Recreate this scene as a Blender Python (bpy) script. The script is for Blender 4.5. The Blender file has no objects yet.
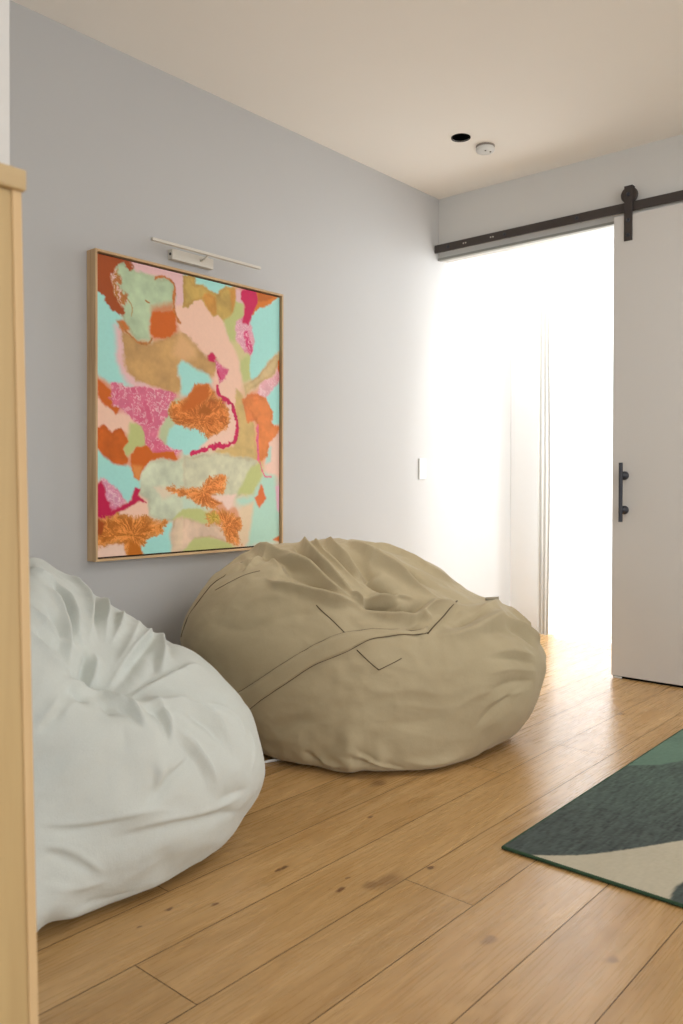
import bpy, bmesh, math, random
import numpy as np
from mathutils import Vector, Matrix
random.seed(7); rng=np.random.default_rng(7)
SC=bpy.context.scene; COL=SC.collection
# ------------------------------------------------------------------ data (metres x1000, room coordinates)
D_A={'C':[0.72,2.66,0.34],'G':[[521,521,521,521,521,521,521,521,521,521,521,521,521,521,521,521,521,521,521,521,521,521,521,521,521,521,521,521,521,521,521,521,521,521,521,521,521,521,521,521,521,521,521,521,521,521,521,521,521,521,521,521,521,521,521,521,521,521,521,521,521,521,521,521,521,521,521,521,521,521,521,521],[520,518,515,513,512,509,508,506,506,506,507,509,511,512,514,515,512,509,508,512,517,521,520,518,515,516,513,504,498,497,497,496,495,493,491,490,492,494,495,496,497,497,498,498,498,498,498,498,498,497,495,492,494,497,499,501,502,502,503,508,518,527,527,528,532,533,531,525,520,515,515,518],[515,512,515,520,520,516,513,510,509,509,510,512,514,511,505,503,504,501,500,500,503,507,511,519,517,513,504,495,494,489,488,490,493,493,491,490,492,492,492,493,493,493,494,494,494,495,496,496,497,498,497,497,500,503,502,499,496,497,505,506,514,534,538,547,542,529,524,516,510,510,511,514],[530,523,522,526,524,521,518,515,514,513,513,514,515,514,510,509,512,508,509,505,502,500,504,511,519,513,502,497,490,494,495,493,493,494,495,495,495,495,496,496,496,497,497,498,499,499,501,501,502,504,505,506,507,506,506,509,514,508,501,514,519,542,554,558,540,527,516,519,525,529,530,528],[536,535,535,534,532,531,529,528,526,525,524,522,521,519,518,516,515,514,514,514,512,509,504,509,517,515,504,497,499,499,498,499,500,500,500,500,500,501,500,500,501,501,501,502,503,505,506,508,510,512,513,514,516,518,519,517,517,524,519,515,531,554,573,562,544,527,536,545,545,545,541,538],[553,553,553,550,546,546,545,543,541,539,537,535,533,530,528,528,525,522,521,519,518,518,514,511,518,519,509,504,505,505,506,506,506,506,506,505,505,505,505,505,505,506,506,507,508,510,511,513,515,518,522,525,527,528,530,533,531,530,540,528,543,568,592,572,545,550,563,563,559,555,553,554],[573,572,571,567,564,562,560,558,555,553,551,549,546,543,541,539,537,533,532,528,526,525,524,520,523,523,516,513,512,513,513,514,513,513,513,513,512,512,511,511,511,511,512,512,513,515,517,520,523,526,529,532,538,542,544,545,549,545,549,549,556,586,615,586,561,578,583,578,573,573,574,576],[596,592,590,588,584,580,576,573,570,568,565,563,560,558,555,552,550,546,543,540,536,533,532,530,527,528,522,521,521,521,522,521,521,521,521,521,521,521,522,522,522,522,522,522,523,523,525,527,530,534,539,543,546,552,559,561,563,565,561,571,568,604,635,595,588,603,600,594,595,596,599,596],[619,616,612,608,605,601,598,593,589,585,582,580,577,575,572,568,563,560,556,552,547,544,541,539,535,535,529,529,530,531,530,531,530,531,532,533,534,536,537,538,538,538,538,537,536,536,537,539,540,542,547,554,559,563,570,578,579,583,579,588,580,622,650,607,615,627,619,617,619,622,622,620],[643,639,636,633,626,619,614,612,610,607,604,601,597,593,588,583,579,575,569,565,560,555,551,548,546,545,537,538,539,539,540,540,541,543,546,549,552,555,556,557,558,558,558,557,557,556,555,554,554,556,557,562,570,577,581,591,597,598,600,600,598,642,665,630,649,645,638,642,649,649,646,647],[667,667,660,651,648,647,643,638,634,631,629,625,621,615,609,603,596,589,583,577,571,565,560,556,553,552,546,546,547,547,548,550,553,558,563,567,570,573,575,576,577,577,577,577,577,577,577,575,572,570,571,573,578,588,594,601,612,613,616,613,622,659,671,645,669,668,661,669,670,674,674,671],[693,685,677,680,678,671,670,671,671,670,666,661,654,646,636,624,614,605,596,588,580,573,566,561,558,555,552,552,553,554,557,561,566,572,578,583,587,591,593,595,595,595,595,594,594,595,595,595,593,589,586,586,586,593,601,606,618,621,626,623,633,663,670,651,666,676,678,690,694,692,695,691],[705,698,704,704,700,706,712,710,704,698,693,687,679,670,659,647,633,621,609,597,587,578,571,565,560,557,555,556,557,561,565,571,578,585,592,599,605,610,614,616,618,617,616,614,613,611,611,610,609,607,604,600,596,595,598,604,610,618,621,621,629,646,664,656,668,669,680,691,699,703,703,705],[707,714,720,730,737,737,736,733,731,726,720,713,704,693,680,665,650,634,620,606,594,583,574,567,562,559,558,559,562,567,573,581,589,597,606,614,622,628,633,637,639,638,636,634,632,631,629,627,623,620,616,612,607,601,596,596,599,604,610,613,615,638,669,656,670,660,670,678,685,693,698,702],[710,728,739,749,757,759,759,756,753,750,744,736,727,714,698,682,665,647,630,614,600,588,578,570,565,561,561,562,566,572,579,588,597,607,618,628,636,643,649,652,653,651,650,649,648,648,646,642,639,633,627,620,613,607,600,594,590,591,595,599,602,611,642,635,636,641,650,659,667,677,684,697],[715,735,750,762,771,776,777,777,774,771,764,754,745,730,714,696,676,657,639,621,606,592,581,572,567,563,562,564,569,575,584,594,604,616,628,639,649,658,664,668,670,670,668,664,660,657,653,652,649,645,638,629,620,611,602,594,588,583,582,585,588,593,606,608,615,622,630,639,649,662,677,697],[717,738,756,773,783,789,788,789,788,787,782,772,760,745,728,708,686,665,644,625,608,594,582,574,568,564,563,565,570,577,586,597,609,622,636,648,660,669,678,683,685,684,680,676,673,670,668,664,657,649,641,634,625,616,605,596,587,580,576,574,575,578,584,590,596,604,613,623,636,655,674,696],[717,739,757,774,787,798,799,799,798,797,795,787,774,755,734,712,689,667,646,625,607,594,584,576,569,564,563,565,571,578,587,598,610,624,639,653,667,679,688,694,696,694,692,690,686,683,678,672,666,658,650,640,628,617,606,597,588,579,573,569,567,568,571,575,583,590,601,613,630,648,670,693],[711,732,752,770,784,796,801,804,802,797,790,780,766,748,729,708,686,663,638,617,604,594,586,578,570,564,563,565,571,578,588,599,611,625,639,654,668,681,691,699,704,706,704,700,696,691,687,683,676,668,658,646,633,622,610,599,589,580,572,567,564,563,564,568,573,581,592,605,623,641,662,686],[697,719,738,754,766,774,775,775,772,768,763,756,746,732,714,692,666,641,620,609,601,594,587,579,570,564,563,565,571,579,589,600,613,626,639,653,667,679,690,699,704,705,705,704,703,701,699,693,685,676,665,652,639,627,615,603,592,582,575,568,564,562,562,564,568,574,584,596,612,631,651,673],[670,688,704,716,726,733,735,736,736,735,733,727,719,700,676,652,630,617,610,604,599,593,586,579,570,564,563,565,571,579,590,601,613,626,640,653,665,676,686,692,697,700,701,701,699,698,695,691,686,678,669,657,644,631,618,606,594,584,576,569,565,562,561,561,563,568,575,586,599,615,632,650],[641,658,671,682,690,694,695,698,699,695,688,676,659,643,624,613,609,606,603,599,596,590,584,577,570,564,562,564,570,578,588,600,612,624,637,650,662,671,679,685,689,690,690,688,688,687,686,684,679,672,663,652,641,628,616,604,593,584,576,569,565,562,559,559,560,563,567,573,582,596,611,625],[603,616,627,635,640,641,639,635,629,624,616,605,598,595,595,596,596,596,595,593,590,586,581,574,567,562,560,562,567,574,584,596,609,621,632,643,654,664,671,675,677,677,677,676,675,673,672,669,664,658,650,641,631,621,610,600,590,581,574,568,564,560,557,556,557,559,561,562,565,570,579,590],[560,564,567,569,570,569,568,565,562,562,564,567,571,575,578,581,583,585,586,584,582,579,575,569,563,558,556,558,562,568,577,588,600,613,624,633,642,650,657,662,664,664,663,661,659,657,656,653,649,644,637,630,621,612,603,594,586,578,571,565,560,556,553,552,553,555,556,556,556,556,556,557],[542,540,538,537,536,535,534,534,535,538,543,547,552,558,562,566,570,572,573,573,572,570,567,562,556,552,550,552,556,561,568,577,587,599,611,621,628,634,639,642,645,646,646,645,643,642,640,638,635,630,625,618,611,603,594,586,579,572,565,558,553,550,546,545,547,550,551,550,549,547,545,543],[529,526,523,521,518,516,515,516,517,521,525,530,535,540,546,550,554,556,558,560,560,559,556,552,548,544,542,545,547,551,557,564,572,582,593,603,611,617,621,623,624,624,622,622,622,621,620,619,616,612,608,602,595,590,583,576,570,562,555,549,545,542,539,537,539,542,543,542,540,538,535,532],[518,514,510,507,503,501,500,500,501,505,509,514,519,524,528,532,535,540,543,545,546,546,544,541,538,535,533,536,537,541,545,551,557,564,572,581,589,595,600,603,604,604,603,602,601,600,599,598,596,593,590,586,581,576,570,563,556,549,543,539,536,533,530,528,530,532,533,532,531,527,524,521],[505,502,498,494,492,490,488,488,489,491,494,498,502,506,510,515,520,524,527,530,531,532,531,530,526,525,523,526,527,530,533,537,542,547,552,558,564,570,575,578,581,582,582,582,581,581,580,579,578,575,573,569,564,558,553,546,540,535,531,528,525,523,520,518,519,521,522,521,519,516,513,508],[494,490,485,482,479,477,476,475,476,477,479,483,487,492,497,501,505,509,513,515,517,518,518,517,515,514,512,515,516,518,521,523,526,530,534,538,541,545,549,553,555,557,558,558,558,558,558,557,555,553,551,547,543,538,533,529,525,521,518,516,515,513,509,507,507,509,510,509,507,505,501,498],[483,480,476,474,471,469,467,467,467,469,471,473,477,480,484,488,492,496,499,502,503,504,506,505,504,504,501,504,506,506,508,510,512,514,517,520,522,524,526,528,530,531,533,533,534,534,534,533,532,530,528,525,522,519,516,513,511,508,507,505,504,503,498,497,496,498,498,497,496,493,490,487],[475,472,469,466,464,462,461,460,460,461,463,465,468,472,475,478,481,485,487,489,491,493,494,492,493,493,491,493,496,496,496,498,500,501,502,504,506,507,508,509,510,511,511,511,511,511,511,511,510,509,508,507,505,503,502,500,498,497,496,494,494,493,488,487,486,486,487,486,485,483,481,478],[468,466,463,461,459,458,457,457,457,458,459,461,463,465,468,470,473,475,477,479,481,483,482,482,483,484,482,482,486,487,486,487,488,489,490,490,491,492,493,494,494,495,495,495,495,495,495,495,494,494,493,492,491,490,489,488,487,487,485,485,486,483,479,478,477,476,477,477,475,473,472,470],[462,461,459,458,457,456,455,455,455,456,457,458,459,461,462,464,465,467,470,471,472,472,472,473,475,475,473,473,476,479,479,478,478,479,480,480,481,481,481,481,481,481,482,482,482,482,482,482,481,481,481,480,480,480,479,479,478,477,477,478,477,474,471,470,470,469,468,468,468,467,465,463],[459,458,457,456,455,454,454,454,454,454,455,455,456,458,459,460,462,463,463,464,464,465,466,467,468,468,467,466,467,470,472,472,471,471,471,471,472,472,472,473,472,472,472,472,472,472,472,472,472,472,472,472,472,471,471,470,470,471,471,471,469,466,465,464,464,463,462,461,461,461,461,460],[456,455,455,455,455,454,454,454,454,455,455,455,456,456,456,457,457,458,458,459,460,461,462,463,463,462,462,461,461,462,464,466,466,466,466,466,465,465,465,465,465,465,465,465,465,465,465,465,465,465,465,465,465,465,466,466,466,466,465,463,461,460,460,460,460,460,459,458,458,457,456,456],[456,456,456,456,456,455,455,455,455,455,456,456,456,456,457,457,457,458,458,458,458,458,459,459,459,459,458,458,457,457,458,459,459,460,461,461,462,462,462,462,462,462,462,462,462,462,462,462,462,462,462,462,462,461,461,460,460,459,458,457,457,457,458,457,457,457,457,457,457,457,457,457],[457,457,457,457,457,457,457,457,457,457,457,457,457,457,457,457,457,457,457,457,457,457,457,457,457,457,457,457,457,457,457,457,457,457,457,457,457,457,457,457,457,457,457,457,457,457,457,457,457,457,457,457,457,457,457,457,457,457,457,457,457,457,457,457,457,457,457,457,457,457,457,457]],'S':[[19.8,11,0,[369,2409,742,449,2369,756,539,2330,760,599,2319,758,656,2309,754,706,2305,746,750,2306,737,794,2306,728,837,2306,718,874,2312,708]],[23.2,-9,0,[494,2296,739,557,2283,743,609,2279,745,653,2281,744,696,2280,738,740,2276,730,778,2277,720,816,2278,710,851,2281,700,883,2287,690]],[19.0,16,0,[512,2571,786,688,2422,779,764,2376,761,826,2350,739,862,2339,724,900,2329,708,933,2326,691,963,2325,674,988,2325,658,1020,2326,635,1050,2325,614,1074,2329,592]],[18.9,-12,0,[591,2438,782,674,2384,771,732,2354,759,779,2336,745,820,2324,730,863,2313,713,900,2307,695,936,2302,677,967,2302,659,994,2303,641,1017,2307,624,1040,2311,607,1063,2314,590]],[16.9,16,0,[602,2300,753,661,2292,747,720,2290,739,754,2294,732,794,2296,724,834,2299,715,869,2302,703,904,2301,688,938,2298,670,968,2297,652,996,2300,636,1025,2309,619,1054,2317,604,1080,2329,590]],[30.0,-12,0,[657,2262,735,710,2255,724,757,2254,713,800,2253,702,836,2258,691,870,2261,679,902,2267,667,933,2273,654,965,2278,640,993,2287,627]],[15.4,13,0,[545,2605,790,719,2454,783,792,2412,766,848,2386,748,890,2374,731,926,2367,715,958,2363,699,984,2364,685,1008,2364,672,1042,2366,652,1068,2372,635]],[15.3,-9,0,[731,2454,782,802,2419,766,858,2399,750,906,2388,731,940,2380,714,972,2375,696,1003,2370,677,1032,2368,658]],[15.5,12,0,[582,2653,795,741,2510,790,807,2467,777,861,2439,762,904,2423,744,936,2413,728,969,2404,711,998,2398,693,1028,2392,676,1055,2388,658]],[23.3,15,0,[729,2611,799,812,2561,786,881,2530,770,930,2514,757,959,2508,747,931,2515,757,954,2514,751,982,2517,742,1014,2523,731,1044,2533,718,1070,2550,704,1093,2564,690,1115,2577,677,1133,2593,662,1152,2609,647,1168,2627,631,1184,2646,615,1200,2665,600]],[30.2,-15,0,[865,2469,766,904,2460,752,945,2453,737,980,2446,723,1001,2443,712,1012,2415,696,1033,2417,688,1057,2427,678,1083,2439,667,1107,2454,656,1127,2471,646,1143,2495,636,1159,2520,626,1176,2544,615]],[24.6,10,0,[755,2617,795,796,2616,791,821,2632,787,849,2645,782,864,2674,776,880,2703,767,898,2729,757,920,2744,746,953,2745,735,986,2747,722,1013,2754,708,1045,2755,695,1065,2767,681,1077,2787,669,1089,2824,650,1099,2853,634,1107,2881,619,1110,2921,602]],[23.6,-9,0,[873,2587,778,912,2583,769,945,2585,760,975,2590,750,1001,2601,740,1026,2612,729,1048,2626,716,1070,2639,703,1094,2649,689,1112,2665,673,1131,2681,658,1148,2700,641,1162,2723,625]],[22.1,14,0,[688,2188,683,726,2178,668,767,2176,654,792,2182,649,824,2189,646,852,2202,642,882,2212,637,910,2226,632,939,2240,626,968,2254,619,994,2271,613,1018,2287,607,1039,2305,600,1062,2319,595,1086,2334,589]],[26.0,-10,0,[731,2204,691,764,2212,685,797,2219,679,830,2226,674,860,2236,666,890,2246,657,922,2252,648,951,2261,637,978,2274,627]],[14.8,12,0,[1039,2315,612,1055,2340,620,1071,2365,627,1088,2390,634,1104,2420,639,1119,2453,643,1131,2485,644,1150,2517,638,1165,2551,628]],[18.3,-14,0,[1039,2299,596,1060,2323,600,1081,2346,605,1101,2374,610,1116,2397,613,1131,2421,616,1144,2449,618,1156,2479,620]],[14.6,12,0,[1007,2320,644,1081,2330,591]],[25.8,16,0,[1030,2292,601,1053,2306,592,1076,2321,583,1100,2341,576,1117,2356,572,1137,2373,568,1153,2397,564,1170,2417,562,1182,2443,562,1192,2479,566,1199,2517,575,1203,2557,584,1206,2597,591,1206,2649,592,1207,2693,592,1205,2744,590]],[29.4,-18,0,[1052,2332,615,1076,2347,608,1099,2362,601,1122,2381,595,1139,2401,590,1155,2426,586,1172,2450,583,1182,2480,582,1191,2520,589,1194,2565,599,1190,2620,609]],[14.9,12,1,[1205,2744,590,1237,2654,571,1250,2591,548,1252,2551,532,1251,2513,516,1249,2478,499]],[32.9,-8,0,[1180,2393,520,1192,2420,528,1202,2449,535,1210,2478,545,1213,2523,563,1209,2573,582]],[22.2,9,0,[1199,2521,582,1235,2536,540]],[33.7,9,0,[1249,2478,495,1269,2501,493,1287,2527,489,1305,2553,487,1320,2582,488,1331,2618,492,1342,2654,501,1347,2696,509,1349,2740,517,1348,2792,525,1337,2851,532,1307,2947,534]],[22.6,-8,0,[1272,2557,520,1284,2584,525,1293,2617,528,1301,2651,533,1306,2692,542,1304,2744,550,1295,2810,557]],[19.6,7,0,[1288,2672,546,1292,2728,553,1290,2795,558,1281,2877,559,1209,3068,541]],[19.6,10,0,[1341,2797,531,1355,2824,517,1367,2855,503,1377,2890,487,1383,2927,469,1396,2964,444,1401,3010,416,1383,3085,380]],[19.4,-8,0,[1367,2797,506,1382,2831,487,1396,2870,467,1410,2902,446,1428,2933,416,1438,2968,383]],[20.5,8,0,[1222,3054,541,1267,3034,528,1306,3003,514,1329,3002,494,1343,3024,470,1330,3097,434,1351,3099,412]],[26.5,-6,0,[1352,2631,476,1364,2673,479,1375,2719,481,1385,2765,479,1396,2806,470,1407,2847,457,1416,2891,443]],[22.5,6,0,[1402,2651,415,1413,2688,416,1425,2724,417,1435,2765,413,1446,2805,404,1453,2853,389,1454,2913,371]],[22.3,-5,0,[1384,2599,399,1398,2627,397,1412,2655,396,1424,2686,393,1437,2718,388,1445,2757,379,1456,2793,369,1460,2843,355,1459,2905,339]],[18.5,5,0,[1400,2596,345,1411,2627,348,1424,2654,352,1435,2684,354,1444,2719,353,1456,2766,346,1463,2825,332,1463,2898,314]],[18.5,-5,0,[1413,2617,287,1428,2651,294,1441,2689,299,1451,2729,301,1460,2769,299,1465,2815,293,1464,2872,283]],[18.4,5,0,[1406,2610,232,1422,2645,245,1438,2685,256,1449,2716,260,1456,2759,261,1463,2802,261]],[22.0,-6,0,[1371,2573,143,1384,2590,163,1397,2607,183,1408,2627,202,1421,2649,221,1431,2669,235,1440,2692,248,1450,2717,260,1456,2749,271,1462,2780,282]],[28.8,3,0,[1339,2489,222,1354,2513,240,1369,2536,257,1384,2560,271,1399,2584,279,1413,2611,282,1424,2642,284]],[14.3,-8,0,[929,2149,81,947,2159,66,963,2172,51,986,2182,42,1008,2195,33]],[14.2,6,0,[958,2163,72,978,2175,58,1004,2186,46,1039,2196,41,1087,2195,43]],[14.0,-8,0,[1054,2188,81,1089,2192,78,1117,2205,71,1133,2240,54,1158,2251,46,1152,2250,43,1168,2265,38,1183,2298,25,1200,2329,14]],[14.0,6,0,[1089,2192,103,1116,2199,94,1129,2221,80,1161,2248,67,1154,2247,61,1169,2255,57,1183,2273,50,1194,2303,38,1209,2331,27,1227,2357,17,1245,2378,9]],[14.0,-6,0,[1107,2203,121,1128,2215,107,1141,2237,88,1162,2249,74,1179,2269,61,1191,2295,48,1204,2322,37,1223,2343,30,1239,2368,22]],[21.4,4,0,[1224,2334,59,1242,2355,55,1258,2379,48,1274,2403,43,1290,2427,39,1304,2455,39,1318,2483,40,1330,2515,42,1340,2550,42]],[15.7,8,0,[577,2182,681,586,2217,708,586,2255,731,579,2307,755]],[15.4,9,0,[588,2283,746,671,2264,735,727,2244,716,782,2227,692]],[15.9,-6,0,[330,2371,712,556,2223,709,607,2219,711,647,2227,715]],[36.9,3,0,[675,2086,561,698,2100,577,720,2114,593,742,2128,607,765,2142,616,790,2153,617,818,2162,613,846,2170,606,873,2178,601]],[44.3,-4,0,[523,2054,507,575,2051,504,623,2050,499,665,2054,495,703,2061,495,735,2072,501,767,2084,511,795,2099,523,821,2116,532]],[32.6,-3,0,[813,2109,532,839,2126,545,865,2144,557,887,2163,564,914,2175,565,937,2189,561,962,2201,557]],[7.9,-3,0,[938,2212,594,1046,2241,504]],[43.1,-4,0,[765,2114,115,801,2113,131,830,2117,146,859,2122,160,889,2126,172,916,2134,180,942,2146,182,971,2155,182,998,2167,179,1024,2180,176,1051,2192,173]],[42.5,3,0,[1137,2268,286,1156,2285,290,1176,2301,294,1195,2318,299,1212,2338,302,1229,2358,304,1247,2374,306,1265,2395,303,1283,2415,298,1300,2435,292,1315,2459,284,1333,2479,278]],[42.3,-3,0,[1129,2244,202,1148,2260,200,1167,2277,197,1186,2293,195,1203,2313,191,1222,2329,190,1239,2349,189,1255,2369,191,1270,2392,192,1287,2412,196,1301,2435,200,1316,2458,203,1331,2482,206]]],'D':[[157,-38,1152,2524,637],[87,-14,1122,2381,594],[150,-6,914,2314,693]]}
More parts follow.
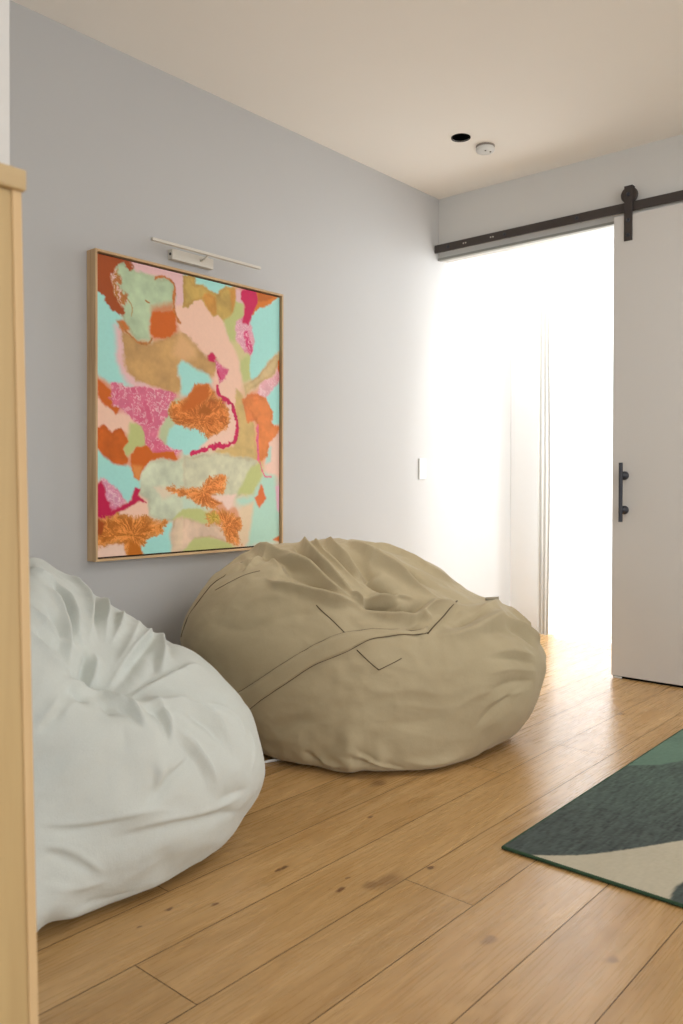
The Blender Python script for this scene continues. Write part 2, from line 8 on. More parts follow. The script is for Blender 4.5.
D_B={'C':[0.64,1.2,0.34],'G':[[481,481,481,481,481,481,481,481,481,481,481,481,481,481,481,481,481,481,481,481,481,481,481,481,481,481,481,481,481,481,481,481,481,481,481,481,481,481,481,481,481,481,481,481,481,481,481,481,481,481,481,481,481,481,481,481,481,481,481,481,481,481,481,481,481,481,481,481,481,481,481,481],[522,516,504,493,491,498,505,505,502,499,497,496,496,496,495,495,496,497,499,497,491,486,489,500,508,506,507,508,511,504,486,482,484,483,481,480,480,481,482,481,480,479,479,480,480,481,481,482,482,482,482,482,482,482,481,482,484,485,485,484,484,484,487,491,491,488,495,521,531,525,523,521],[513,505,505,499,492,497,500,498,496,495,494,493,492,491,491,490,490,491,492,491,489,485,488,494,492,496,500,507,509,509,492,487,482,480,481,482,484,484,484,482,483,483,484,484,484,485,485,485,486,487,487,487,488,489,489,489,490,493,494,495,492,490,488,489,497,502,513,548,542,547,531,520],[511,508,508,507,503,504,503,500,499,499,497,495,495,494,493,493,492,492,492,491,491,491,490,491,491,491,494,499,506,508,497,489,485,486,488,487,487,487,486,486,486,486,486,486,486,487,487,488,488,489,490,491,491,492,493,494,497,500,501,500,504,507,502,498,499,516,534,563,568,542,526,516],[522,521,518,516,514,512,511,508,507,506,505,504,503,502,501,500,500,499,499,498,497,496,496,496,496,496,496,498,504,510,500,493,492,494,493,493,492,492,492,492,492,491,491,492,492,492,492,493,494,495,496,497,498,500,502,503,504,505,507,513,514,515,521,514,510,526,554,584,574,547,529,522],[537,535,531,528,526,524,523,521,520,519,518,517,516,514,513,512,511,510,509,508,507,506,505,504,504,503,503,504,507,513,505,501,502,501,501,501,500,500,500,500,500,499,499,498,498,498,498,499,500,501,503,505,507,509,511,513,516,518,519,520,527,531,532,537,527,539,572,609,584,553,540,540],[556,551,547,545,543,542,541,539,538,537,535,533,531,530,529,528,527,525,524,522,521,519,517,516,515,513,513,513,514,516,512,511,511,511,511,511,511,511,510,509,509,509,508,508,508,508,507,508,508,509,509,511,514,518,523,526,528,531,534,537,537,547,549,556,547,555,597,652,604,571,561,558],[574,569,567,565,565,563,562,560,557,556,555,553,552,550,549,547,545,544,542,540,537,535,532,530,528,526,525,525,525,527,525,524,524,524,524,524,523,523,523,523,523,522,522,521,520,520,520,520,520,521,522,524,525,526,530,537,544,546,550,554,557,559,572,573,574,577,624,691,619,589,585,581],[596,593,591,591,590,589,585,584,583,580,578,577,575,574,572,570,568,565,563,560,557,553,550,547,544,541,539,538,538,539,538,537,537,537,538,538,538,538,539,538,538,537,536,535,534,534,533,533,534,535,536,538,540,541,543,545,554,564,567,572,577,579,591,594,605,603,647,703,643,617,608,603],[621,620,620,619,618,614,614,613,610,609,606,603,601,599,597,594,592,589,585,582,578,574,569,565,561,558,555,552,551,551,551,551,552,552,553,554,555,555,556,555,554,553,552,550,549,548,547,547,547,548,550,552,555,557,560,561,563,575,588,591,598,603,607,623,631,631,669,705,684,648,640,628],[651,649,649,650,646,647,645,644,642,638,635,632,629,626,623,620,617,614,610,605,600,595,590,584,579,575,571,567,566,566,565,566,567,568,570,571,572,573,572,572,570,568,566,564,562,560,559,560,561,562,563,566,569,572,575,578,580,584,602,612,618,625,628,650,662,663,694,704,696,683,666,655],[678,679,681,677,680,679,679,678,673,669,665,660,656,653,651,648,645,641,636,630,624,617,610,603,597,591,586,582,580,579,579,580,582,584,586,588,589,590,589,589,587,584,581,578,574,571,569,568,569,571,574,577,581,585,589,592,596,597,608,628,633,644,649,675,687,690,722,711,692,699,694,679],[697,701,705,705,708,709,710,705,702,697,691,686,683,682,680,677,674,669,662,655,647,638,630,621,613,606,600,595,592,591,591,593,595,598,601,604,605,607,607,606,605,602,598,594,590,585,580,577,575,575,577,581,586,592,597,602,606,610,615,627,641,651,662,679,692,698,737,735,693,702,703,697],[711,718,721,726,730,733,732,729,724,720,716,714,712,710,707,702,697,690,681,672,663,653,643,634,625,617,610,605,602,601,602,604,607,611,614,618,620,621,622,621,619,616,612,607,602,596,592,588,586,585,584,584,586,591,597,604,610,615,620,626,634,648,659,668,685,686,715,759,723,722,708,706],[715,722,731,739,745,748,748,747,746,744,741,736,731,726,719,714,707,700,691,681,671,661,650,640,630,622,615,610,608,608,610,613,617,621,626,629,632,634,635,633,630,626,621,615,609,604,599,595,592,591,591,592,593,593,595,600,607,614,620,624,630,636,648,659,671,690,719,757,731,708,701,706],[711,723,734,744,752,758,763,765,763,757,749,740,733,727,721,715,708,701,692,681,670,659,648,637,628,620,613,610,609,612,615,619,624,629,633,638,641,644,644,643,641,637,630,622,613,606,600,596,594,594,594,595,596,598,600,601,603,608,614,620,625,629,635,645,656,668,702,726,702,692,691,701],[705,719,733,745,757,766,769,767,759,750,741,732,725,719,714,707,700,691,681,670,659,648,637,627,618,611,607,606,608,612,618,622,627,632,638,643,647,649,650,649,646,642,636,629,621,613,604,597,592,590,591,593,595,598,600,602,605,607,609,613,619,623,627,632,640,649,671,688,674,674,680,692],[698,714,730,743,753,756,755,751,743,734,725,716,708,702,695,687,679,670,660,650,640,630,620,611,603,599,598,599,604,611,618,622,627,633,639,644,649,652,654,651,647,642,637,631,623,615,608,603,599,595,591,590,590,593,596,600,604,606,609,611,613,616,620,623,628,635,646,657,655,660,670,683],[691,706,718,728,733,735,733,728,719,709,699,689,680,672,665,658,649,642,635,626,616,607,598,592,588,587,588,592,600,608,616,621,626,632,637,644,649,652,655,654,651,644,636,628,621,614,608,603,599,597,596,596,596,594,595,596,599,603,607,610,612,614,615,617,620,625,631,639,643,651,662,676],[678,689,698,705,707,707,703,696,686,675,664,654,645,637,631,626,620,613,605,598,589,582,577,575,574,575,579,586,596,606,614,619,624,630,636,641,647,651,652,653,651,647,641,631,620,611,604,600,598,597,597,597,597,598,600,602,604,604,606,608,610,612,614,615,617,620,625,630,636,644,654,666],[658,665,670,673,672,669,663,655,646,634,624,616,609,604,598,592,587,581,573,567,563,560,560,560,561,564,571,580,592,604,612,617,622,627,633,638,643,648,651,649,647,645,640,633,626,617,606,599,595,593,593,594,596,599,601,603,605,607,608,610,611,613,613,615,616,619,622,626,630,635,642,650],[630,633,634,634,631,626,620,613,606,596,586,579,573,567,562,556,551,547,544,542,542,543,544,545,548,554,563,574,588,601,608,614,619,623,628,633,637,641,645,646,643,637,634,631,624,617,611,606,601,596,593,593,593,595,597,600,603,605,607,609,611,612,613,614,615,617,620,622,622,622,623,626],[597,596,595,592,589,583,577,570,563,555,547,540,534,529,525,523,521,520,520,522,524,525,528,531,537,545,556,568,582,595,603,608,613,617,621,626,630,631,634,637,637,634,627,619,615,613,608,603,600,599,600,599,599,600,602,603,604,606,608,609,610,610,611,611,612,613,615,616,612,606,602,599],[568,562,557,552,547,541,535,528,522,516,510,505,501,499,497,497,498,499,502,504,506,509,512,518,526,536,548,562,576,589,596,600,605,609,611,615,620,622,621,621,625,624,621,616,608,600,596,595,595,596,595,595,596,598,600,601,602,602,604,605,604,605,605,605,605,606,608,608,601,591,581,574],[544,537,530,523,516,510,504,498,492,487,483,480,478,477,477,478,480,482,484,487,490,494,500,507,516,527,540,554,569,580,586,589,594,599,600,602,606,609,609,608,606,608,608,605,601,597,592,587,583,582,582,583,586,588,590,591,591,593,595,596,597,596,595,595,596,597,598,598,590,578,564,553],[525,516,508,501,494,488,482,477,472,468,465,462,461,461,461,462,464,466,468,471,476,482,489,497,508,518,532,546,561,569,575,576,583,587,588,589,590,593,595,594,592,588,587,588,588,585,582,580,580,579,578,579,580,581,582,584,585,586,586,586,585,583,584,584,584,585,586,585,578,565,550,537],[511,500,491,483,476,470,465,460,456,453,450,448,447,447,447,448,450,452,456,461,466,473,480,490,499,511,525,537,553,557,563,562,570,572,575,574,574,576,578,579,578,575,571,568,566,566,567,567,567,567,567,568,569,570,570,572,572,572,570,569,570,571,571,570,571,573,573,572,566,553,538,524],[501,490,480,472,464,458,452,447,444,440,438,436,435,435,436,438,441,444,448,453,459,466,474,483,493,505,516,529,542,544,551,548,556,558,561,561,559,559,560,561,562,561,559,555,552,549,547,546,547,548,549,551,552,552,552,553,553,554,556,557,557,557,556,557,558,559,558,558,553,542,529,514],[494,483,473,465,457,451,445,441,437,434,431,430,430,430,431,433,436,439,443,449,455,462,469,478,488,499,509,524,530,532,538,534,541,544,546,547,546,544,543,543,544,545,544,543,541,539,537,535,535,534,535,536,537,538,539,540,541,543,543,543,543,542,542,544,545,545,542,544,539,533,519,507],[490,479,469,462,455,448,443,438,434,431,429,428,428,428,429,431,434,438,442,447,453,459,467,476,485,492,505,517,518,521,526,520,526,531,531,533,533,531,529,528,528,527,528,528,528,527,526,525,525,525,525,526,527,527,528,529,529,529,529,528,528,529,530,532,531,532,527,530,526,524,513,501],[486,478,469,461,454,449,444,440,436,434,432,431,430,431,432,434,436,439,443,448,453,460,467,474,480,490,502,507,505,511,514,508,511,518,518,519,521,520,518,516,515,514,513,513,512,512,513,513,513,513,514,514,514,515,515,515,515,515,515,515,517,518,520,519,519,518,513,517,514,512,508,496],[486,477,471,465,459,453,448,444,441,438,437,436,435,436,437,438,441,444,448,453,458,462,467,473,482,492,496,495,496,502,503,497,498,504,508,507,507,509,509,508,506,504,503,502,501,501,500,500,500,501,501,501,502,502,502,503,503,504,505,506,508,509,508,507,508,504,500,505,505,500,500,496],[488,482,474,468,463,459,456,453,450,448,446,446,445,446,446,448,450,452,455,458,461,466,471,479,485,487,486,486,490,495,494,487,486,491,496,498,497,497,498,499,499,498,497,495,494,494,493,493,493,493,493,493,494,494,495,496,496,497,498,499,499,498,498,499,496,491,490,495,497,492,489,490],[481,481,479,476,472,468,465,462,459,458,456,455,455,455,456,457,459,461,464,467,471,475,477,479,479,478,479,482,486,489,486,480,478,480,484,488,490,490,489,489,489,489,490,490,490,489,489,489,489,489,489,489,489,490,490,490,490,490,490,489,490,490,490,488,484,481,481,487,491,488,483,481],[477,475,474,474,473,473,472,471,470,469,469,469,468,469,469,469,470,471,472,472,473,473,473,473,474,476,479,481,484,484,479,475,473,473,474,477,479,482,483,483,484,483,483,482,482,482,482,482,482,482,482,482,482,482,482,483,483,484,484,484,483,482,479,476,474,474,475,480,484,485,482,479],[478,477,476,475,474,473,473,472,472,471,471,471,471,471,471,471,471,472,472,473,473,474,475,476,477,478,479,480,479,477,474,472,470,469,469,470,470,471,472,473,474,475,476,476,477,477,477,477,477,477,477,477,477,477,477,476,476,475,474,473,472,471,471,470,470,470,472,474,477,479,480,479],[471,471,471,471,471,471,471,471,471,471,471,471,471,471,471,471,471,471,471,471,471,471,471,471,471,471,471,471,471,471,471,471,471,471,471,471,471,471,471,471,471,471,471,471,471,471,471,471,471,471,471,471,471,471,471,471,471,471,471,471,471,471,471,471,471,471,471,471,471,471,471,471]],'S':[[18.8,20,0,[787,1182,801,839,1174,794,858,1185,783,865,1201,769,889,1206,755,910,1213,740,936,1214,723,967,1209,708,996,1202,690,1026,1196,674,1048,1193,659,1065,1198,645,1076,1207,634,1086,1215,623]],[13.4,-20,0,[826,1184,796,854,1186,784,863,1200,770,887,1204,757,913,1205,743,943,1199,727,976,1191,710,1008,1181,693,1033,1176,677,1056,1174,660,1076,1175,645,1095,1175,630]],[12.8,14,0,[902,1123,778,926,1132,768,934,1150,756,948,1161,743,962,1168,731,978,1171,718,1007,1164,700,1029,1157,687,1055,1147,671,1080,1137,654,1102,1129,636,1119,1122,620,1136,1115,608,1156,1106,585,1172,1098,570]],[15.1,-9,0,[991,1092,740,999,1105,730,1008,1118,719,1023,1125,706,1037,1126,693,1057,1122,678,1076,1117,663,1091,1114,648,1114,1107,630,1133,1102,611,1151,1096,593]],[12.5,11,0,[1005,1063,731,1024,1068,717,1043,1074,703,1059,1082,688,1071,1092,676,1080,1105,663,1089,1117,651,1098,1125,641,1123,1120,618]],[14.5,11,0,[1075,1032,677,1091,1035,665,1104,1041,652,1113,1048,639,1125,1054,627,1134,1061,616,1147,1072,601,1156,1085,588,1169,1096,575]],[14.7,-8,0,[1060,1040,693,1073,1047,681,1087,1053,668,1097,1061,655,1107,1069,643,1118,1080,629,1130,1089,617,1141,1099,604]],[11.4,-20,0,[1078,1203,634,1098,1199,619,1124,1189,605,1148,1173,586,1175,1154,567]],[15.3,10,0,[1077,1229,627,1107,1217,610,1134,1204,594,1157,1186,578,1178,1167,563]],[17.3,11,0,[619,1364,767,626,1390,749,701,1366,742,767,1348,729,820,1335,715,861,1324,703,904,1308,692,949,1288,680,991,1266,666,1031,1242,652,1063,1222,637]],[12.3,-9,0,[652,1385,746,645,1411,729,655,1430,715,732,1403,708,784,1384,700,775,1408,689]],[14.6,14,0,[693,1449,690,692,1465,680,695,1479,670,840,1395,672,913,1352,665,969,1321,653,1015,1297,640,1054,1277,627]],[11.5,-14,0,[680,1452,692,681,1466,682,838,1372,686,918,1325,677,966,1297,666,1018,1273,648,1053,1261,632]],[14.4,11,0,[734,1518,635,869,1435,641,970,1363,636,1025,1316,630,1062,1279,622]],[11.9,-9,0,[712,1490,658,730,1508,642,865,1421,649,960,1355,644,1017,1314,633]],[19.7,8,0,[773,1544,611,769,1564,599,965,1417,615,1036,1356,608,1076,1317,602,1105,1284,595,1128,1256,586,1150,1228,579]],[13.6,15,0,[810,1582,575,921,1495,591,1005,1415,598,1060,1356,596,1095,1317,591,1125,1280,583,1150,1248,575,1166,1225,568,1179,1199,559,1187,1180,553]],[16.1,-15,0,[902,1536,575,1016,1429,587,1075,1363,586,1114,1318,581,1143,1280,572,1164,1250,564,1181,1222,556,1192,1200,549]],[14.3,14,0,[818,1589,568,926,1531,570,1023,1472,568,1087,1426,561,1139,1387,550,1179,1357,537]],[14.9,-8,0,[830,1583,568,850,1599,553,948,1550,555,1064,1465,556,1133,1413,547]],[16.3,-10,0,[1043,1431,576,1101,1391,566,1141,1362,556,1168,1321,552]],[15.9,12,0,[1077,1565,507,1124,1499,518,1152,1450,525,1168,1411,528,1182,1376,531,1191,1346,532,1201,1313,532,1208,1282,531,1215,1256,530,1217,1237,528,1222,1199,527]],[13.3,-13,0,[1114,1486,529,1144,1433,535,1161,1390,538,1179,1347,541,1184,1320,541,1193,1291,541,1199,1264,540,1205,1237,539]],[17.2,17,0,[1169,1054,571,1173,1072,569,1173,1094,567,1178,1114,565,1178,1135,563,1181,1153,560,1184,1167,558,1193,1185,550,1206,1190,540,1219,1197,529,1234,1204,515,1248,1211,501]],[14.8,-18,0,[1168,1090,576,1167,1110,574,1167,1131,573,1170,1150,572,1172,1167,568,1180,1184,562,1189,1197,554,1199,1211,545]],[16.8,-10,0,[1179,1083,561,1192,1089,549,1202,1097,537,1221,1113,518]],[14.8,13,0,[1194,1164,547,1208,1177,535,1222,1189,524,1228,1204,519,1241,1215,508,1254,1215,497,1267,1216,482,1280,1216,464,1294,1217,447,1303,1220,429]],[12.2,-8,0,[1233,1182,513,1253,1188,497,1268,1196,479,1278,1199,465,1287,1201,451,1296,1203,436]],[16.9,-9,0,[1215,1150,530,1230,1153,515,1243,1153,501,1253,1135,479]],[11.2,13,0,[1232,1255,518,1245,1266,506,1258,1277,494,1269,1286,480,1283,1287,464,1295,1287,446,1308,1282,430,1315,1278,414,1324,1269,399,1330,1263,382]],[11.2,-12,0,[1260,1258,493,1273,1263,475,1289,1266,459,1299,1269,441,1309,1267,424,1316,1262,408,1324,1258,392]],[12.6,11,0,[1304,1294,436,1313,1302,423,1318,1312,410,1324,1322,396,1330,1332,381,1338,1339,366,1342,1347,350,1346,1356,333,1350,1364,316,1354,1372,298,1354,1383,278,1352,1396,257]],[12.5,-8,0,[1310,1278,422,1319,1286,408,1326,1297,392,1335,1304,378,1340,1314,363,1342,1326,344,1347,1335,328,1352,1340,311,1353,1345,290,1355,1347,269,1354,1351,246]],[13.1,12,0,[1254,1321,490,1261,1338,482,1265,1357,474,1269,1376,464,1275,1391,455,1283,1408,441,1292,1421,426,1301,1434,406,1308,1440,390,1315,1446,373,1322,1451,354,1329,1457,334,1330,1468,313]],[12.9,-10,0,[1280,1337,462,1290,1351,449,1298,1368,435,1305,1385,421,1310,1400,405,1317,1411,388,1323,1420,369,1330,1427,351,1336,1436,332]],[13.6,9,0,[1257,1419,461,1261,1443,448,1263,1470,434,1263,1497,419,1265,1519,401,1272,1530,382,1283,1534,362,1290,1540,340,1294,1549,317]],[16.5,6,0,[1256,1569,368,1269,1569,346,1278,1572,323,1288,1569,300,1299,1558,285,1309,1545,269,1318,1531,254,1325,1521,237]],[10.0,-9,0,[1254,1205,493,1264,1224,485,1273,1248,478,1273,1269,475,1275,1291,474,1274,1317,471,1273,1343,469]],[12.7,9,0,[1247,1199,502,1253,1220,500,1256,1243,496,1259,1267,492,1262,1291,489,1263,1318,485,1260,1347,481,1255,1379,476,1250,1412,471]],[13.4,-11,0,[1341,1331,357,1342,1310,349,1343,1290,341,1345,1270,332,1343,1252,321,1341,1240,309,1338,1227,296,1336,1214,283,1333,1201,270,1331,1188,257]],[12.3,7,0,[1340,1314,363,1339,1238,325]],[12.0,-8,0,[1320,1202,372,1325,1206,354,1330,1210,337,1335,1208,319,1332,1206,302,1334,1197,287,1332,1189,271,1330,1182,254]],[12.1,6,0,[1328,1224,359,1336,1226,328,1337,1220,311,1335,1213,294]],[11.6,6,0,[1243,944,272,1249,959,269,1255,975,266,1262,991,263,1268,1007,259,1275,1024,257,1281,1040,254,1285,1059,251,1294,1072,252,1300,1088,252,1303,1106,252,1310,1122,253,1316,1138,254,1322,1154,255,1327,1169,255,1331,1183,254,1336,1209,251,1342,1229,247,1343,1251,241,1348,1271,236]],[11.5,-6,0,[1243,944,260,1249,959,257,1256,975,254,1262,991,251,1268,1007,247,1275,1023,244,1282,1040,242,1289,1056,241,1294,1071,240,1299,1087,240,1305,1102,240,1311,1118,241,1316,1133,242,1319,1151,241,1325,1167,242,1331,1183,243]],[12.3,-8,0,[1301,1093,200,1306,1108,201,1311,1123,202,1316,1137,204,1321,1152,205,1323,1170,205,1329,1186,207,1332,1204,206,1335,1222,205,1338,1241,205,1343,1261,204,1344,1283,201,1346,1305,199,1347,1328,196,1347,1349,193,1343,1372,188,1339,1410,179,1328,1448,168,1313,1488,154,1279,1548,129]],[14.8,7,0,[1304,1106,211,1310,1121,213,1314,1136,216,1319,1151,218,1325,1166,220,1328,1185,220,1335,1202,222,1337,1220,221,1341,1238,220,1345,1258,219,1346,1280,216,1348,1302,213,1349,1324,211,1350,1346,209,1346,1370,205,1345,1400,203,1342,1429,201,1338,1457,200,1328,1491,197,1313,1531,190]],[13.6,-9,0,[1256,938,216,1259,956,209,1265,972,205,1271,988,199,1275,1006,188,1279,1021,178,1284,1035,165,1289,1050,152,1290,1067,136,1292,1084,120]],[13.7,7,0,[1252,945,228,1259,962,222,1266,978,217,1269,997,208,1277,1014,199,1281,1028,189,1285,1041,177,1289,1055,164,1293,1069,150,1294,1086,134,1295,1102,119]],[13.0,-5,0,[1349,1367,221,1349,1393,222,1346,1423,221,1342,1451,220,1334,1486,216,1322,1523,210]],[13.7,4,0,[1276,927,150,1278,945,143,1280,962,136,1282,980,128,1281,1000,120,1281,1021,113,1283,1039,109,1286,1057,107,1288,1075,105,1288,1096,102,1291,1115,100,1298,1131,101]],[16.2,7,0,[1202,964,471,1203,976,480,1204,988,488,1206,1000,499,1203,1014,512,1198,1030,526,1192,1046,541]],[13.9,-6,0,[1209,970,454,1213,979,464,1214,991,473,1213,1005,481,1216,1019,493,1213,1037,504,1209,1056,515]],[19.0,-5,0,[1274,1158,460,1286,1157,439,1295,1155,419,1300,1148,403,1302,1139,388]],[21.2,5,0,[1222,1019,480,1220,1033,492,1219,1048,505,1213,1064,514,1209,1082,524,1205,1099,533]],[11.8,-4,0,[1276,1006,69,1274,1025,65,1277,1043,62,1276,1063,57,1275,1084,53,1275,1105,49,1273,1125,45,1276,1142,43,1278,1160,42,1281,1178,41,1284,1197,40,1283,1218,37]]],'D':[[85,-45,1167,1189,569],[158,-24,1127,1282,582],[81,-8,1001,1258,663]]}
D_seams=[[305,2107,415,319,2104,441,320,2110,464,337,2109,491,361,2110,519,382,2118,547,400,2128,573,411,2143,598,415,2163,622,426,2178,643,465,2186,666,491,2198,682,432,2269,707,485,2257,716,537,2249,723,547,2284,743],[482,2130,613,512,2136,629,540,2145,646,562,2158,660,585,2168,672,608,2183,682,635,2190,689,659,2200,696],[938,2212,594,959,2214,580,977,2219,565,995,2224,550,1014,2229,534,1032,2234,518,1051,2239,502],[1092,2258,444,1110,2268,425,1127,2277,407,1142,2290,390,1159,2299,376],[1159,2299,376,1173,2316,386,1186,2333,395,1199,2350,405,1211,2365,415],[1205,2744,590,1227,2683,577,1242,2632,564,1250,2591,548,1252,2561,536,1253,2530,524,1252,2503,512,1249,2478,499]]
D_strap=[[597,2060,212],[593,2067,190],[586,2076,167],[573,2091,141],[557,2108,114],[532,2134,82],[472,2193,38],[624,2057,227],[623,2061,206],[615,2070,184],[608,2079,161],[598,2091,137],[585,2106,112],[565,2126,84],[651,2054,241],[649,2057,221],[644,2064,201],[637,2073,179],[629,2082,157],[622,2091,135],[608,2105,111],[674,2053,254],[672,2057,235],[667,2063,216],[662,2068,196],[657,2074,176],[649,2083,155],[641,2092,134],[695,2055,266],[692,2058,248],[690,2061,231],[688,2064,213],[682,2070,194],[677,2076,175],[669,2084,154],[715,2057,278],[712,2060,261],[710,2063,244],[707,2065,227],[704,2068,210],[699,2073,192],[693,2079,174],[735,2059,290],[732,2061,274],[729,2064,258],[726,2066,241],[723,2069,225],[721,2071,209],[715,2077,191],[752,2063,301],[752,2063,287],[749,2065,271],[746,2067,255],[743,2070,240],[739,2072,224],[736,2074,208],[769,2067,313],[769,2067,299],[765,2069,283],[765,2068,269],[762,2071,254],[759,2073,239],[755,2075,223],[786,2071,324],[785,2071,311],[782,2073,296],[782,2072,282],[778,2075,267],[775,2077,252],[775,2076,238],[802,2075,336],[802,2075,322],[799,2077,308],[798,2076,294],[795,2079,279],[795,2078,266],[791,2080,251],[819,2079,348],[816,2081,333],[815,2081,320],[815,2080,306],[812,2083,291],[811,2082,278],[808,2085,263],[832,2086,358],[832,2085,345],[832,2085,331],[829,2087,317],[829,2087,303],[828,2086,290],[825,2089,275],[846,2092,369],[846,2092,355],[846,2092,342],[846,2091,328],[845,2091,315],[842,2093,301],[842,2093,287],[862,2096,380],[860,2099,366],[859,2098,352],[859,2098,339],[859,2098,326],[859,2098,312],[859,2097,299],[876,2103,390],[876,2103,377],[876,2102,363],[873,2105,349],[873,2105,336],[873,2105,323],[873,2104,309],[890,2110,400],[890,2109,387],[890,2109,374],[890,2109,361],[887,2112,346],[887,2112,333],[887,2111,320],[901,2119,409],[901,2119,396],[904,2116,384],[904,2116,371],[904,2116,358],[901,2118,344],[901,2118,331],[915,2126,419],[915,2126,406],[915,2126,393],[915,2125,381],[915,2125,368],[915,2125,355],[915,2125,342],[926,2136,428],[928,2132,416],[928,2132,404],[928,2132,391],[928,2132,379],[929,2132,366],[929,2132,354],[940,2142,437],[939,2142,425],[942,2139,414],[942,2139,401],[942,2139,389],[942,2138,377],[942,2138,365],[951,2152,446],[953,2149,434],[953,2149,423],[953,2149,411],[953,2148,399],[956,2145,387],[956,2145,375],[962,2162,454],[965,2159,443],[965,2159,431],[967,2156,420],[967,2155,408],[967,2155,396],[967,2155,384],[973,2172,462],[976,2169,451],[976,2169,439],[979,2166,428],[979,2166,416],[982,2162,405],[982,2162,394],[988,2179,470],[988,2179,458],[991,2176,447],[991,2176,435],[994,2173,424],[994,2173,413],[994,2173,401],[999,2189,477],[1000,2189,465],[1002,2186,454],[1003,2186,442],[1006,2183,431],[1006,2184,420],[1006,2184,408],[1008,2202,483],[1011,2200,472],[1014,2197,461],[1015,2197,449],[1018,2194,438],[1018,2194,426],[1021,2191,415],[1020,2213,490],[1023,2210,479],[1027,2207,467],[1027,2208,455],[1030,2205,444],[1031,2205,433],[1034,2202,421],[1033,2223,496],[1036,2221,484],[1039,2218,473],[1039,2218,462],[1042,2215,451],[1043,2216,439],[1046,2213,428],[1045,2234,501],[1048,2231,490],[1048,2232,478],[1052,2229,468],[1055,2226,457],[1055,2226,445],[1058,2224,435],[1055,2248,505],[1058,2245,494],[1061,2242,484],[1064,2240,473],[1064,2240,462],[1067,2237,452],[1068,2237,441],[1067,2259,508],[1070,2256,499],[1073,2253,489],[1074,2253,479],[1076,2250,469],[1077,2251,459],[1080,2248,449],[1078,2273,510],[1080,2270,502],[1083,2267,493],[1086,2264,484],[1086,2264,475],[1089,2261,467],[1089,2261,457],[1090,2284,513],[1093,2281,505],[1093,2281,497],[1095,2277,489],[1098,2274,482],[1098,2274,474],[1100,2271,466],[1103,2295,515],[1103,2295,507],[1105,2292,501],[1105,2291,494],[1107,2288,487],[1110,2284,481],[1109,2284,474],[1114,2310,516],[1116,2306,510],[1115,2306,504],[1118,2302,498],[1117,2302,492],[1119,2298,486],[1119,2298,480],[1124,2324,517],[1126,2320,512],[1128,2317,507],[1128,2316,501],[1130,2313,496],[1130,2312,491],[1129,2312,485],[1137,2335,517],[1137,2335,512],[1139,2331,508],[1138,2331,503],[1141,2327,499],[1140,2327,494],[1142,2323,490],[1148,2349,518],[1150,2346,514],[1149,2346,509],[1149,2345,504],[1151,2342,500],[1151,2341,496],[1153,2338,492],[1158,2364,518],[1160,2360,514],[1160,2360,510],[1162,2357,506],[1162,2356,502],[1162,2356,498],[1164,2353,494],[1169,2378,519],[1171,2375,515],[1171,2375,511],[1171,2374,507],[1173,2371,503],[1173,2371,499],[1175,2367,495],[1179,2393,521],[1179,2393,516],[1182,2389,513],[1181,2389,508],[1184,2386,505],[1184,2386,500],[1186,2382,497],[1187,2410,522],[1190,2407,518],[1190,2407,513],[1192,2404,510],[1192,2404,505],[1195,2400,501],[1195,2400,497],[1196,2428,523],[1198,2425,519],[1201,2422,515],[1201,2422,510],[1203,2418,506],[1203,2418,502],[1206,2415,498],[1206,2442,525],[1207,2443,520],[1209,2439,516],[1212,2436,512],[1212,2436,507],[1214,2433,503],[1217,2430,499],[1215,2460,527],[1215,2460,521],[1218,2457,517],[1220,2454,513],[1221,2454,508],[1223,2451,503],[1226,2448,499],[1223,2478,528],[1223,2478,523],[1226,2475,518],[1229,2472,514],[1232,2469,509],[1234,2466,504],[1237,2463,500],[1229,2499,529],[1232,2496,524],[1235,2493,519],[1238,2490,514],[1240,2488,510],[1243,2485,505],[1246,2482,500]]
D_tag=[1206,2945,569,1196,3068,543]
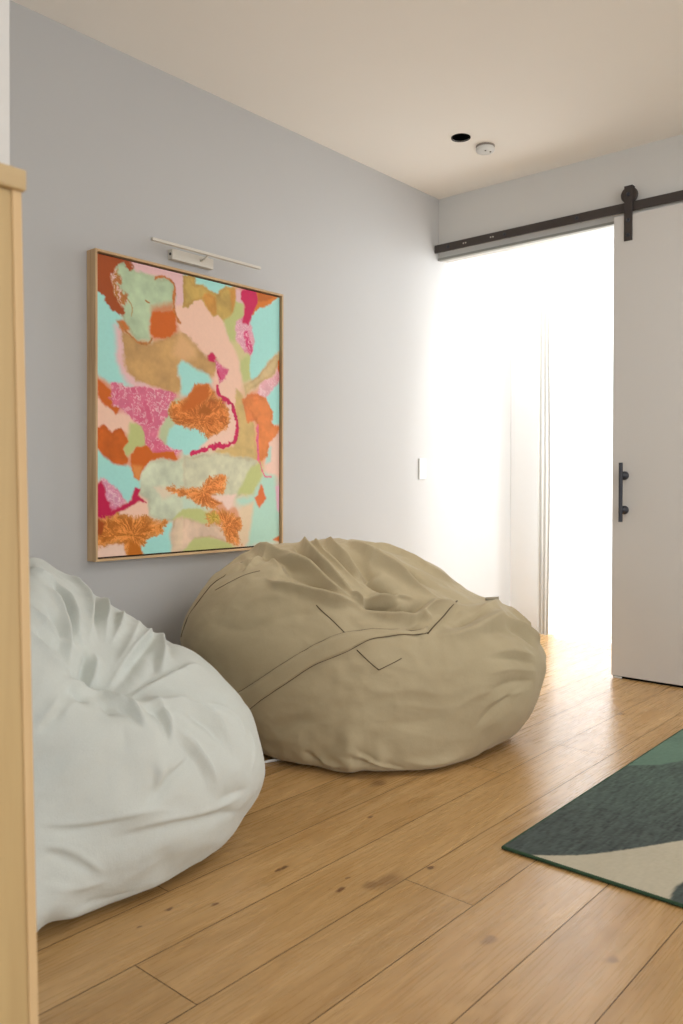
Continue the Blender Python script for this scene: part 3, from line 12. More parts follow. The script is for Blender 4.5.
D_polys=[[[457,158,501,127,555,104,591,143,637,164,684,182,732,287,776,326,786,442,766,503,694,480,637,457,628,386,564,366,457,289],(222,182,160),5.0,3.8,0],[[410,155,478,116,522,136,522,345,444,273,410,216],(222,182,160),6.2,3.8,0],[[16,615,63,625,103,657,183,658,179,720,126,713,85,734,48,708,16,722],(222,182,160),5.0,3.1,0],[[16,570,48,568,100,621,16,627],(222,182,160),5.0,3.1,0],[[637,457,761,445,761,518,771,642,752,643,713,551,656,519],(222,182,160),5.0,3.1,0],[[13,152,49,165,93,220,126,260,115,319,104,410,137,483,183,523,100,531,48,517,12,496],(152,205,196),8.8,5.0,0],[[96,296,126,305,141,405,156,481,230,509,302,522,230,542,145,508,107,409],(212,172,172),13.8,5.0,0],[[168,5,522,4,487,114,410,162,393,70,343,45,294,48,183,53],(212,172,172),6.2,5.0,0],[[122,305,199,340,269,347,376,303,444,273,514,326,531,386,444,396,418,461,444,527,409,543,310,522,198,503,156,468,136,393],(184,143,88),8.8,8.8,3],[[440,277,510,316,573,357,637,378,632,443,591,447,546,434,492,422,440,394],(184,143,88),10.0,6.2,3],[[427,275,514,332,514,374,444,396,393,375],(205,160,110),15.6,5.0,0],[[100,32,153,27,199,50,254,53,310,68,368,47,397,76,397,171,310,205,270,244,269,327,199,333,153,288,126,240,153,165,108,122,108,90],(166,184,150),6.2,6.2,3],[[13,3,145,8,187,43,164,49,138,24,108,33,93,74,74,91,82,127,96,156,108,186,145,231,130,249,85,231,56,204,60,178,13,162],(150,66,8),2.5,7.5,0],[[85,88,115,57,123,107,108,129,160,164,164,186,123,190,93,150],(170,110,40),3.8,13.8,2],[[286,189,393,151,397,205,286,229],(192,125,85),13.8,5.0,0],[[279,230,294,214,393,185,407,203,403,278,376,304,294,314,276,296],(190,90,12),3.8,6.2,0],[[106,274,145,271,168,299,130,310],(182,104,40),5.0,5.0,0],[[420,426,448,401,514,423,531,463,496,487,427,460],(152,205,196),8.8,5.0,0],[[440,414,492,426,546,434,591,447,608,472,546,490,501,505,475,549,440,538],(152,205,196),8.8,3.8,0],[[449,19,466,9,741,11,693,33,637,72,591,62,546,56,501,57,484,26],(152,205,196),3.8,3.8,0],[[442,50,478,13,513,20,514,117,474,144,444,88],(184,152,80),5.0,6.2,3],[[445,23,484,19,501,52,564,48,591,64,646,71,703,23,763,28,759,101,722,173,684,189,651,162,618,173,591,150,555,107,510,127,471,156,445,160],(184,152,80),3.1,6.2,3],[[559,99,591,76,628,88,637,157,618,171,591,149],(196,140,62),5.6,5.0,3],[[722,35,761,28,756,102,727,136],(196,140,62),7.5,5.0,3],[[761,76,802,76,800,146,761,181,753,285,722,274,684,186,732,157],(176,180,116),7.5,3.8,0],[[776,318,849,309,849,436,811,454,783,398],(176,180,116),8.8,3.8,0],[[732,273,781,281,831,319,781,355],(196,182,130),8.8,3.8,0],[[759,27,792,30,802,83,761,81],(212,172,172),5.0,2.5,0],[[856,137,912,80,996,51,1059,6,1056,288,986,319,912,415,861,453,844,392,856,316,871,254,842,191],(152,205,196),6.2,5.0,0],[[759,182,810,148,856,190,873,254,851,320,811,310,761,254],(212,150,166),5.0,5.0,2],[[883,11,1026,16,980,59,902,87,863,130,850,116,881,66],(200,112,28),3.1,6.2,0],[[901,10,996,18,954,48,896,56],(178,92,16),3.8,5.0,0],[[788,34,830,14,889,19,893,64,863,121,832,186,798,176,810,130,815,88,792,66],(186,18,76),3.1,5.0,0],[[808,215,830,214,863,300,847,322,814,269],(204,60,112),3.8,5.0,2],[[902,419,975,340,1045,282,1048,324,997,410,912,456,851,492,816,509,809,469],(194,168,120),5.0,5.0,3],[[918,459,997,420,1046,366,1042,432,986,500,933,537,900,508],(216,160,166),4.4,6.2,2],[[1033,333,1053,323,1053,400,1033,375],(190,90,12),2.5,3.8,0],[[960,520,1046,436,1053,625,997,628,988,567],(152,205,196),5.0,5.0,0],[[991,522,1053,517,1049,637,997,652],(152,205,196),5.0,3.8,0],[[759,492,793,514,813,587,833,638,757,643],(194,164,108),6.2,5.0,3],[[756,537,799,534,874,662,894,823,684,835,633,790,742,765,773,690],(194,164,104),5.0,5.0,3],[[971,737,1047,688,1047,877,976,901,950,818],(220,184,166),6.2,5.0,0],[[955,780,987,756,981,829,953,837],(165,198,185),5.0,3.8,0],[[796,548,831,510,902,504,946,533,993,566,999,628,831,638],(206,116,58),3.1,6.2,3],[[799,535,954,523,999,579,993,648,1042,661,1019,702,976,733,957,802,913,834,894,823,894,661,856,600],(206,118,56),3.1,7.5,3],[[16,520,48,539,81,568,100,621,55,624,16,583],(190,90,12),3.8,3.8,0],[[41,596,122,620,103,655,77,630],(190,90,12),3.1,3.1,0],[[82,523,152,533,253,533,393,537,411,549,367,601,89,621,80,571],(206,104,130),3.1,6.2,2],[[171,685,245,694,249,773,190,788,156,821,133,793,167,746],(176,180,116),7.5,3.8,0],[[326,699,405,569,431,567,418,633,376,710,361,782,322,766],(174,184,144),7.5,3.8,0],[[374,703,426,666,522,696,523,783,426,793,357,773],(152,205,196),6.2,3.8,0],[[449,689,510,688,564,699,587,738,600,745,510,797,449,810],(152,205,196),3.8,3.8,0],[[66,593,372,568,364,643,311,700,303,734,344,771,431,796,392,813,310,812,252,784,237,699,174,657],(206,104,130),3.1,6.2,2],[[18,722,48,706,85,731,126,709,163,760,129,793,163,845,144,866,85,853,41,829,18,785],(190,90,12),2.5,5.0,3],[[13,803,48,833,92,860,161,866,198,902,239,918,221,954,198,954,161,1009,122,980,48,908,13,919],(152,205,196),5.0,3.8,0],[[177,818,204,784,253,778,287,808,392,796,414,831,376,840,342,828,269,843,237,875,215,916,192,908,178,863],(190,90,12),2.5,4.4,0],[[183,863,229,869,215,915,194,908],(206,130,62),7.5,3.8,0],[[228,902,277,848,342,833,409,838,523,804,523,954,444,965,523,1024,444,1066,384,1099,334,1105,269,1075,257,1007,218,980],(188,194,168),5.6,6.2,3],[[449,815,510,820,637,797,897,825,872,857,772,999,713,1016,619,992,546,956,449,963],(190,188,160),6.2,6.2,3],[[767,984,851,865,918,830,926,902,872,988],(176,180,116),8.8,3.8,0],[[767,1013,872,998,934,894,1003,900,1032,986,1050,1211,955,1218,842,1232,852,1104],(164,198,180),11.2,5.0,0],[[449,996,528,1028,628,1055,449,1054],(180,196,176),8.8,5.0,0],[[796,1043,874,1030,837,1208,782,1231,777,1146],(208,184,152),11.2,5.0,0],[[1023,951,1050,951,1050,1083,1030,1063],(216,170,186),5.0,2.5,0],[[218,990,253,1020,263,1077,137,1073,114,1058,175,1032],(222,182,160),6.2,3.8,0],[[293,954,367,954,409,982,342,1008],(206,190,164),11.2,6.2,0],[[16,941,33,926,49,954,64,1005,78,1037,122,1038,175,1006,194,951,220,959,207,986,249,1017,221,1007,122,1052,55,1086,16,1070],(178,10,66),2.5,4.4,0],[[35,913,62,927,129,979,143,1006,122,1032,83,1045,62,1005,48,954],(206,140,164),4.4,6.2,2],[[225,1207,253,1171,326,1141,377,1109,394,1186,386,1244,237,1244],(152,205,196),3.8,3.8,0],[[374,1165,391,1097,461,1071,523,1087,523,1193,478,1243,391,1241],(204,180,152),5.6,5.0,3],[[449,1084,528,1109,638,1127,694,1165,718,1218,600,1184,510,1193,449,1234],(208,180,156),6.2,5.0,3],[[388,1094,444,1056,523,1051,523,1089,461,1072],(176,180,116),5.6,3.8,0],[[449,1056,546,1052,605,1083,582,1119,510,1102,449,1087],(176,180,116),6.2,3.8,0],[[449,1232,510,1186,591,1183,718,1218,743,1247,449,1258],(176,180,116),5.6,3.8,0],[[444,1247,478,1232,523,1193,523,1263],(176,180,116),5.6,3.8,0],[[17,1085,92,1068,245,1078,297,1107,363,1100,336,1144,261,1168,221,1199,232,1241,152,1242,135,1190,69,1192,17,1202],(188,106,28),3.1,8.8,1],[[13,1078,48,1099,34,1149,13,1139],(150,66,8),5.0,5.0,0],[[175,1175,221,1204,232,1238,167,1240],(180,100,20),5.0,6.2,0],[[13,1208,77,1193,135,1190,152,1242,13,1243],(220,188,170),5.0,5.0,0],[[453,960,546,960,591,912,656,888,706,904,680,983,619,992,680,1021,628,1056,528,1026,484,997,381,990,362,960],(188,102,34),3.1,8.8,1],[[614,996,757,990,706,1058,675,1020],(218,188,174),6.2,5.0,0],[[624,1060,685,1069,787,1101,796,1132,767,1175,790,1224,713,1220,685,1172,666,1128,580,1125,591,1082],(190,106,36),3.1,8.8,1],[[580,1083,638,1065,658,1106,610,1128],(168,142,44),5.0,7.5,1],[[711,559,754,618,763,690,734,744,619,763,541,775,600,734,696,679],(222,184,164),5.0,3.1,0],[[471,550,510,503,582,485,630,522,639,557,696,596,718,645,453,661,393,647,415,595],(180,92,16),2.5,7.5,1],[[453,562,684,543,721,620,705,680,637,713,582,731,564,702,510,691,453,687,406,669,374,642,387,584],(182,94,18),2.5,7.5,1],[[532,627,564,577,605,617],(156,84,8),5.0,5.0,0],[[510,511,582,490,591,546,492,610,432,614],(182,92,18),8.8,6.2,0],[[585,357,609,344,634,361,620,386,591,376],(186,18,76),2.5,3.8,0],[[626,379,705,407,686,452,658,473,645,420],(206,92,130),3.8,5.0,2],[[921,940,952,1008,913,1055,880,1007,903,992],(202,100,44),3.8,3.8,0],[[1003,1210,1050,1194,1050,1219],(202,110,50),2.5,3.8,0]]
D_lines=[[[298,64,320,54,343,47,358,48,372,52,384,59,393,68,399,80,403,95,402,109,399,125,396,142,395,157,397,172,401,186,406,198,411,209,422,223,433,233],(178,106,48),5.5,3.1],[[115,274,125,283,134,293,145,302,157,311,170,321,183,330,198,338,214,345,230,350,252,350,269,345,282,322],(168,108,50),4.0,3.8],[[157,168,167,181,177,193,183,206,182,223,177,239],(160,120,60),2.0,1.9],[[642,485,645,499,648,514,656,527,673,535,694,542,713,551,725,563,734,577,742,592,749,608,755,625,761,642],(186,18,76),8.5,3.8],[[682,547,700,552,717,558,732,568,740,582,747,599,752,617,757,632,762,648,767,661,768,676,767,690,764,707,759,723,752,736,738,747,721,754,703,760],(186,18,76),8.5,3.8],[[718,755,697,758,676,761,656,764,636,767,619,770,594,777,574,783,555,789,529,794,506,798],(186,18,76),12.0,5.0],[[645,424,661,454],(186,18,76),3.5,2.5],[[897,657,897,673,897,689,897,704,897,720,897,736,898,753,899,770,900,787,901,804,903,821],(208,92,120),6.5,3.1],[[913,834,918,850,923,866,929,879,947,903,966,904,989,903],(208,92,120),4.0,2.5],[[250,165,266,171],(160,105,40),4.0,2.5]]
D_knots=[[1.659,1.703,0.0621],[1.641,1.659,0.0359],[1.596,1.585,0.0177],[1.406,1.579,0.0187],[1.4,1.558,0.0133],[1.364,1.996,0.0154],[2.001,1.63,0.0248],[1.7,1.835,0.0161],[2.245,1.737,0.0259],[1.343,1.239,0.0121],[1.411,1.33,0.0122],[1.357,1.143,0.0093],[1.494,3.646,0.0312],[1.201,2.243,0.0481],[1.57,1.647,0.0104]]
D_rugc=[[1.815,2.032],[1.869,2.059],[1.902,2.083],[1.941,2.115],[1.977,2.148],[2.015,2.197],[2.054,2.257],[2.079,2.296],[2.106,2.342],[2.134,2.39],[2.163,2.438]]
D_rugd=[[2.256,2.057],[2.247,2.102],[2.242,2.146],[2.245,2.19]]
D_rugg=[[1.794,2.96],[1.839,3.006],[1.883,3.045],[1.927,3.148]]
# cloth wrinkle heights in 0.8 mm steps; each row: face*100+row, first column, values
D_wrinkles_a=[[0,1,1,1,1,1,1,2,2,-2,-6,-7,-11,-13,-10,-5,-1,4,8,12,14,14,13,11,7,2,-2,-5,-5,-3,-2,-1,0,1,3,5,6,5,5,4,4,5,6,5,3,1,-1,-2,-3,-3,-2,0,3,4,3,0,-3,-3,-1,1,0,1,2,2,1,1,2,7,15,17,9,3,2,1],
[1,3,1,1,1,1,1,0,-1,-2,-9,-13,-11,-7,-4,0,5,10,13,13,13,11,8,4,-1,-5,-7,-6,-4,-3,-1,0,3,4,4,2,1,1,2,4,5,6,5,3,2,1,1,1,2,3,5,4,2,-1,-3,-1,1,1,-1,-2,0,2,3,1,-3,-1,5,7,3,1,1,1],
[2,7,-1,-2,-1,1,-5,-9,-9,-8,-6,-4,0,5,10,11,11,10,9,5,0,-4,-7,-7,-6,-3,-2,1,2,2,1,0,-1,-2,-1,1,3,5,6,4,3,3,3,3,4,5,6,3,0,-3,-3,0,2,1,-2,-3,0,4,4,-5,-14,-13,-3,3,2,1,1,1],
[3,6,-1,-3,-5,-4,2,-2,-4,-3,-3,-2,-3,-2,2,7,9,8,8,8,6,2,-2,-5,-7,-6,-3,-1,1,1,0,-1,-3,-3,-4,-2,0,3,6,7,6,4,3,3,3,4,5,5,2,-2,-4,-3,1,2,0,-2,-1,3,6,0,-15,-25,-18,-3,5,3,2,2,1],
[4,6,-2,-4,-7,-4,3,1,-1,0,0,0,-2,-2,0,5,7,7,7,6,5,4,1,-2,-5,-5,-3,0,2,1,-1,-3,-5,-5,-5,-3,-1,2,5,7,7,5,4,2,2,3,4,4,0,-3,-4,-1,1,0,-1,-1,3,8,5,-8,-25,-31,-17,2,8,4,3,2],
[5,6,-1,-4,-6,-2,3,1,-2,-2,-2,-2,-3,-3,-2,1,5,6,6,5,4,3,2,1,-1,-3,-2,0,3,1,-2,-4,-5,-5,-4,-3,-2,0,3,6,7,5,4,3,3,3,3,2,-1,-4,-3,0,0,-2,-2,1,9,10,0,-18,-33,-31,-10,8,11,6,3,-1,-5],
[6,6,-1,-3,-3,0,2,-3,-5,-5,-6,-6,-5,-3,-3,-2,0,2,4,4,3,2,2,2,2,1,0,1,3,1,-2,-4,-5,-5,-4,-3,-3,-1,2,4,4,3,3,3,3,3,2,0,-3,-4,-1,0,-1,-3,0,7,13,7,-10,-27,-37,-26,-3,14,13,6,1,-5,-11],
[7,6,-1,-1,-1,1,-1,-6,-7,-8,-9,-8,-6,-3,-2,-3,-2,-1,0,2,2,2,3,3,4,4,3,2,3,0,-2,-3,-3,-4,-3,-3,-4,-1,2,2,2,1,1,2,3,3,1,-2,-3,-2,0,0,-2,-2,4,13,12,-2,-21,-34,-36,-21,3,17,13,5,-2,-11,-19],
[8,10,-3,-6,-7,-9,-10,-8,-6,-3,0,0,-1,-1,-3,-2,1,3,4,5,6,7,5,3,2,0,-2,-2,-2,-3,-2,-4,-4,-1,1,0,0,0,1,2,3,3,-1,-3,-3,0,0,-1,-2,1,11,17,6,-14,-30,-37,-34,-16,8,18,11,1,-9,-19,-26],
[9,10,-3,-5,-4,-6,-7,-6,-3,-1,1,3,2,0,-4,-5,-1,3,5,7,8,7,5,3,2,1,-1,-1,-1,-2,-3,-4,-3,-1,-1,-2,-2,0,1,3,3,2,-2,-3,-1,1,-1,-2,-1,5,16,15,-4,-25,-35,-37,-30,-10,11,16,6,-6,-17,-24,-26],
[10,10,-3,-3,-1,-1,-3,-3,-1,0,1,3,3,2,-4,-7,-3,1,3,6,7,4,1,1,1,2,2,2,1,-1,-4,-4,-2,-1,-3,-4,-2,-1,1,3,3,1,-1,0,1,1,-1,-2,2,11,18,9,-15,-31,-36,-35,-26,-5,13,13,-1,-14,-23,-24,-19],
[11,9,-1,-3,-2,0,1,-1,0,1,0,1,2,3,3,-3,-8,-6,-2,0,3,4,2,-2,-3,-1,1,3,3,2,-1,-3,-2,-1,-2,-4,-5,-3,-1,2,3,3,1,1,3,3,1,-1,0,6,17,18,0,-23,-34,-34,-32,-20,0,14,7,-10,-22,-24,-19,-12],
[12,9,-1,-2,-2,0,1,-1,0,2,1,1,2,4,3,-2,-8,-7,-4,-2,1,3,1,-3,-4,-2,2,4,4,3,1,0,0,0,-3,-5,-4,-3,0,2,2,2,3,4,5,5,2,1,4,12,22,15,-8,-28,-32,-30,-27,-14,3,12,0,-18,-24,-20,-12,-6],
[13,4,-1,-1,0,0,-1,-1,-2,-3,-1,1,-1,-2,1,3,2,2,4,4,-1,-7,-8,-6,-3,-1,1,0,-4,-5,-3,2,4,4,4,3,2,2,1,-2,-3,-3,-1,1,1,0,1,3,5,5,4,1,2,7,18,24,8,-16,-29,-27,-24,-20,-7,6,8,-8,-21,-20,-13,-7,-3],
[14,4,-1,-1,0,0,0,-1,-2,-3,-1,2,0,-3,0,3,4,3,4,4,0,-6,-8,-7,-4,-1,1,-1,-5,-6,-3,1,3,3,3,3,4,5,3,1,0,0,0,-1,-2,-1,1,3,4,3,0,-3,-1,7,20,22,1,-22,-28,-22,-18,-13,-2,6,3,-12,-18,-14,-8,-3],
[15,10,-1,-2,0,3,1,-4,-1,3,4,4,4,4,0,-5,-8,-7,-4,-1,1,-1,-6,-6,-3,1,3,2,3,4,5,7,6,4,2,1,-1,-4,-5,-3,0,1,1,-1,-5,-8,-5,5,19,17,-7,-26,-25,-17,-12,-7,0,4,-2,-12,-13,-9,-4,-1,2],
[16,9,-1,-1,-1,0,4,1,-4,-2,2,4,4,5,5,1,-4,-6,-6,-4,-1,2,-1,-5,-6,-3,1,3,4,5,7,7,5,3,1,-1,-2,-3,-4,-5,-5,-3,-2,-2,-5,-9,-12,-9,3,17,12,-13,-27,-21,-12,-7,-3,0,2,-3,-10,-9,-6,-2,0,2],
[17,7,-1,-1,-1,-2,-2,0,3,1,-5,-3,2,4,5,6,6,3,-1,-4,-4,-3,0,3,0,-5,-6,-3,1,3,4,6,8,7,3,-1,-3,-4,-5,-4,-3,-4,-5,-5,-5,-5,-7,-11,-15,-11,1,14,8,-15,-26,-18,-9,-4,-2,-2,0,-3,-7,-7,-4,-2,0,1],
[18,7,-1,-1,-2,-2,-2,-1,3,2,-5,-4,1,4,6,8,8,6,3,0,-2,-1,2,4,0,-4,-5,-3,-1,1,3,5,6,5,2,-2,-3,-4,-5,-5,-4,-2,-2,-3,-4,-4,-6,-10,-15,-12,0,12,5,-17,-25,-17,-9,-5,-3,-3,0,-3,-6,-6,-4,-2,-1],
[19,7,-1,-1,-2,-3,-3,-2,2,2,-4,-6,-2,3,6,8,9,8,7,4,1,1,3,5,1,-2,-4,-3,-2,-1,1,3,4,4,1,-2,-3,-3,-3,-4,-3,-2,0,0,0,0,-3,-7,-12,-12,-2,9,2,-18,-24,-17,-10,-6,-5,-2,-1,-4,-6,-6,-4,-3,-2],
[20,8,-1,-1,-2,-3,-3,1,3,-2,-7,-5,0,4,7,8,9,8,7,4,3,4,6,2,0,-2,-1,-1,-1,0,2,3,3,0,-3,-4,-3,-2,-2,-2,-1,0,0,1,2,0,-4,-10,-12,-5,6,1,-18,-24,-18,-12,-8,-6,-2,-2,-5,-5,-5,-5,-4,-2,3],
[21,8,-1,-1,-1,-2,-3,0,3,0,-7,-8,-3,2,6,7,8,9,9,7,5,6,6,3,1,0,0,0,0,1,3,4,3,0,-4,-5,-5,-4,-2,-3,-3,-3,-1,0,2,1,-2,-8,-12,-7,3,0,-18,-25,-19,-13,-10,-6,-3,-4,-6,-6,-5,-5,-4,1,9],
[22,8,-1,-1,-2,-2,-3,-1,3,1,-7,-9,-5,0,4,6,6,8,9,9,8,7,7,4,1,1,2,1,-1,1,5,6,5,1,-2,-4,-5,-5,-5,-6,-6,-6,-4,-2,0,1,-2,-7,-10,-7,3,3,-15,-23,-19,-14,-10,-5,-4,-6,-7,-6,-5,-4,-1,8,18],
[23,8,-1,-1,-2,-2,-3,-2,1,1,-7,-10,-7,-2,3,5,6,7,9,10,10,9,7,4,1,1,3,1,-1,0,4,6,6,3,1,-1,-3,-4,-5,-6,-7,-7,-6,-4,-2,0,-1,-5,-5,-1,8,7,-10,-20,-18,-13,-8,-5,-5,-7,-7,-7,-5,-2,6,16,24],
[24,8,-1,-1,-2,-3,-4,-3,0,0,-6,-10,-8,-3,3,5,5,6,8,10,10,10,8,4,0,0,2,1,-2,-1,2,5,5,3,0,-1,-3,-4,-4,-4,-4,-4,-4,-5,-5,-2,0,-1,2,7,13,11,-5,-16,-15,-10,-6,-4,-5,-7,-7,-6,-3,5,14,20,20],
[25,8,-1,-1,-2,-3,-4,-4,-2,0,-5,-9,-8,-3,3,6,6,6,7,9,10,9,8,5,0,-1,1,2,-1,-2,-1,2,4,2,1,-1,-3,-4,-4,-3,-1,0,0,-4,-6,-5,-1,1,5,9,11,13,1,-11,-11,-7,-4,-4,-5,-6,-6,-3,4,13,19,17,10],
[26,9,-1,-2,-2,-4,-4,-3,0,-3,-7,-6,-3,3,7,7,6,7,8,8,7,6,5,2,0,1,2,1,-1,-2,0,3,3,2,0,-2,-3,-2,0,2,4,3,-2,-6,-7,-2,2,3,4,9,14,7,-6,-7,-4,-3,-3,-5,-6,-4,2,11,17,15,9,3],
[27,9,-1,-1,-2,-3,-4,-4,-1,-1,-4,-4,-1,4,7,7,7,7,8,7,5,3,3,3,1,1,3,3,1,-1,0,2,3,3,2,0,0,1,3,6,9,6,0,-5,-8,-3,3,2,1,7,17,14,0,-4,-2,-1,-2,-4,-4,0,9,15,13,7,3,1],
[28,9,-1,-1,-2,-2,-4,-4,-2,0,-1,-1,1,5,6,6,6,7,7,7,5,2,1,2,3,2,4,5,4,2,1,3,4,4,3,3,2,3,5,9,11,7,1,-4,-8,-6,0,0,-1,5,18,19,6,-1,-1,0,-2,-2,0,7,12,11,6,2],
[29,10,-1,-1,-2,-5,-5,-3,-2,0,1,3,6,6,5,5,6,7,6,5,2,0,0,3,3,4,6,6,4,3,4,4,4,4,3,3,3,5,10,13,7,-1,-7,-10,-10,-6,-2,-2,4,18,22,11,2,0,0,-1,1,6,10,9,5,1,0,-1,-1],
[30,11,-1,-3,-5,-6,-5,-2,0,2,4,7,7,5,4,5,5,5,5,3,0,-2,1,5,6,7,7,5,5,5,5,4,3,3,2,2,5,11,14,8,-3,-10,-13,-13,-9,-3,-1,4,17,23,14,3,0,0,2,6,9,8,4,0,-1,-2,-2,-3],
[31,11,-1,-2,-5,-6,-5,-1,1,3,4,8,9,7,5,3,2,2,3,3,1,-3,0,5,7,8,7,5,5,5,5,4,3,3,2,2,5,11,15,9,-2,-11,-14,-13,-12,-4,0,5,16,23,15,4,0,1,5,8,7,3,0,-2,-2,-3,-4,-5],
[32,11,-1,-2,-4,-5,-5,-2,1,3,5,7,9,9,7,4,0,-1,1,3,1,-2,-2,2,6,7,7,6,6,5,4,3,3,3,3,3,5,11,16,10,-2,-12,-15,-14,-14,-8,1,6,15,22,14,5,1,3,6,5,2,-1,-2,-3,-4,-6,-8,-10],
[33,12,-1,-3,-4,-5,-4,-2,2,4,5,6,7,8,7,2,-3,-2,1,2,-1,-3,-1,2,6,6,6,6,5,4,3,2,3,3,3,5,11,16,11,-2,-14,-17,-15,-15,-11,-1,6,14,20,12,4,3,4,4,1,-1,-3,-4,-4,-7,-11,-13,-15],
[34,12,-1,-2,-4,-5,-5,-3,0,2,1,1,3,7,8,5,-1,-4,-2,2,1,-3,-4,-1,3,6,7,7,5,3,1,1,2,3,3,5,10,16,11,-2,-15,-19,-15,-14,-13,-4,6,14,18,11,5,4,2,0,-2,-3,-4,-5,-7,-11,-16,-18,-16],
[35,11,-1,-1,-2,-3,-4,-4,-3,-3,-3,-4,-3,-1,4,7,7,3,-1,-3,1,3,0,-4,-4,0,5,8,8,5,1,-1,0,1,3,3,4,8,15,12,-1,-14,-20,-15,-13,-14,-7,5,13,16,10,4,2,0,-2,-4,-5,-5,-7,-11,-16,-19,-16,-11],
[36,11,-1,-1,-2,-3,-4,-5,-7,-8,-7,-6,-5,-2,2,6,7,4,1,-2,-1,3,1,-4,-6,-2,4,8,9,5,0,-3,-1,1,3,2,2,5,13,13,1,-12,-19,-15,-12,-13,-10,3,13,15,9,2,-1,-2,-3,-5,-6,-7,-11,-15,-18,-16,-11,-5],
[37,12,-1,-2,-3,-5,-7,-9,-9,-8,-7,-4,-1,2,5,6,3,1,0,-2,0,1,-4,-8,-5,2,8,9,5,-2,-5,-1,2,2,0,-1,1,11,14,4,-9,-18,-14,-10,-12,-11,0,11,14,8,1,-2,-3,-5,-6,-8,-10,-14,-17,-15,-11,-5,-2],
[38,11,-1,-1,-2,-4,-7,-9,-8,-7,-6,-5,-3,-1,1,4,5,2,1,1,-1,-2,0,-3,-8,-7,1,7,8,3,-4,-6,-1,2,1,-1,-4,-2,8,15,8,-6,-17,-14,-9,-10,-11,-2,10,13,7,1,-3,-6,-7,-8,-10,-13,-15,-14,-10,-5,-2],
[39,11,-1,-1,-2,-4,-7,-9,-7,-5,-4,-2,-1,0,2,4,4,3,3,2,0,-1,0,-3,-7,-7,0,7,7,0,-7,-6,1,3,1,-2,-6,-6,5,14,10,-4,-15,-14,-9,-9,-9,-3,7,11,6,-1,-5,-7,-8,-10,-12,-13,-12,-9,-6,-2,0,2],
[40,12,-1,-3,-4,-7,-8,-7,-5,-4,-1,1,2,3,4,4,4,4,3,2,1,1,-2,-6,-7,0,6,6,-2,-9,-6,3,4,1,-3,-8,-8,2,13,12,-1,-13,-14,-9,-8,-7,-3,5,7,2,-4,-7,-8,-9,-10,-11,-10,-8,-5,-3,0,1,2],
[41,12,-1,-3,-5,-7,-8,-7,-5,-5,-2,1,2,3,5,4,4,4,3,3,3,2,-2,-6,-6,0,6,4,-5,-9,-3,5,5,1,-4,-9,-8,2,13,14,2,-10,-12,-8,-6,-4,-1,3,2,-2,-6,-8,-8,-8,-9,-8,-6,-5,-3,-1,1,2,3],
[42,8,1,1,0,0,-1,-3,-5,-7,-8,-7,-5,-5,-3,0,2,3,5,4,4,4,3,2,3,3,-2,-6,-6,1,6,2,-7,-8,0,7,5,0,-5,-10,-8,1,13,16,5,-7,-10,-5,-2,-1,0,-1,-2,-5,-7,-7,-7,-7,-6,-4,-3,-3,-2,0,2,2,2],
[43,9,1,1,0,-1,-2,-4,-7,-8,-8,-5,-4,-4,0,2,4,5,5,5,4,2,2,3,3,-1,-6,-5,1,5,0,-8,-6,3,6,2,-2,-6,-10,-8,2,13,17,7,-4,-6,-1,0,0,-2,-4,-5,-6,-5,-5,-4,-4,-3,-2,-2,-2,-1,0,2,2,2],
[44,9,1,1,1,0,-2,-4,-7,-9,-8,-4,-3,-3,0,2,3,5,5,5,3,3,3,3,3,0,-4,-2,3,5,-3,-9,-4,5,4,0,-4,-8,-11,-7,2,12,17,8,0,-1,2,1,-1,-4,-6,-5,-4,-3,-2,-2,-2,-3,-3,-3,-3,-1,1,2,2,1],
[45,9,1,1,1,0,-2,-5,-7,-8,-7,-3,0,-1,-1,1,3,5,5,5,3,3,3,4,3,1,-1,2,6,4,-4,-7,-1,5,2,-2,-5,-9,-11,-5,3,12,17,10,3,3,5,2,-2,-5,-6,-4,-2,0,0,1,0,-3,-4,-4,-3,-1,1,1,1],
[46,10,1,0,-1,-3,-5,-6,-6,-5,-1,2,0,0,1,3,5,5,4,3,2,3,4,4,2,2,5,7,3,-4,-4,3,4,-1,-3,-5,-10,-10,-5,3,11,17,11,4,4,7,3,-3,-6,-5,-2,0,1,2,2,0,-3,-5,-4,-2,-1],
[47,12,-1,-3,-5,-5,-4,-3,1,2,2,1,2,4,5,5,4,3,2,3,4,4,4,4,6,7,2,-3,0,4,1,-3,-4,-5,-9,-9,-5,2,10,16,12,4,4,8,2,-4,-6,-4,-1,2,3,3,3,0,-3,-4,-4,-2,-1,-1,-2,0,2],
[48,11,-1,-2,-4,-5,-5,-5,-3,-2,-1,1,3,3,4,5,5,4,2,2,3,4,4,4,5,7,6,2,0,2,2,-3,-5,-4,-5,-8,-9,-5,3,10,14,12,4,4,8,2,-4,-5,-3,1,4,5,4,3,0,-2,-3,-3,-2,-2,-1,0,3,6],
[49,10,-1,-1,-3,-4,-5,-6,-7,-6,-4,-3,-1,2,4,5,5,5,5,3,2,3,3,3,4,6,7,6,3,1,1,-1,-6,-6,-4,-5,-8,-9,-1,7,10,10,9,3,4,7,1,-5,-4,-1,3,4,5,4,2,1,-1,-2,-2,-2,-1,0,4,9,12],
[50,9,-1,-1,-2,-3,-4,-5,-6,-7,-7,-4,-3,-2,0,4,6,6,6,5,4,3,3,3,3,4,5,5,4,3,2,0,-4,-6,-6,-6,-6,-7,-3,6,10,7,7,6,2,4,7,0,-6,-5,-1,3,4,4,3,1,0,-1,-2,-1,-1,0,3,9,13,13],
[51,7,-1,-1,-1,-1,-2,-3,-4,-5,-5,-6,-6,-3,-2,-2,-1,3,5,5,5,4,4,4,3,3,4,4,4,3,3,3,1,-2,-5,-7,-8,-10,-9,-3,6,13,9,1,1,3,3,5,8,1,-6,-6,-3,1,4,4,2,0,-1,-2,-1,0,0,1,7,13,14,9],
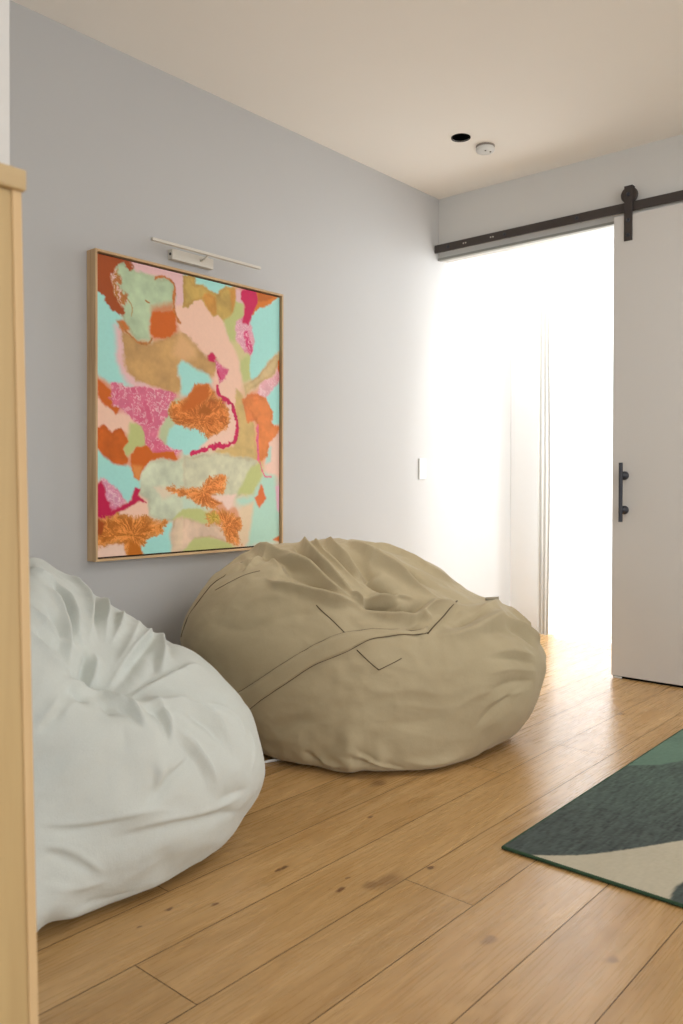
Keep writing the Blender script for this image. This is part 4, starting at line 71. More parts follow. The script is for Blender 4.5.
[52,4,-1,-1,-1,-1,-1,-1,-2,-2,-3,-3,-4,-5,-6,-4,-1,-1,-1,-1,2,5,5,4,4,4,4,3,3,4,4,4,3,2,2,-1,-4,-7,-9,-12,-12,-8,3,14,14,3,-5,-5,-1,3,7,10,2,-5,-6,-4,-1,2,2,1,-1,-1,-1,0,0,1,4,10,14,10,3],
[53,4,-1,0,0,-1,-1,-1,-1,-2,-2,-2,-4,-6,-6,-2,1,0,-1,1,3,4,5,5,5,5,4,3,3,3,4,3,2,1,1,-2,-5,-9,-11,-12,-10,-2,8,15,9,-2,-8,-8,-4,1,7,11,3,-4,-7,-5,-2,1,1,0,-1,0,1,1,1,2,7,12,11,5,-1],
[54,10,-1,-1,-2,-3,-5,-8,-6,-1,1,0,0,2,4,4,4,5,6,6,4,2,2,3,4,4,3,1,0,-3,-7,-9,-10,-9,-4,4,11,10,3,-4,-7,-8,-6,-2,5,11,5,-3,-6,-6,-2,1,1,0,0,2,3,2,2,5,10,11,7,1,-4],
[55,11,-1,-3,-4,-6,-8,-6,0,2,1,2,3,5,5,4,5,6,6,4,2,2,4,5,5,4,3,0,-4,-7,-8,-8,-5,1,9,10,4,-1,-3,-4,-5,-4,-2,2,9,6,-1,-5,-5,-2,1,3,2,2,3,3,3,4,7,11,8,2,-3,-6],
[56,11,-1,-3,-5,-7,-8,-4,1,5,4,4,5,5,5,4,5,5,5,3,3,3,4,6,6,6,3,-1,-5,-7,-7,-6,-2,7,9,4,-1,-2,-2,-3,-4,-4,-3,1,8,6,-1,-4,-4,-1,3,4,3,2,3,3,3,5,9,9,4,-1,-5,-7],
[57,9,1,0,-1,-3,-5,-7,-6,-2,4,7,7,6,6,5,3,2,2,4,4,3,3,4,5,6,7,6,2,-3,-6,-7,-7,-5,3,8,4,-2,-4,-3,-3,-4,-5,-4,-3,1,7,5,-3,-6,-4,0,4,5,4,3,3,3,4,7,8,5,0,-4,-6,-8],
[58,11,-1,-2,-4,-5,-5,-2,3,7,8,7,5,2,0,-1,0,3,4,3,4,5,6,7,6,5,1,-3,-6,-6,-5,-2,4,3,-2,-4,-4,-2,-2,-4,-6,-6,-4,1,7,5,-3,-7,-7,-1,5,7,7,6,5,4,5,7,5,1,-3,-6,-7,-7],
[59,10,-1,-2,-2,-3,-4,-4,-2,2,5,6,4,1,-2,-3,-2,-1,3,5,5,5,6,7,6,5,4,2,-1,-4,-5,-4,0,2,-1,-4,-3,-1,2,4,1,-3,-6,-5,0,7,6,-3,-8,-8,-1,5,8,8,7,6,6,6,4,1,-3,-5,-7,-7,-6],
[60,10,-1,-2,-3,-3,-4,-4,-2,0,2,1,-2,-5,-6,-5,-3,0,3,4,5,6,7,7,5,3,2,3,2,-1,-3,-2,-1,-2,-4,-3,0,5,7,6,3,1,-3,-6,-1,6,5,-3,-9,-8,0,6,8,7,6,6,6,4,1,-3,-5,-7,-7,-6,-5],
[61,9,-1,-2,-3,-3,-3,-3,-3,-3,-3,-3,-4,-6,-7,-5,-2,-1,0,1,2,3,4,6,6,4,2,2,3,3,1,-1,-2,-3,-4,-5,-2,4,8,5,0,-2,0,-1,-4,-2,2,3,-3,-8,-7,1,7,9,8,6,5,4,1,-2,-5,-7,-7,-6,-5,-4],
[62,9,-1,-2,-2,-3,-2,-1,-2,-4,-6,-6,-5,-5,-3,-1,0,0,0,0,1,2,4,6,6,4,3,3,4,4,1,0,-2,-3,-4,-3,0,6,6,1,-3,-5,-4,-1,-3,-4,-2,0,-4,-7,-5,1,6,8,8,7,5,3,-1,-4,-7,-8,-7,-5,-4,-3],
[63,8,-1,-1,-2,-2,-2,-1,-1,-3,-5,-5,-4,-3,-2,-1,0,1,0,0,1,2,3,4,6,6,4,3,4,5,4,1,-1,-3,-4,-3,-2,1,4,2,-2,-3,-3,-3,-1,-2,-6,-5,-3,-6,-7,-3,2,4,6,7,6,4,1,-2,-5,-7,-8,-7,-5,-3,-2],
[64,8,-1,-1,-2,-2,-2,-1,-2,-4,-4,-3,-2,0,0,1,1,0,0,1,2,2,3,5,6,5,4,4,4,4,3,0,-3,-4,-4,-2,-1,1,2,0,-1,0,0,0,-1,-3,-6,-7,-6,-7,-6,-2,2,3,5,5,4,2,0,-3,-6,-7,-8,-8,-6,-3,-1],
[65,7,-1,-1,-1,-2,-2,-1,0,-1,-2,-1,0,1,2,2,2,1,1,1,2,2,2,3,4,5,5,4,4,4,3,1,-2,-3,-4,-4,-3,-2,0,1,1,2,3,4,3,-1,-6,-8,-9,-8,-8,-5,-1,1,2,3,3,3,1,-1,-3,-5,-6,-7,-8,-6,-4,-1],
[66,7,-1,-1,-1,-2,-1,0,1,1,2,3,4,4,4,3,3,2,2,2,2,2,2,2,4,5,5,4,4,3,2,0,-2,-3,-4,-4,-4,-3,-1,2,4,5,6,6,4,-2,-7,-10,-11,-10,-8,-4,-1,1,0,1,2,3,1,-2,-3,-3,-3,-5,-7,-7,-4,-1],
[67,7,-1,-1,-1,-1,0,1,3,3,3,4,4,4,3,3,3,3,3,3,3,2,2,3,4,5,4,4,3,2,2,0,-2,-3,-4,-4,-4,-3,-1,3,5,6,7,6,3,-2,-6,-9,-10,-10,-8,-4,-1,-1,-2,-1,1,3,1,-1,-2,-1,-1,-2,-5,-6,-5,-2],
[68,7,-1,-1,-1,-1,0,2,3,3,2,2,2,2,2,2,2,2,3,3,3,2,2,3,4,4,3,2,2,2,2,0,-1,-2,-3,-3,-3,-2,1,3,5,7,7,5,2,-1,-3,-5,-7,-7,-6,-4,-2,-3,-4,-3,0,2,2,1,1,1,1,-1,-3,-5,-5,-3],
[69,8,-1,-1,0,1,2,2,1,0,0,0,0,0,1,1,1,2,3,3,2,2,3,3,3,2,2,1,1,1,0,0,-1,-2,-2,-2,0,2,4,6,7,7,5,3,2,0,-2,-4,-5,-4,-3,-3,-6,-7,-5,-1,1,3,3,3,3,2,1,-2,-4,-5,-4],
[70,8,-1,0,0,1,1,0,-1,-1,-2,-2,-2,-1,0,0,1,1,2,2,2,2,3,3,2,2,1,1,1,1,0,0,0,0,0,1,2,4,5,6,7,7,6,5,5,4,1,-2,-4,-4,-4,-6,-9,-9,-6,-3,0,4,5,5,4,3,1,0,-2,-3,-4],
[71,13,-1,-1,-2,-2,-2,-2,-2,-1,0,0,1,1,2,2,2,3,2,2,2,2,1,1,0,0,0,1,1,2,3,4,5,5,5,5,6,7,7,7,6,2,-2,-6,-7,-7,-8,-10,-10,-8,-5,0,4,6,6,5,4,2,1,-1,-2,-4],
[72,13,-1,-1,-1,-1,-1,-1,-1,-1,0,0,0,1,1,2,2,2,2,2,2,1,1,0,0,0,0,1,2,3,4,5,6,5,3,3,5,7,8,8,6,1,-4,-9,-10,-10,-11,-11,-11,-9,-5,0,4,6,6,5,4,2,1,-1,-2,-3],
[127,72,-1],
[128,71,-1,-1],
[129,71,-1,-1],
[130,68,-1,-1,-1,-1,-1],
[131,67,-1,-1,-1,-2,-2,-2],
[132,66,-1,-1,-2,-2,-3,-2,-2],
[133,66,-1,-1,-2,-3,-3,-2,-1],
[134,66,-1,-1,-2,-3,-3,-2,-1],
[135,67,-1,-1,-2,-2,-1],
[136,67,-1,-1,-1,-1,-1],
[137,68,-1,-1,-1,0,1],
[138,68,-1,-1,-1,0,1],
[139,72,1],
[140,66,1,0,0,0,0,1,1],
[141,65,1,1,0,0,0,0,1,1],
[142,64,1,1,1,0,0,0,0,0,1],
[143,63,1,1,1,1,1,0,0,0,1,1],
[144,62,1,1,2,2,1,1,1,1,1,1,1],
[145,62,1,1,1,1,1,1,1,1,1,1,1],
[146,59,-1,-1,0,1,1,1,0,0,0,1,1],
[147,58,-1,-1,-1,0,1,1,1,0,0,0,0,0,-1,-1,-1],
[148,58,-1,-1,-1,0,1,1,1,1,1,1,1,0,-1,-1,-1],
[149,58,-1,-1,-1,-1,0,1,1,1,1,1,1,0,-1,-1],
[150,55,1,0,0,-1,-2,-2,-1,0,1,1,1,0,1,1,1],
[151,9,-1,0,0,0,0,0,0,0,0,0,0,0,0,0,0,0,0,0,0,0,0,0,0,0,0,0,0,0,0,0,0,0,0,0,0,0,0,0,0,0,0,0,-1,-1,0,1,1,1,0,-1,-1,-1,-1,0,0,1,0,-1,0,1,1,1,1,1],
[152,0,1,0,0,0,0,0,0,0,0,-1,0,0,0,0,0,0,0,0,0,0,0,0,0,0,0,0,0,0,0,0,0,0,0,0,0,0,0,0,0,0,0,0,0,0,0,0,0,0,0,0,0,-1,-1,0,1,1,1,1,0,0,0,0,0,0,0,-1,-2,-1,0,1,2,1,1],
[153,0,1,1,1,0,0,0,0,0,-1,-1,-1,0,0,0,0,0,0,0,0,0,0,0,0,0,0,0,0,0,0,0,0,0,0,0,0,0,0,0,0,0,0,0,0,0,0,0,0,0,0,0,0,-1,0,0,1,2,1,1,1,1,1,1,0,-1,-2,-2,-3,-2,0,1,1,1,1],
[154,0,1,1,1,1,0,0,0,-1,-1,-1,-1,-1,0,0,0,0,0,0,0,0,0,0,0,0,0,0,0,0,0,0,0,0,0,0,0,0,0,0,0,0,0,0,0,0,0,0,0,0,1,0,0,0,0,1,2,2,2,1,1,1,1,1,0,-1,-2,-2,-2,-2,0,1,1,1],
[155,2,1,1,0,0,0,-1,-1,-1,-2,-2,-1,0,0,0,0,0,0,0,0,0,0,0,0,0,0,0,0,0,0,0,0,0,0,0,0,0,0,0,-1,-1,-1,-1,0,0,0,1,1,0,0,0,1,2,2,2,2,2,2,2,2,2,1,-1,-2,-2,-1,0,0,0,1,1],
[156,6,-1,-1,-1,-1,-2,-2,-1,-1,0,0,0,0,0,0,0,0,0,0,0,0,0,0,0,0,0,-1,0,0,0,0,0,0,0,-1,-1,-1,-1,-1,0,0,0,0,1,1,0,1,1,2,2,3,2,2,2,2,2,2,1,-1,-2,-2,-1,0,1,1,1,1],
[157,6,-1,-1,-1,-1,-2,-2,-1,-1,0,0,0,0,0,0,0,0,0,0,0,0,0,0,0,0,0,0,0,0,0,0,1,0,0,-1,-1,-1,-1,-1,-1,0,0,1,1,1,1,1,2,2,3,3,3,3,3,2,1,2,1,0,-1,-2,-1,1,2,3,3,2,1],
[158,6,-1,-1,-1,-1,-1,-1,-1,0,0,1,1,1,1,1,1,1,1,1,1,0,0,0,1,1,0,0,0,0,0,1,1,1,0,0,-1,-1,-1,-1,-1,0,1,1,2,2,2,2,2,2,3,3,4,3,2,0,0,0,1,1,0,0,1,2,3,3,3,3,3],
[159,5,-1,-1,-1,-1,-1,-1,-1,0,0,1,1,1,1,1,1,1,1,1,1,1,1,1,1,1,1,0,0,0,1,1,1,2,2,1,1,0,0,-1,-1,-1,0,1,2,2,2,2,2,2,2,3,4,4,4,1,-2,-2,-1,0,1,1,1,2,3,4,4,4,4,4],
[160,5,-1,-1,-1,-1,-1,-1,-1,0,1,1,2,1,1,1,1,1,1,2,1,1,1,2,1,1,1,1,0,1,1,1,2,2,2,2,2,2,1,0,-1,-1,-1,1,2,2,2,2,2,2,2,3,4,5,4,1,-2,-4,-3,-1,0,1,1,2,3,4,5,5,5,5],
[161,5,-1,-1,-1,-2,-2,-2,-1,0,1,2,2,2,1,1,1,2,2,2,2,1,1,2,2,2,1,1,1,0,0,1,2,2,2,2,2,2,2,0,-1,-2,-1,1,2,3,3,3,3,3,3,4,5,5,5,3,-1,-4,-4,-2,-1,1,1,2,3,4,5,6,6,6],
[162,5,-1,-1,-1,-2,-2,-1,0,1,2,2,2,2,2,2,2,2,3,2,2,1,1,1,2,2,2,2,1,1,0,0,0,0,0,1,2,3,2,0,-2,-2,-1,1,3,3,3,3,3,3,3,3,4,5,5,4,1,-3,-5,-4,-2,-1,0,1,3,4,5,6,6,6],
[163,5,-1,-1,-1,-1,-1,0,1,2,2,2,2,2,2,2,2,3,3,3,2,2,2,1,2,2,2,2,2,1,1,0,-1,-2,-2,0,1,2,2,1,-1,-1,0,3,4,3,3,3,3,2,2,2,3,4,5,5,3,0,-4,-5,-3,-2,-1,0,2,3,4,5,6,6],
[164,4,-1,-1,-1,0,0,0,1,1,2,2,2,2,1,1,2,2,2,2,3,3,2,2,1,1,2,2,2,2,2,1,-1,-2,-3,-2,-1,0,2,2,2,0,0,2,3,4,4,2,1,0,0,-1,-1,0,2,3,5,5,3,-1,-3,-5,-5,-5,-3,-1,1,2,4,5,5],
[165,4,-1,-1,0,0,1,1,1,1,2,2,1,1,1,1,1,1,1,2,3,3,3,2,1,1,1,2,2,2,2,0,-1,-2,-2,-1,-1,0,1,2,2,2,2,2,3,4,4,2,0,-2,-3,-4,-4,-4,-2,0,3,5,5,3,-1,-5,-8,-9,-7,-4,-2,1,3,5,5],
[166,4,-1,0,0,1,1,1,2,2,1,1,0,0,-1,-1,-1,0,1,2,3,2,2,1,0,0,1,1,1,1,2,1,0,-1,0,0,0,0,0,1,2,2,2,3,4,3,3,2,0,-3,-5,-7,-8,-8,-5,-3,0,3,5,5,3,-2,-7,-10,-10,-8,-5,-1,2,4,5],
[167,6,1,1,1,1,2,1,0,-1,-2,-3,-3,-3,-2,-2,0,2,2,1,0,-1,-2,-1,0,1,1,1,2,2,1,1,1,1,1,1,0,1,1,1,3,4,4,2,1,1,0,-2,-5,-7,-9,-10,-8,-6,-3,-1,2,4,4,2,-3,-8,-11,-12,-9,-5,-1,3,5],
[168,6,1,1,1,1,1,0,-2,-4,-5,-5,-5,-4,-4,-3,0,2,1,0,-2,-4,-4,-3,-1,1,1,2,2,2,2,2,1,1,1,1,2,2,2,2,4,5,4,1,0,-1,-1,-3,-5,-7,-10,-11,-10,-9,-7,-4,-1,2,4,4,1,-4,-9,-13,-13,-10,-5,-1,2],
[169,7,-1,-1,-1,0,-1,-2,-5,-6,-7,-7,-6,-5,-2,1,3,2,0,-3,-5,-5,-4,-1,1,2,2,2,2,2,2,1,1,1,2,3,3,3,4,5,5,4,1,-1,-2,-2,-3,-5,-7,-10,-11,-10,-9,-8,-5,-2,1,2,4,3,0,-5,-10,-13,-12,-9,-5,-2],
[170,0,1,1,1,1,1,-1,-3,-4,-4,-3,-2,-2,-4,-6,-8,-9,-9,-7,-4,-1,2,3,3,0,-4,-5,-4,-3,-1,1,2,1,2,2,3,2,1,1,2,2,3,3,4,5,6,5,4,1,-1,-2,-3,-3,-3,-5,-8,-10,-9,-7,-5,-3,-2,-1,0,2,3,2,0,-6,-11,-12,-11,-9,-6],
[171,0,1,1,1,1,0,-2,-4,-6,-6,-6,-5,-5,-6,-7,-9,-11,-9,-5,-1,2,2,3,3,0,-3,-4,-3,-2,-1,1,2,2,2,3,3,2,0,0,1,1,1,2,3,5,5,5,4,3,2,1,-1,-2,-2,-4,-6,-8,-8,-7,-5,-2,-1,-2,-2,0,2,2,2,-1,-7,-10,-11,-11,-9],
[172,1,1,1,1,-1,-4,-6,-7,-8,-9,-9,-8,-8,-9,-11,-10,-7,-1,3,4,4,4,3,-1,-3,-3,-3,-2,-1,0,2,3,3,3,2,1,0,-1,-2,-2,-2,0,2,4,5,4,4,4,4,3,1,-1,-3,-3,-4,-6,-6,-7,-5,-2,-1,-2,-2,-1,1,3,4,2,-4,-9,-11,-12,-11],
[200,13,-1,-1,-1,-1,-1,-1,-1,-1,0,0,0,1,1,2,2,2,2,2,2,1,1,0,0,0,0,1,2,3,4,5,6,5,3,3,5,7,8,8,6,1,-4,-9,-10,-10,-11,-11,-11,-9,-5,0,4,6,6,5,4,2,1,-1,-2,-3],
[201,25,1,1,1,1,2,1,1,1,1,0,0,0,0,0,1,2,2,3,4,4,2,1,3,6,8,7,3,-3,-9,-11,-11,-11,-11,-10,-9,-6,-2,2,5,6,6,5,3,0,-2,-2,-2,-3],
[202,28,1,1,1,1,1,1,1,0,0,0,0,0,0,0,1,3,3,2,1,2,5,7,4,-1,-8,-12,-12,-10,-10,-9,-7,-5,-1,3,6,7,7,6,3,0,-3,-3,-3,-1,-1],
[203,40,-2,-2,0,1,2,2,2,3,5,5,2,-5,-10,-12,-10,-8,-6,-5,-3,-1,2,5,6,7,6,4,0,-3,-5,-4,-2,0,1],
[204,39,-1,-2,-2,-1,0,0,1,3,4,5,3,-1,-7,-11,-11,-7,-5,-3,-2,0,2,4,5,5,5,4,1,-3,-5,-5,-4,-2,0,2],
[205,39,-1,-2,-2,-1,-1,0,2,4,4,3,0,-4,-8,-10,-8,-5,-2,-1,1,2,3,4,4,3,2,0,-3,-5,-5,-4,-3,-1,1,3],
[206,40,-1,-1,-1,0,0,2,4,3,1,-2,-5,-7,-7,-6,-3,0,2,3,3,4,3,3,2,1,-2,-4,-5,-4,-3,-1,1,3,4],
[207,44,1,3,3,2,-1,-3,-4,-5,-5,-3,-1,1,3,4,3,3,2,2,1,0,-2,-3,-4,-3,-2,-1,1,3,5],
[208,44,1,3,3,1,-2,-3,-3,-4,-3,-2,0,2,3,3,2,2,1,0,-1,-1,-2,-3,-3,-3,-2,-1,1,3,4],
[209,44,1,2,2,0,-2,-3,-3,-4,-3,-1,1,2,2,2,2,0,-1,-2,-2,-3,-3,-3,-2,-2,-1,0,2,3,4],
[210,44,1,1,0,-1,-2,-3,-3,-4,-3,0,1,2,2,2,1,-1,-3,-3,-3,-3,-3,-3,-1,0,0,1,2,3,3],
[211,46,-1,-2,-3,-4,-4,-5,-4,0,2,3,3,2,-1,-3,-4,-4,-3,-3,-3,-2,0,1,1,2,2,2,2],
[212,46,-2,-4,-6,-6,-6,-6,-3,0,2,2,2,1,-2,-4,-4,-3,-2,-1,-1,-1,1,2,2,2,2,1,1],
[213,46,-2,-5,-7,-7,-6,-5,-2,0,1,2,1,0,-3,-4,-4,-3,-2,-1,0,1,2,3,3,3,2,1,1],
[214,46,-2,-4,-5,-5,-5,-4,-2,0,0,1,1,0,-3,-4,-4,-4,-3,-1,1,2,3,3,3,3,2,1,1],
[215,3,1,1,0,0,0,0,0,0,0,0,0,0,0,0,0,0,0,0,0,0,0,0,0,0,0,0,0,0,0,0,0,0,0,0,0,0,0,0,0,0,0,0,0,-2,-4,-4,-3,-3,-3,-2,-1,0,0,0,-1,-3,-4,-5,-4,-3,-1,1,3,4,3,3,3,2,2,1],
[216,3,1,1,0,0,0,0,0,0,0,0,0,0,0,0,0,0,0,0,0,0,0,0,0,0,0,0,0,0,0,0,0,0,0,0,0,0,0,0,0,0,0,0,0,-2,-3,-2,-2,-1,-2,-1,-1,-1,-1,0,0,-2,-3,-3,-3,-2,0,2,3,3,3,2,2,2,2,1],
[217,46,-1,-1,-1,-1,0,-1,-1,-1,-1,-1,0,0,-1,-1,-1,-2,-2,0,2,3,2,1,0,0,1,1,2],
[218,47,-1,-1,0,0,0,0,0,0,0,-1,-1,-1,0,0,-1,-1,1,3,2,0,-1,-1,-1,-1,1,2],
[219,47,-1,0,0,0,1,2,2,1,0,0,-1,0,1,1,0,1,2,3,1,-1,-2,-2,-2,-1,1,2],
[220,51,1,2,2,1,0,0,0,0,1,2,2,2,3,2,0,-2,-3,-3,-2,-1,1,2],
[221,52,1,1,0,-1,-1,-1,-1,0,1,2,3,3,1,-1,-3,-4,-3,-2,0,2,2],
[222,54,-1,-2,-2,-2,-2,-2,-1,0,2,3,1,-2,-4,-4,-3,-2,0,1,1],
[223,53,-1,-1,-2,-2,-2,-2,-2,-2,-1,1,2,1,-2,-4,-4,-3,-1],
[224,54,-1,-1,-1,-1,-1,-1,-1,0,1,2,1,-1,-3,-3,-2,0,0,-1,-1],
[225,55,-1,-1,-1,-1,-1,-1,0,1,2,2,0,-3,-3,-2,0,0,-1,-1],
[226,59,-1,-1,0,0,2,2,1,-2,-2,-1,0,0,-1,-1],
[227,60,-1,0,0,1,2,2,0,-1,-1,-1,-1,-1,-1],
[228,63,1,2,2,1,0,-1,-1,-2,-1],
[229,63,1,2,2,2,0,-1,-2,-2,-1],
[230,63,1,2,2,1,0,-1,-1,-1,-1,-1],
[231,62,1,1,2,2,1,1,0,0,-1,-1,-1],
[232,61,1,1,1,1,1,1,1,1,1,0,0,-1],
[233,3,1,1,0,0,0,0,0,0,0,0,0,0,0,0,0,0,0,0,0,0,0,0,0,0,0,0,0,0,0,0,0,0,0,0,0,0,0,0,0,0,0,0,0,0,0,0,0,0,0,0,0,0,0,0,0,0,0,0,1,1,1,1,1,1,1,2,2,1,1],
[234,3,1,1,0,0,0,0,0,0,0,0,0,0,0,0,0,0,0,0,0,0,0,0,0,0,0,0,0,0,0,0,0,0,0,0,0,0,0,0,0,0,0,0,0,0,0,0,0,0,0,0,0,0,0,0,0,0,0,0,0,1,1,0,0,0,0,1,2,2],
[235,3,1,1,0,0,0,0,0,0,0,0,0,0,0,0,0,0,0,0,0,0,0,0,0,0,0,0,0,0,0,0,0,0,0,0,0,0,0,0,0,0,0,0,0,0,0,0,0,0,0,0,0,0,0,0,0,0,0,0,0,0,0,0,0,-1,0,1,1,1,0,-1],
[236,66,-1,-1,0,1,1,1],
[237,66,-1,-1,0,0,1,1],
[238,66,-1,-1,0,0,1,1,1],
[239,66,-1,-1,-1,0,1,1,1],
[240,66,-1,-1,-1,-1,0,1,1],
[241,66,-1,-1,-2,-1,0,1,1],
[242,67,-1,-2,-1,0,1,1],
[243,0,-1,0,0,0,0,0,0,0,0,0,0,0,0,0,0,0,0,0,0,0,0,0,0,0,0,0,0,0,0,0,0,0,0,0,0,0,0,0,0,0,0,0,0,0,0,0,0,0,0,0,0,0,0,0,0,0,0,0,0,0,0,0,0,0,0,0,0,-1,-1,-1,-1,1,1],
[244,0,-1,0,0,0,0,0,0,0,0,0,0,0,0,0,0,0,0,0,0,0,0,0,0,0,0,0,0,0,0,0,0,0,0,0,0,0,0,0,0,0,0,0,0,0,0,0,0,0,0,0,0,0,0,0,0,0,0,0,0,0,0,0,0,0,0,0,0,0,-1,-1,0,1,1],
[245,68,-1,-1,0,0,1],
[246,72,1],
[300,1,1,1,1,-1,-4,-6,-7,-8,-9,-9,-8,-8,-9,-11,-10,-7,-1,3,4,4,4,3,-1,-3,-3,-3,-2,-1,0,2,3,3,3,2,1,0,-1,-2,-2,-2,0,2,4,5,4,4,4,4,3,1,-1,-3,-3,-4,-6,-6,-7,-5,-2,-1,-2,-2,-1,1,3,4,2,-4,-9,-11,-12,-11],
[301,1,1,1,0,-1,-3,-4,-6,-8,-10,-9,-8,-9,-11,-11,-9,-5,1,4,4,3,3,2,-2,-3,-3,-2,-2,-1,0,1,3,3,3,2,0,-2,-3,-4,-4,-3,-1,2,3,3,3,3,4,4,3,1,-1,-2,-3,-4,-5,-6,-6,-5,-2,-1,-2,-3,-2,1,4,5,2,-3,-8,-11,-12,-11],
[302,5,-1,-2,-2,-5,-7,-7,-7,-9,-11,-11,-9,-3,2,4,3,2,2,1,-1,-4,-4,-4,-3,-2,0,1,2,3,3,2,-1,-3,-4,-4,-4,-3,0,2,2,1,1,2,3,4,2,0,-1,-2,-3,-3,-4,-6,-6,-4,-2,-2,-3,-3,-2,1,4,5,2,-2,-7,-10,-11,-11],
[303,5,1,1,2,0,-2,-4,-5,-7,-9,-10,-8,-3,2,3,2,1,0,0,-1,-4,-6,-6,-5,-3,-1,1,3,3,3,1,-1,-2,-2,-2,-1,-1,1,2,2,1,1,2,3,4,2,0,-1,-1,-2,-3,-4,-6,-5,-3,-1,-2,-3,-3,-1,2,4,3,2,-1,-6,-9,-11,-10],
[304,5,1,3,4,4,3,1,-1,-2,-4,-6,-6,-3,1,3,2,0,0,-1,-1,-3,-5,-6,-5,-3,-2,1,3,4,3,1,0,0,0,1,1,1,2,3,2,2,2,2,3,3,3,1,-1,-1,-2,-3,-4,-5,-4,-1,-1,-2,-3,-2,0,3,2,1,1,0,-4,-8,-10,-10],
[305,2,-1,-1,-1,0,2,3,4,4,3,3,2,0,-1,-1,-1,1,2,3,1,1,1,0,-1,-3,-4,-3,-2,-1,1,3,4,4,3,2,2,2,2,2,2,2,2,2,2,2,1,2,2,3,2,0,-1,-2,-2,-3,-3,-2,0,0,-1,-2,0,2,3,1,-1,-1,-1,-2,-7,-9,-9],
[306,3,-1,-1,0,1,1,0,0,1,2,3,4,3,3,2,1,2,3,3,3,3,2,1,0,0,0,0,0,1,2,3,4,4,4,3,3,3,2,2,2,2,1,2,1,0,0,1,2,2,1,0,-1,0,0,0,0,0,0,0,1,2,3,1,-1,-2,-3,-2,-2,-5,-8,-8],
[307,0,-1,-1,-1,-1,-1,-1,0,0,-1,-2,-2,-1,1,3,4,5,4,3,2,3,5,5,5,4,3,2,2,2,2,2,2,2,3,3,3,3,3,3,2,2,2,2,1,2,2,1,0,-1,0,2,2,2,1,1,1,3,3,2,2,2,3,4,5,3,-1,-3,-3,-3,-3,-2,-4,-6,-7],
[308,0,-1,-1,-1,-1,-1,-1,-1,0,0,-1,-1,-1,0,2,3,3,3,3,3,3,5,5,5,5,4,4,3,3,3,4,4,4,3,1,1,1,2,2,2,2,2,2,1,2,2,1,0,-1,0,2,2,2,1,1,2,3,4,4,4,4,5,6,6,3,-1,-2,-3,-3,-2,-1,-3,-5,-7],
[309,0,-1,-1,-1,-1,-1,-2,-2,-1,1,1,1,1,2,2,3,2,1,1,1,2,3,4,5,5,4,4,4,4,4,4,4,4,3,1,0,0,1,2,2,2,2,2,2,3,3,2,1,0,1,2,2,2,1,1,2,3,4,4,6,6,7,6,5,2,0,-2,-3,-2,-1,0,-1,-4,-6],
[310,0,-1,-1,-1,-1,-1,-2,-2,-1,1,1,1,1,2,3,3,1,-1,-2,-1,0,2,3,3,4,4,4,4,3,4,4,4,4,3,1,0,0,1,2,1,0,0,1,2,3,3,3,2,2,2,2,2,2,1,1,2,3,4,5,6,7,6,4,2,1,-1,-2,-3,-2,-1,1,0,-3,-4],
[311,0,-1,-1,-1,-1,-1,-2,-2,-1,1,1,1,1,1,1,1,0,-1,-2,-2,-2,-1,0,0,1,2,3,3,4,4,5,5,4,2,1,1,2,2,0,-2,-3,-3,-1,1,3,3,3,3,3,3,3,2,2,1,1,2,4,5,6,5,5,4,0,-2,-2,-2,-2,-2,-2,0,1,1,-2,-2],
[312,0,-1,-1,-1,-1,-1,-2,-2,-2,0,1,0,0,0,1,0,-2,-3,-3,-5,-6,-6,-5,-4,-3,-2,0,2,3,4,5,6,5,2,1,1,2,1,-1,-4,-5,-4,-2,-1,1,3,3,3,3,3,3,2,2,2,2,3,4,5,5,5,4,2,-1,-5,-5,-4,-3,-2,-1,0,1,1],
[313,0,-1,-1,-1,-1,-1,-1,-2,-2,-1,-1,-1,0,1,2,2,0,-2,-4,-6,-7,-7,-6,-4,-3,-2,-1,0,2,3,4,6,6,4,2,2,2,1,-1,-4,-4,-3,-2,-2,-1,1,2,2,2,2,2,2,2,2,3,3,4,5,5,5,5,2,-2,-6,-8,-8,-5,-3,-1,0,1,1,1],
[314,4,-1,-1,-2,-2,-2,-1,-1,-1,0,1,2,2,1,-1,-2,-3,-3,-2,-1,-1,-1,-1,1,2,4,5,6,5,2,1,2,3,2,0,-2,-3,-2,-1,-2,-2,0,1,1,1,1,1,1,0,1,2,3,4,4,4,5,4,1,-2,-6,-9,-10,-9,-5,-3,-1,-1,-1,0,-1],
[315,4,-1,-1,-1,-2,-2,-2,-1,-1,0,0,1,2,3,3,3,2,1,1,1,1,0,0,1,3,5,6,6,2,-1,-2,0,2,2,1,0,-1,-1,0,-1,-2,0,1,1,1,1,0,-1,-2,-1,1,3,3,4,4,4,2,1,-2,-5,-8,-11,-11,-8,-5,-4,-4,-3,-2,-2],
[316,4,-1,-1,-1,-2,-3,-3,-3,-2,0,1,2,2,4,5,5,5,4,3,3,2,2,2,2,4,6,6,5,2,-2,-5,-4,-1,1,1,1,0,0,1,0,-1,0,1,2,1,1,0,-2,-3,-2,0,2,3,4,5,4,2,0,-2,-4,-7,-9,-10,-9,-8,-7,-7,-5,-4,-4],
[317,4,-1,-1,-1,-2,-3,-4,-4,-3,0,2,3,3,4,4,4,5,5,5,4,4,3,4,4,5,6,5,4,2,-2,-6,-7,-5,-1,1,1,0,1,1,0,0,1,2,2,2,1,-1,-2,-3,-2,0,2,3,4,5,4,1,-1,-2,-3,-5,-7,-9,-9,-9,-9,-9,-6,-5,-6],
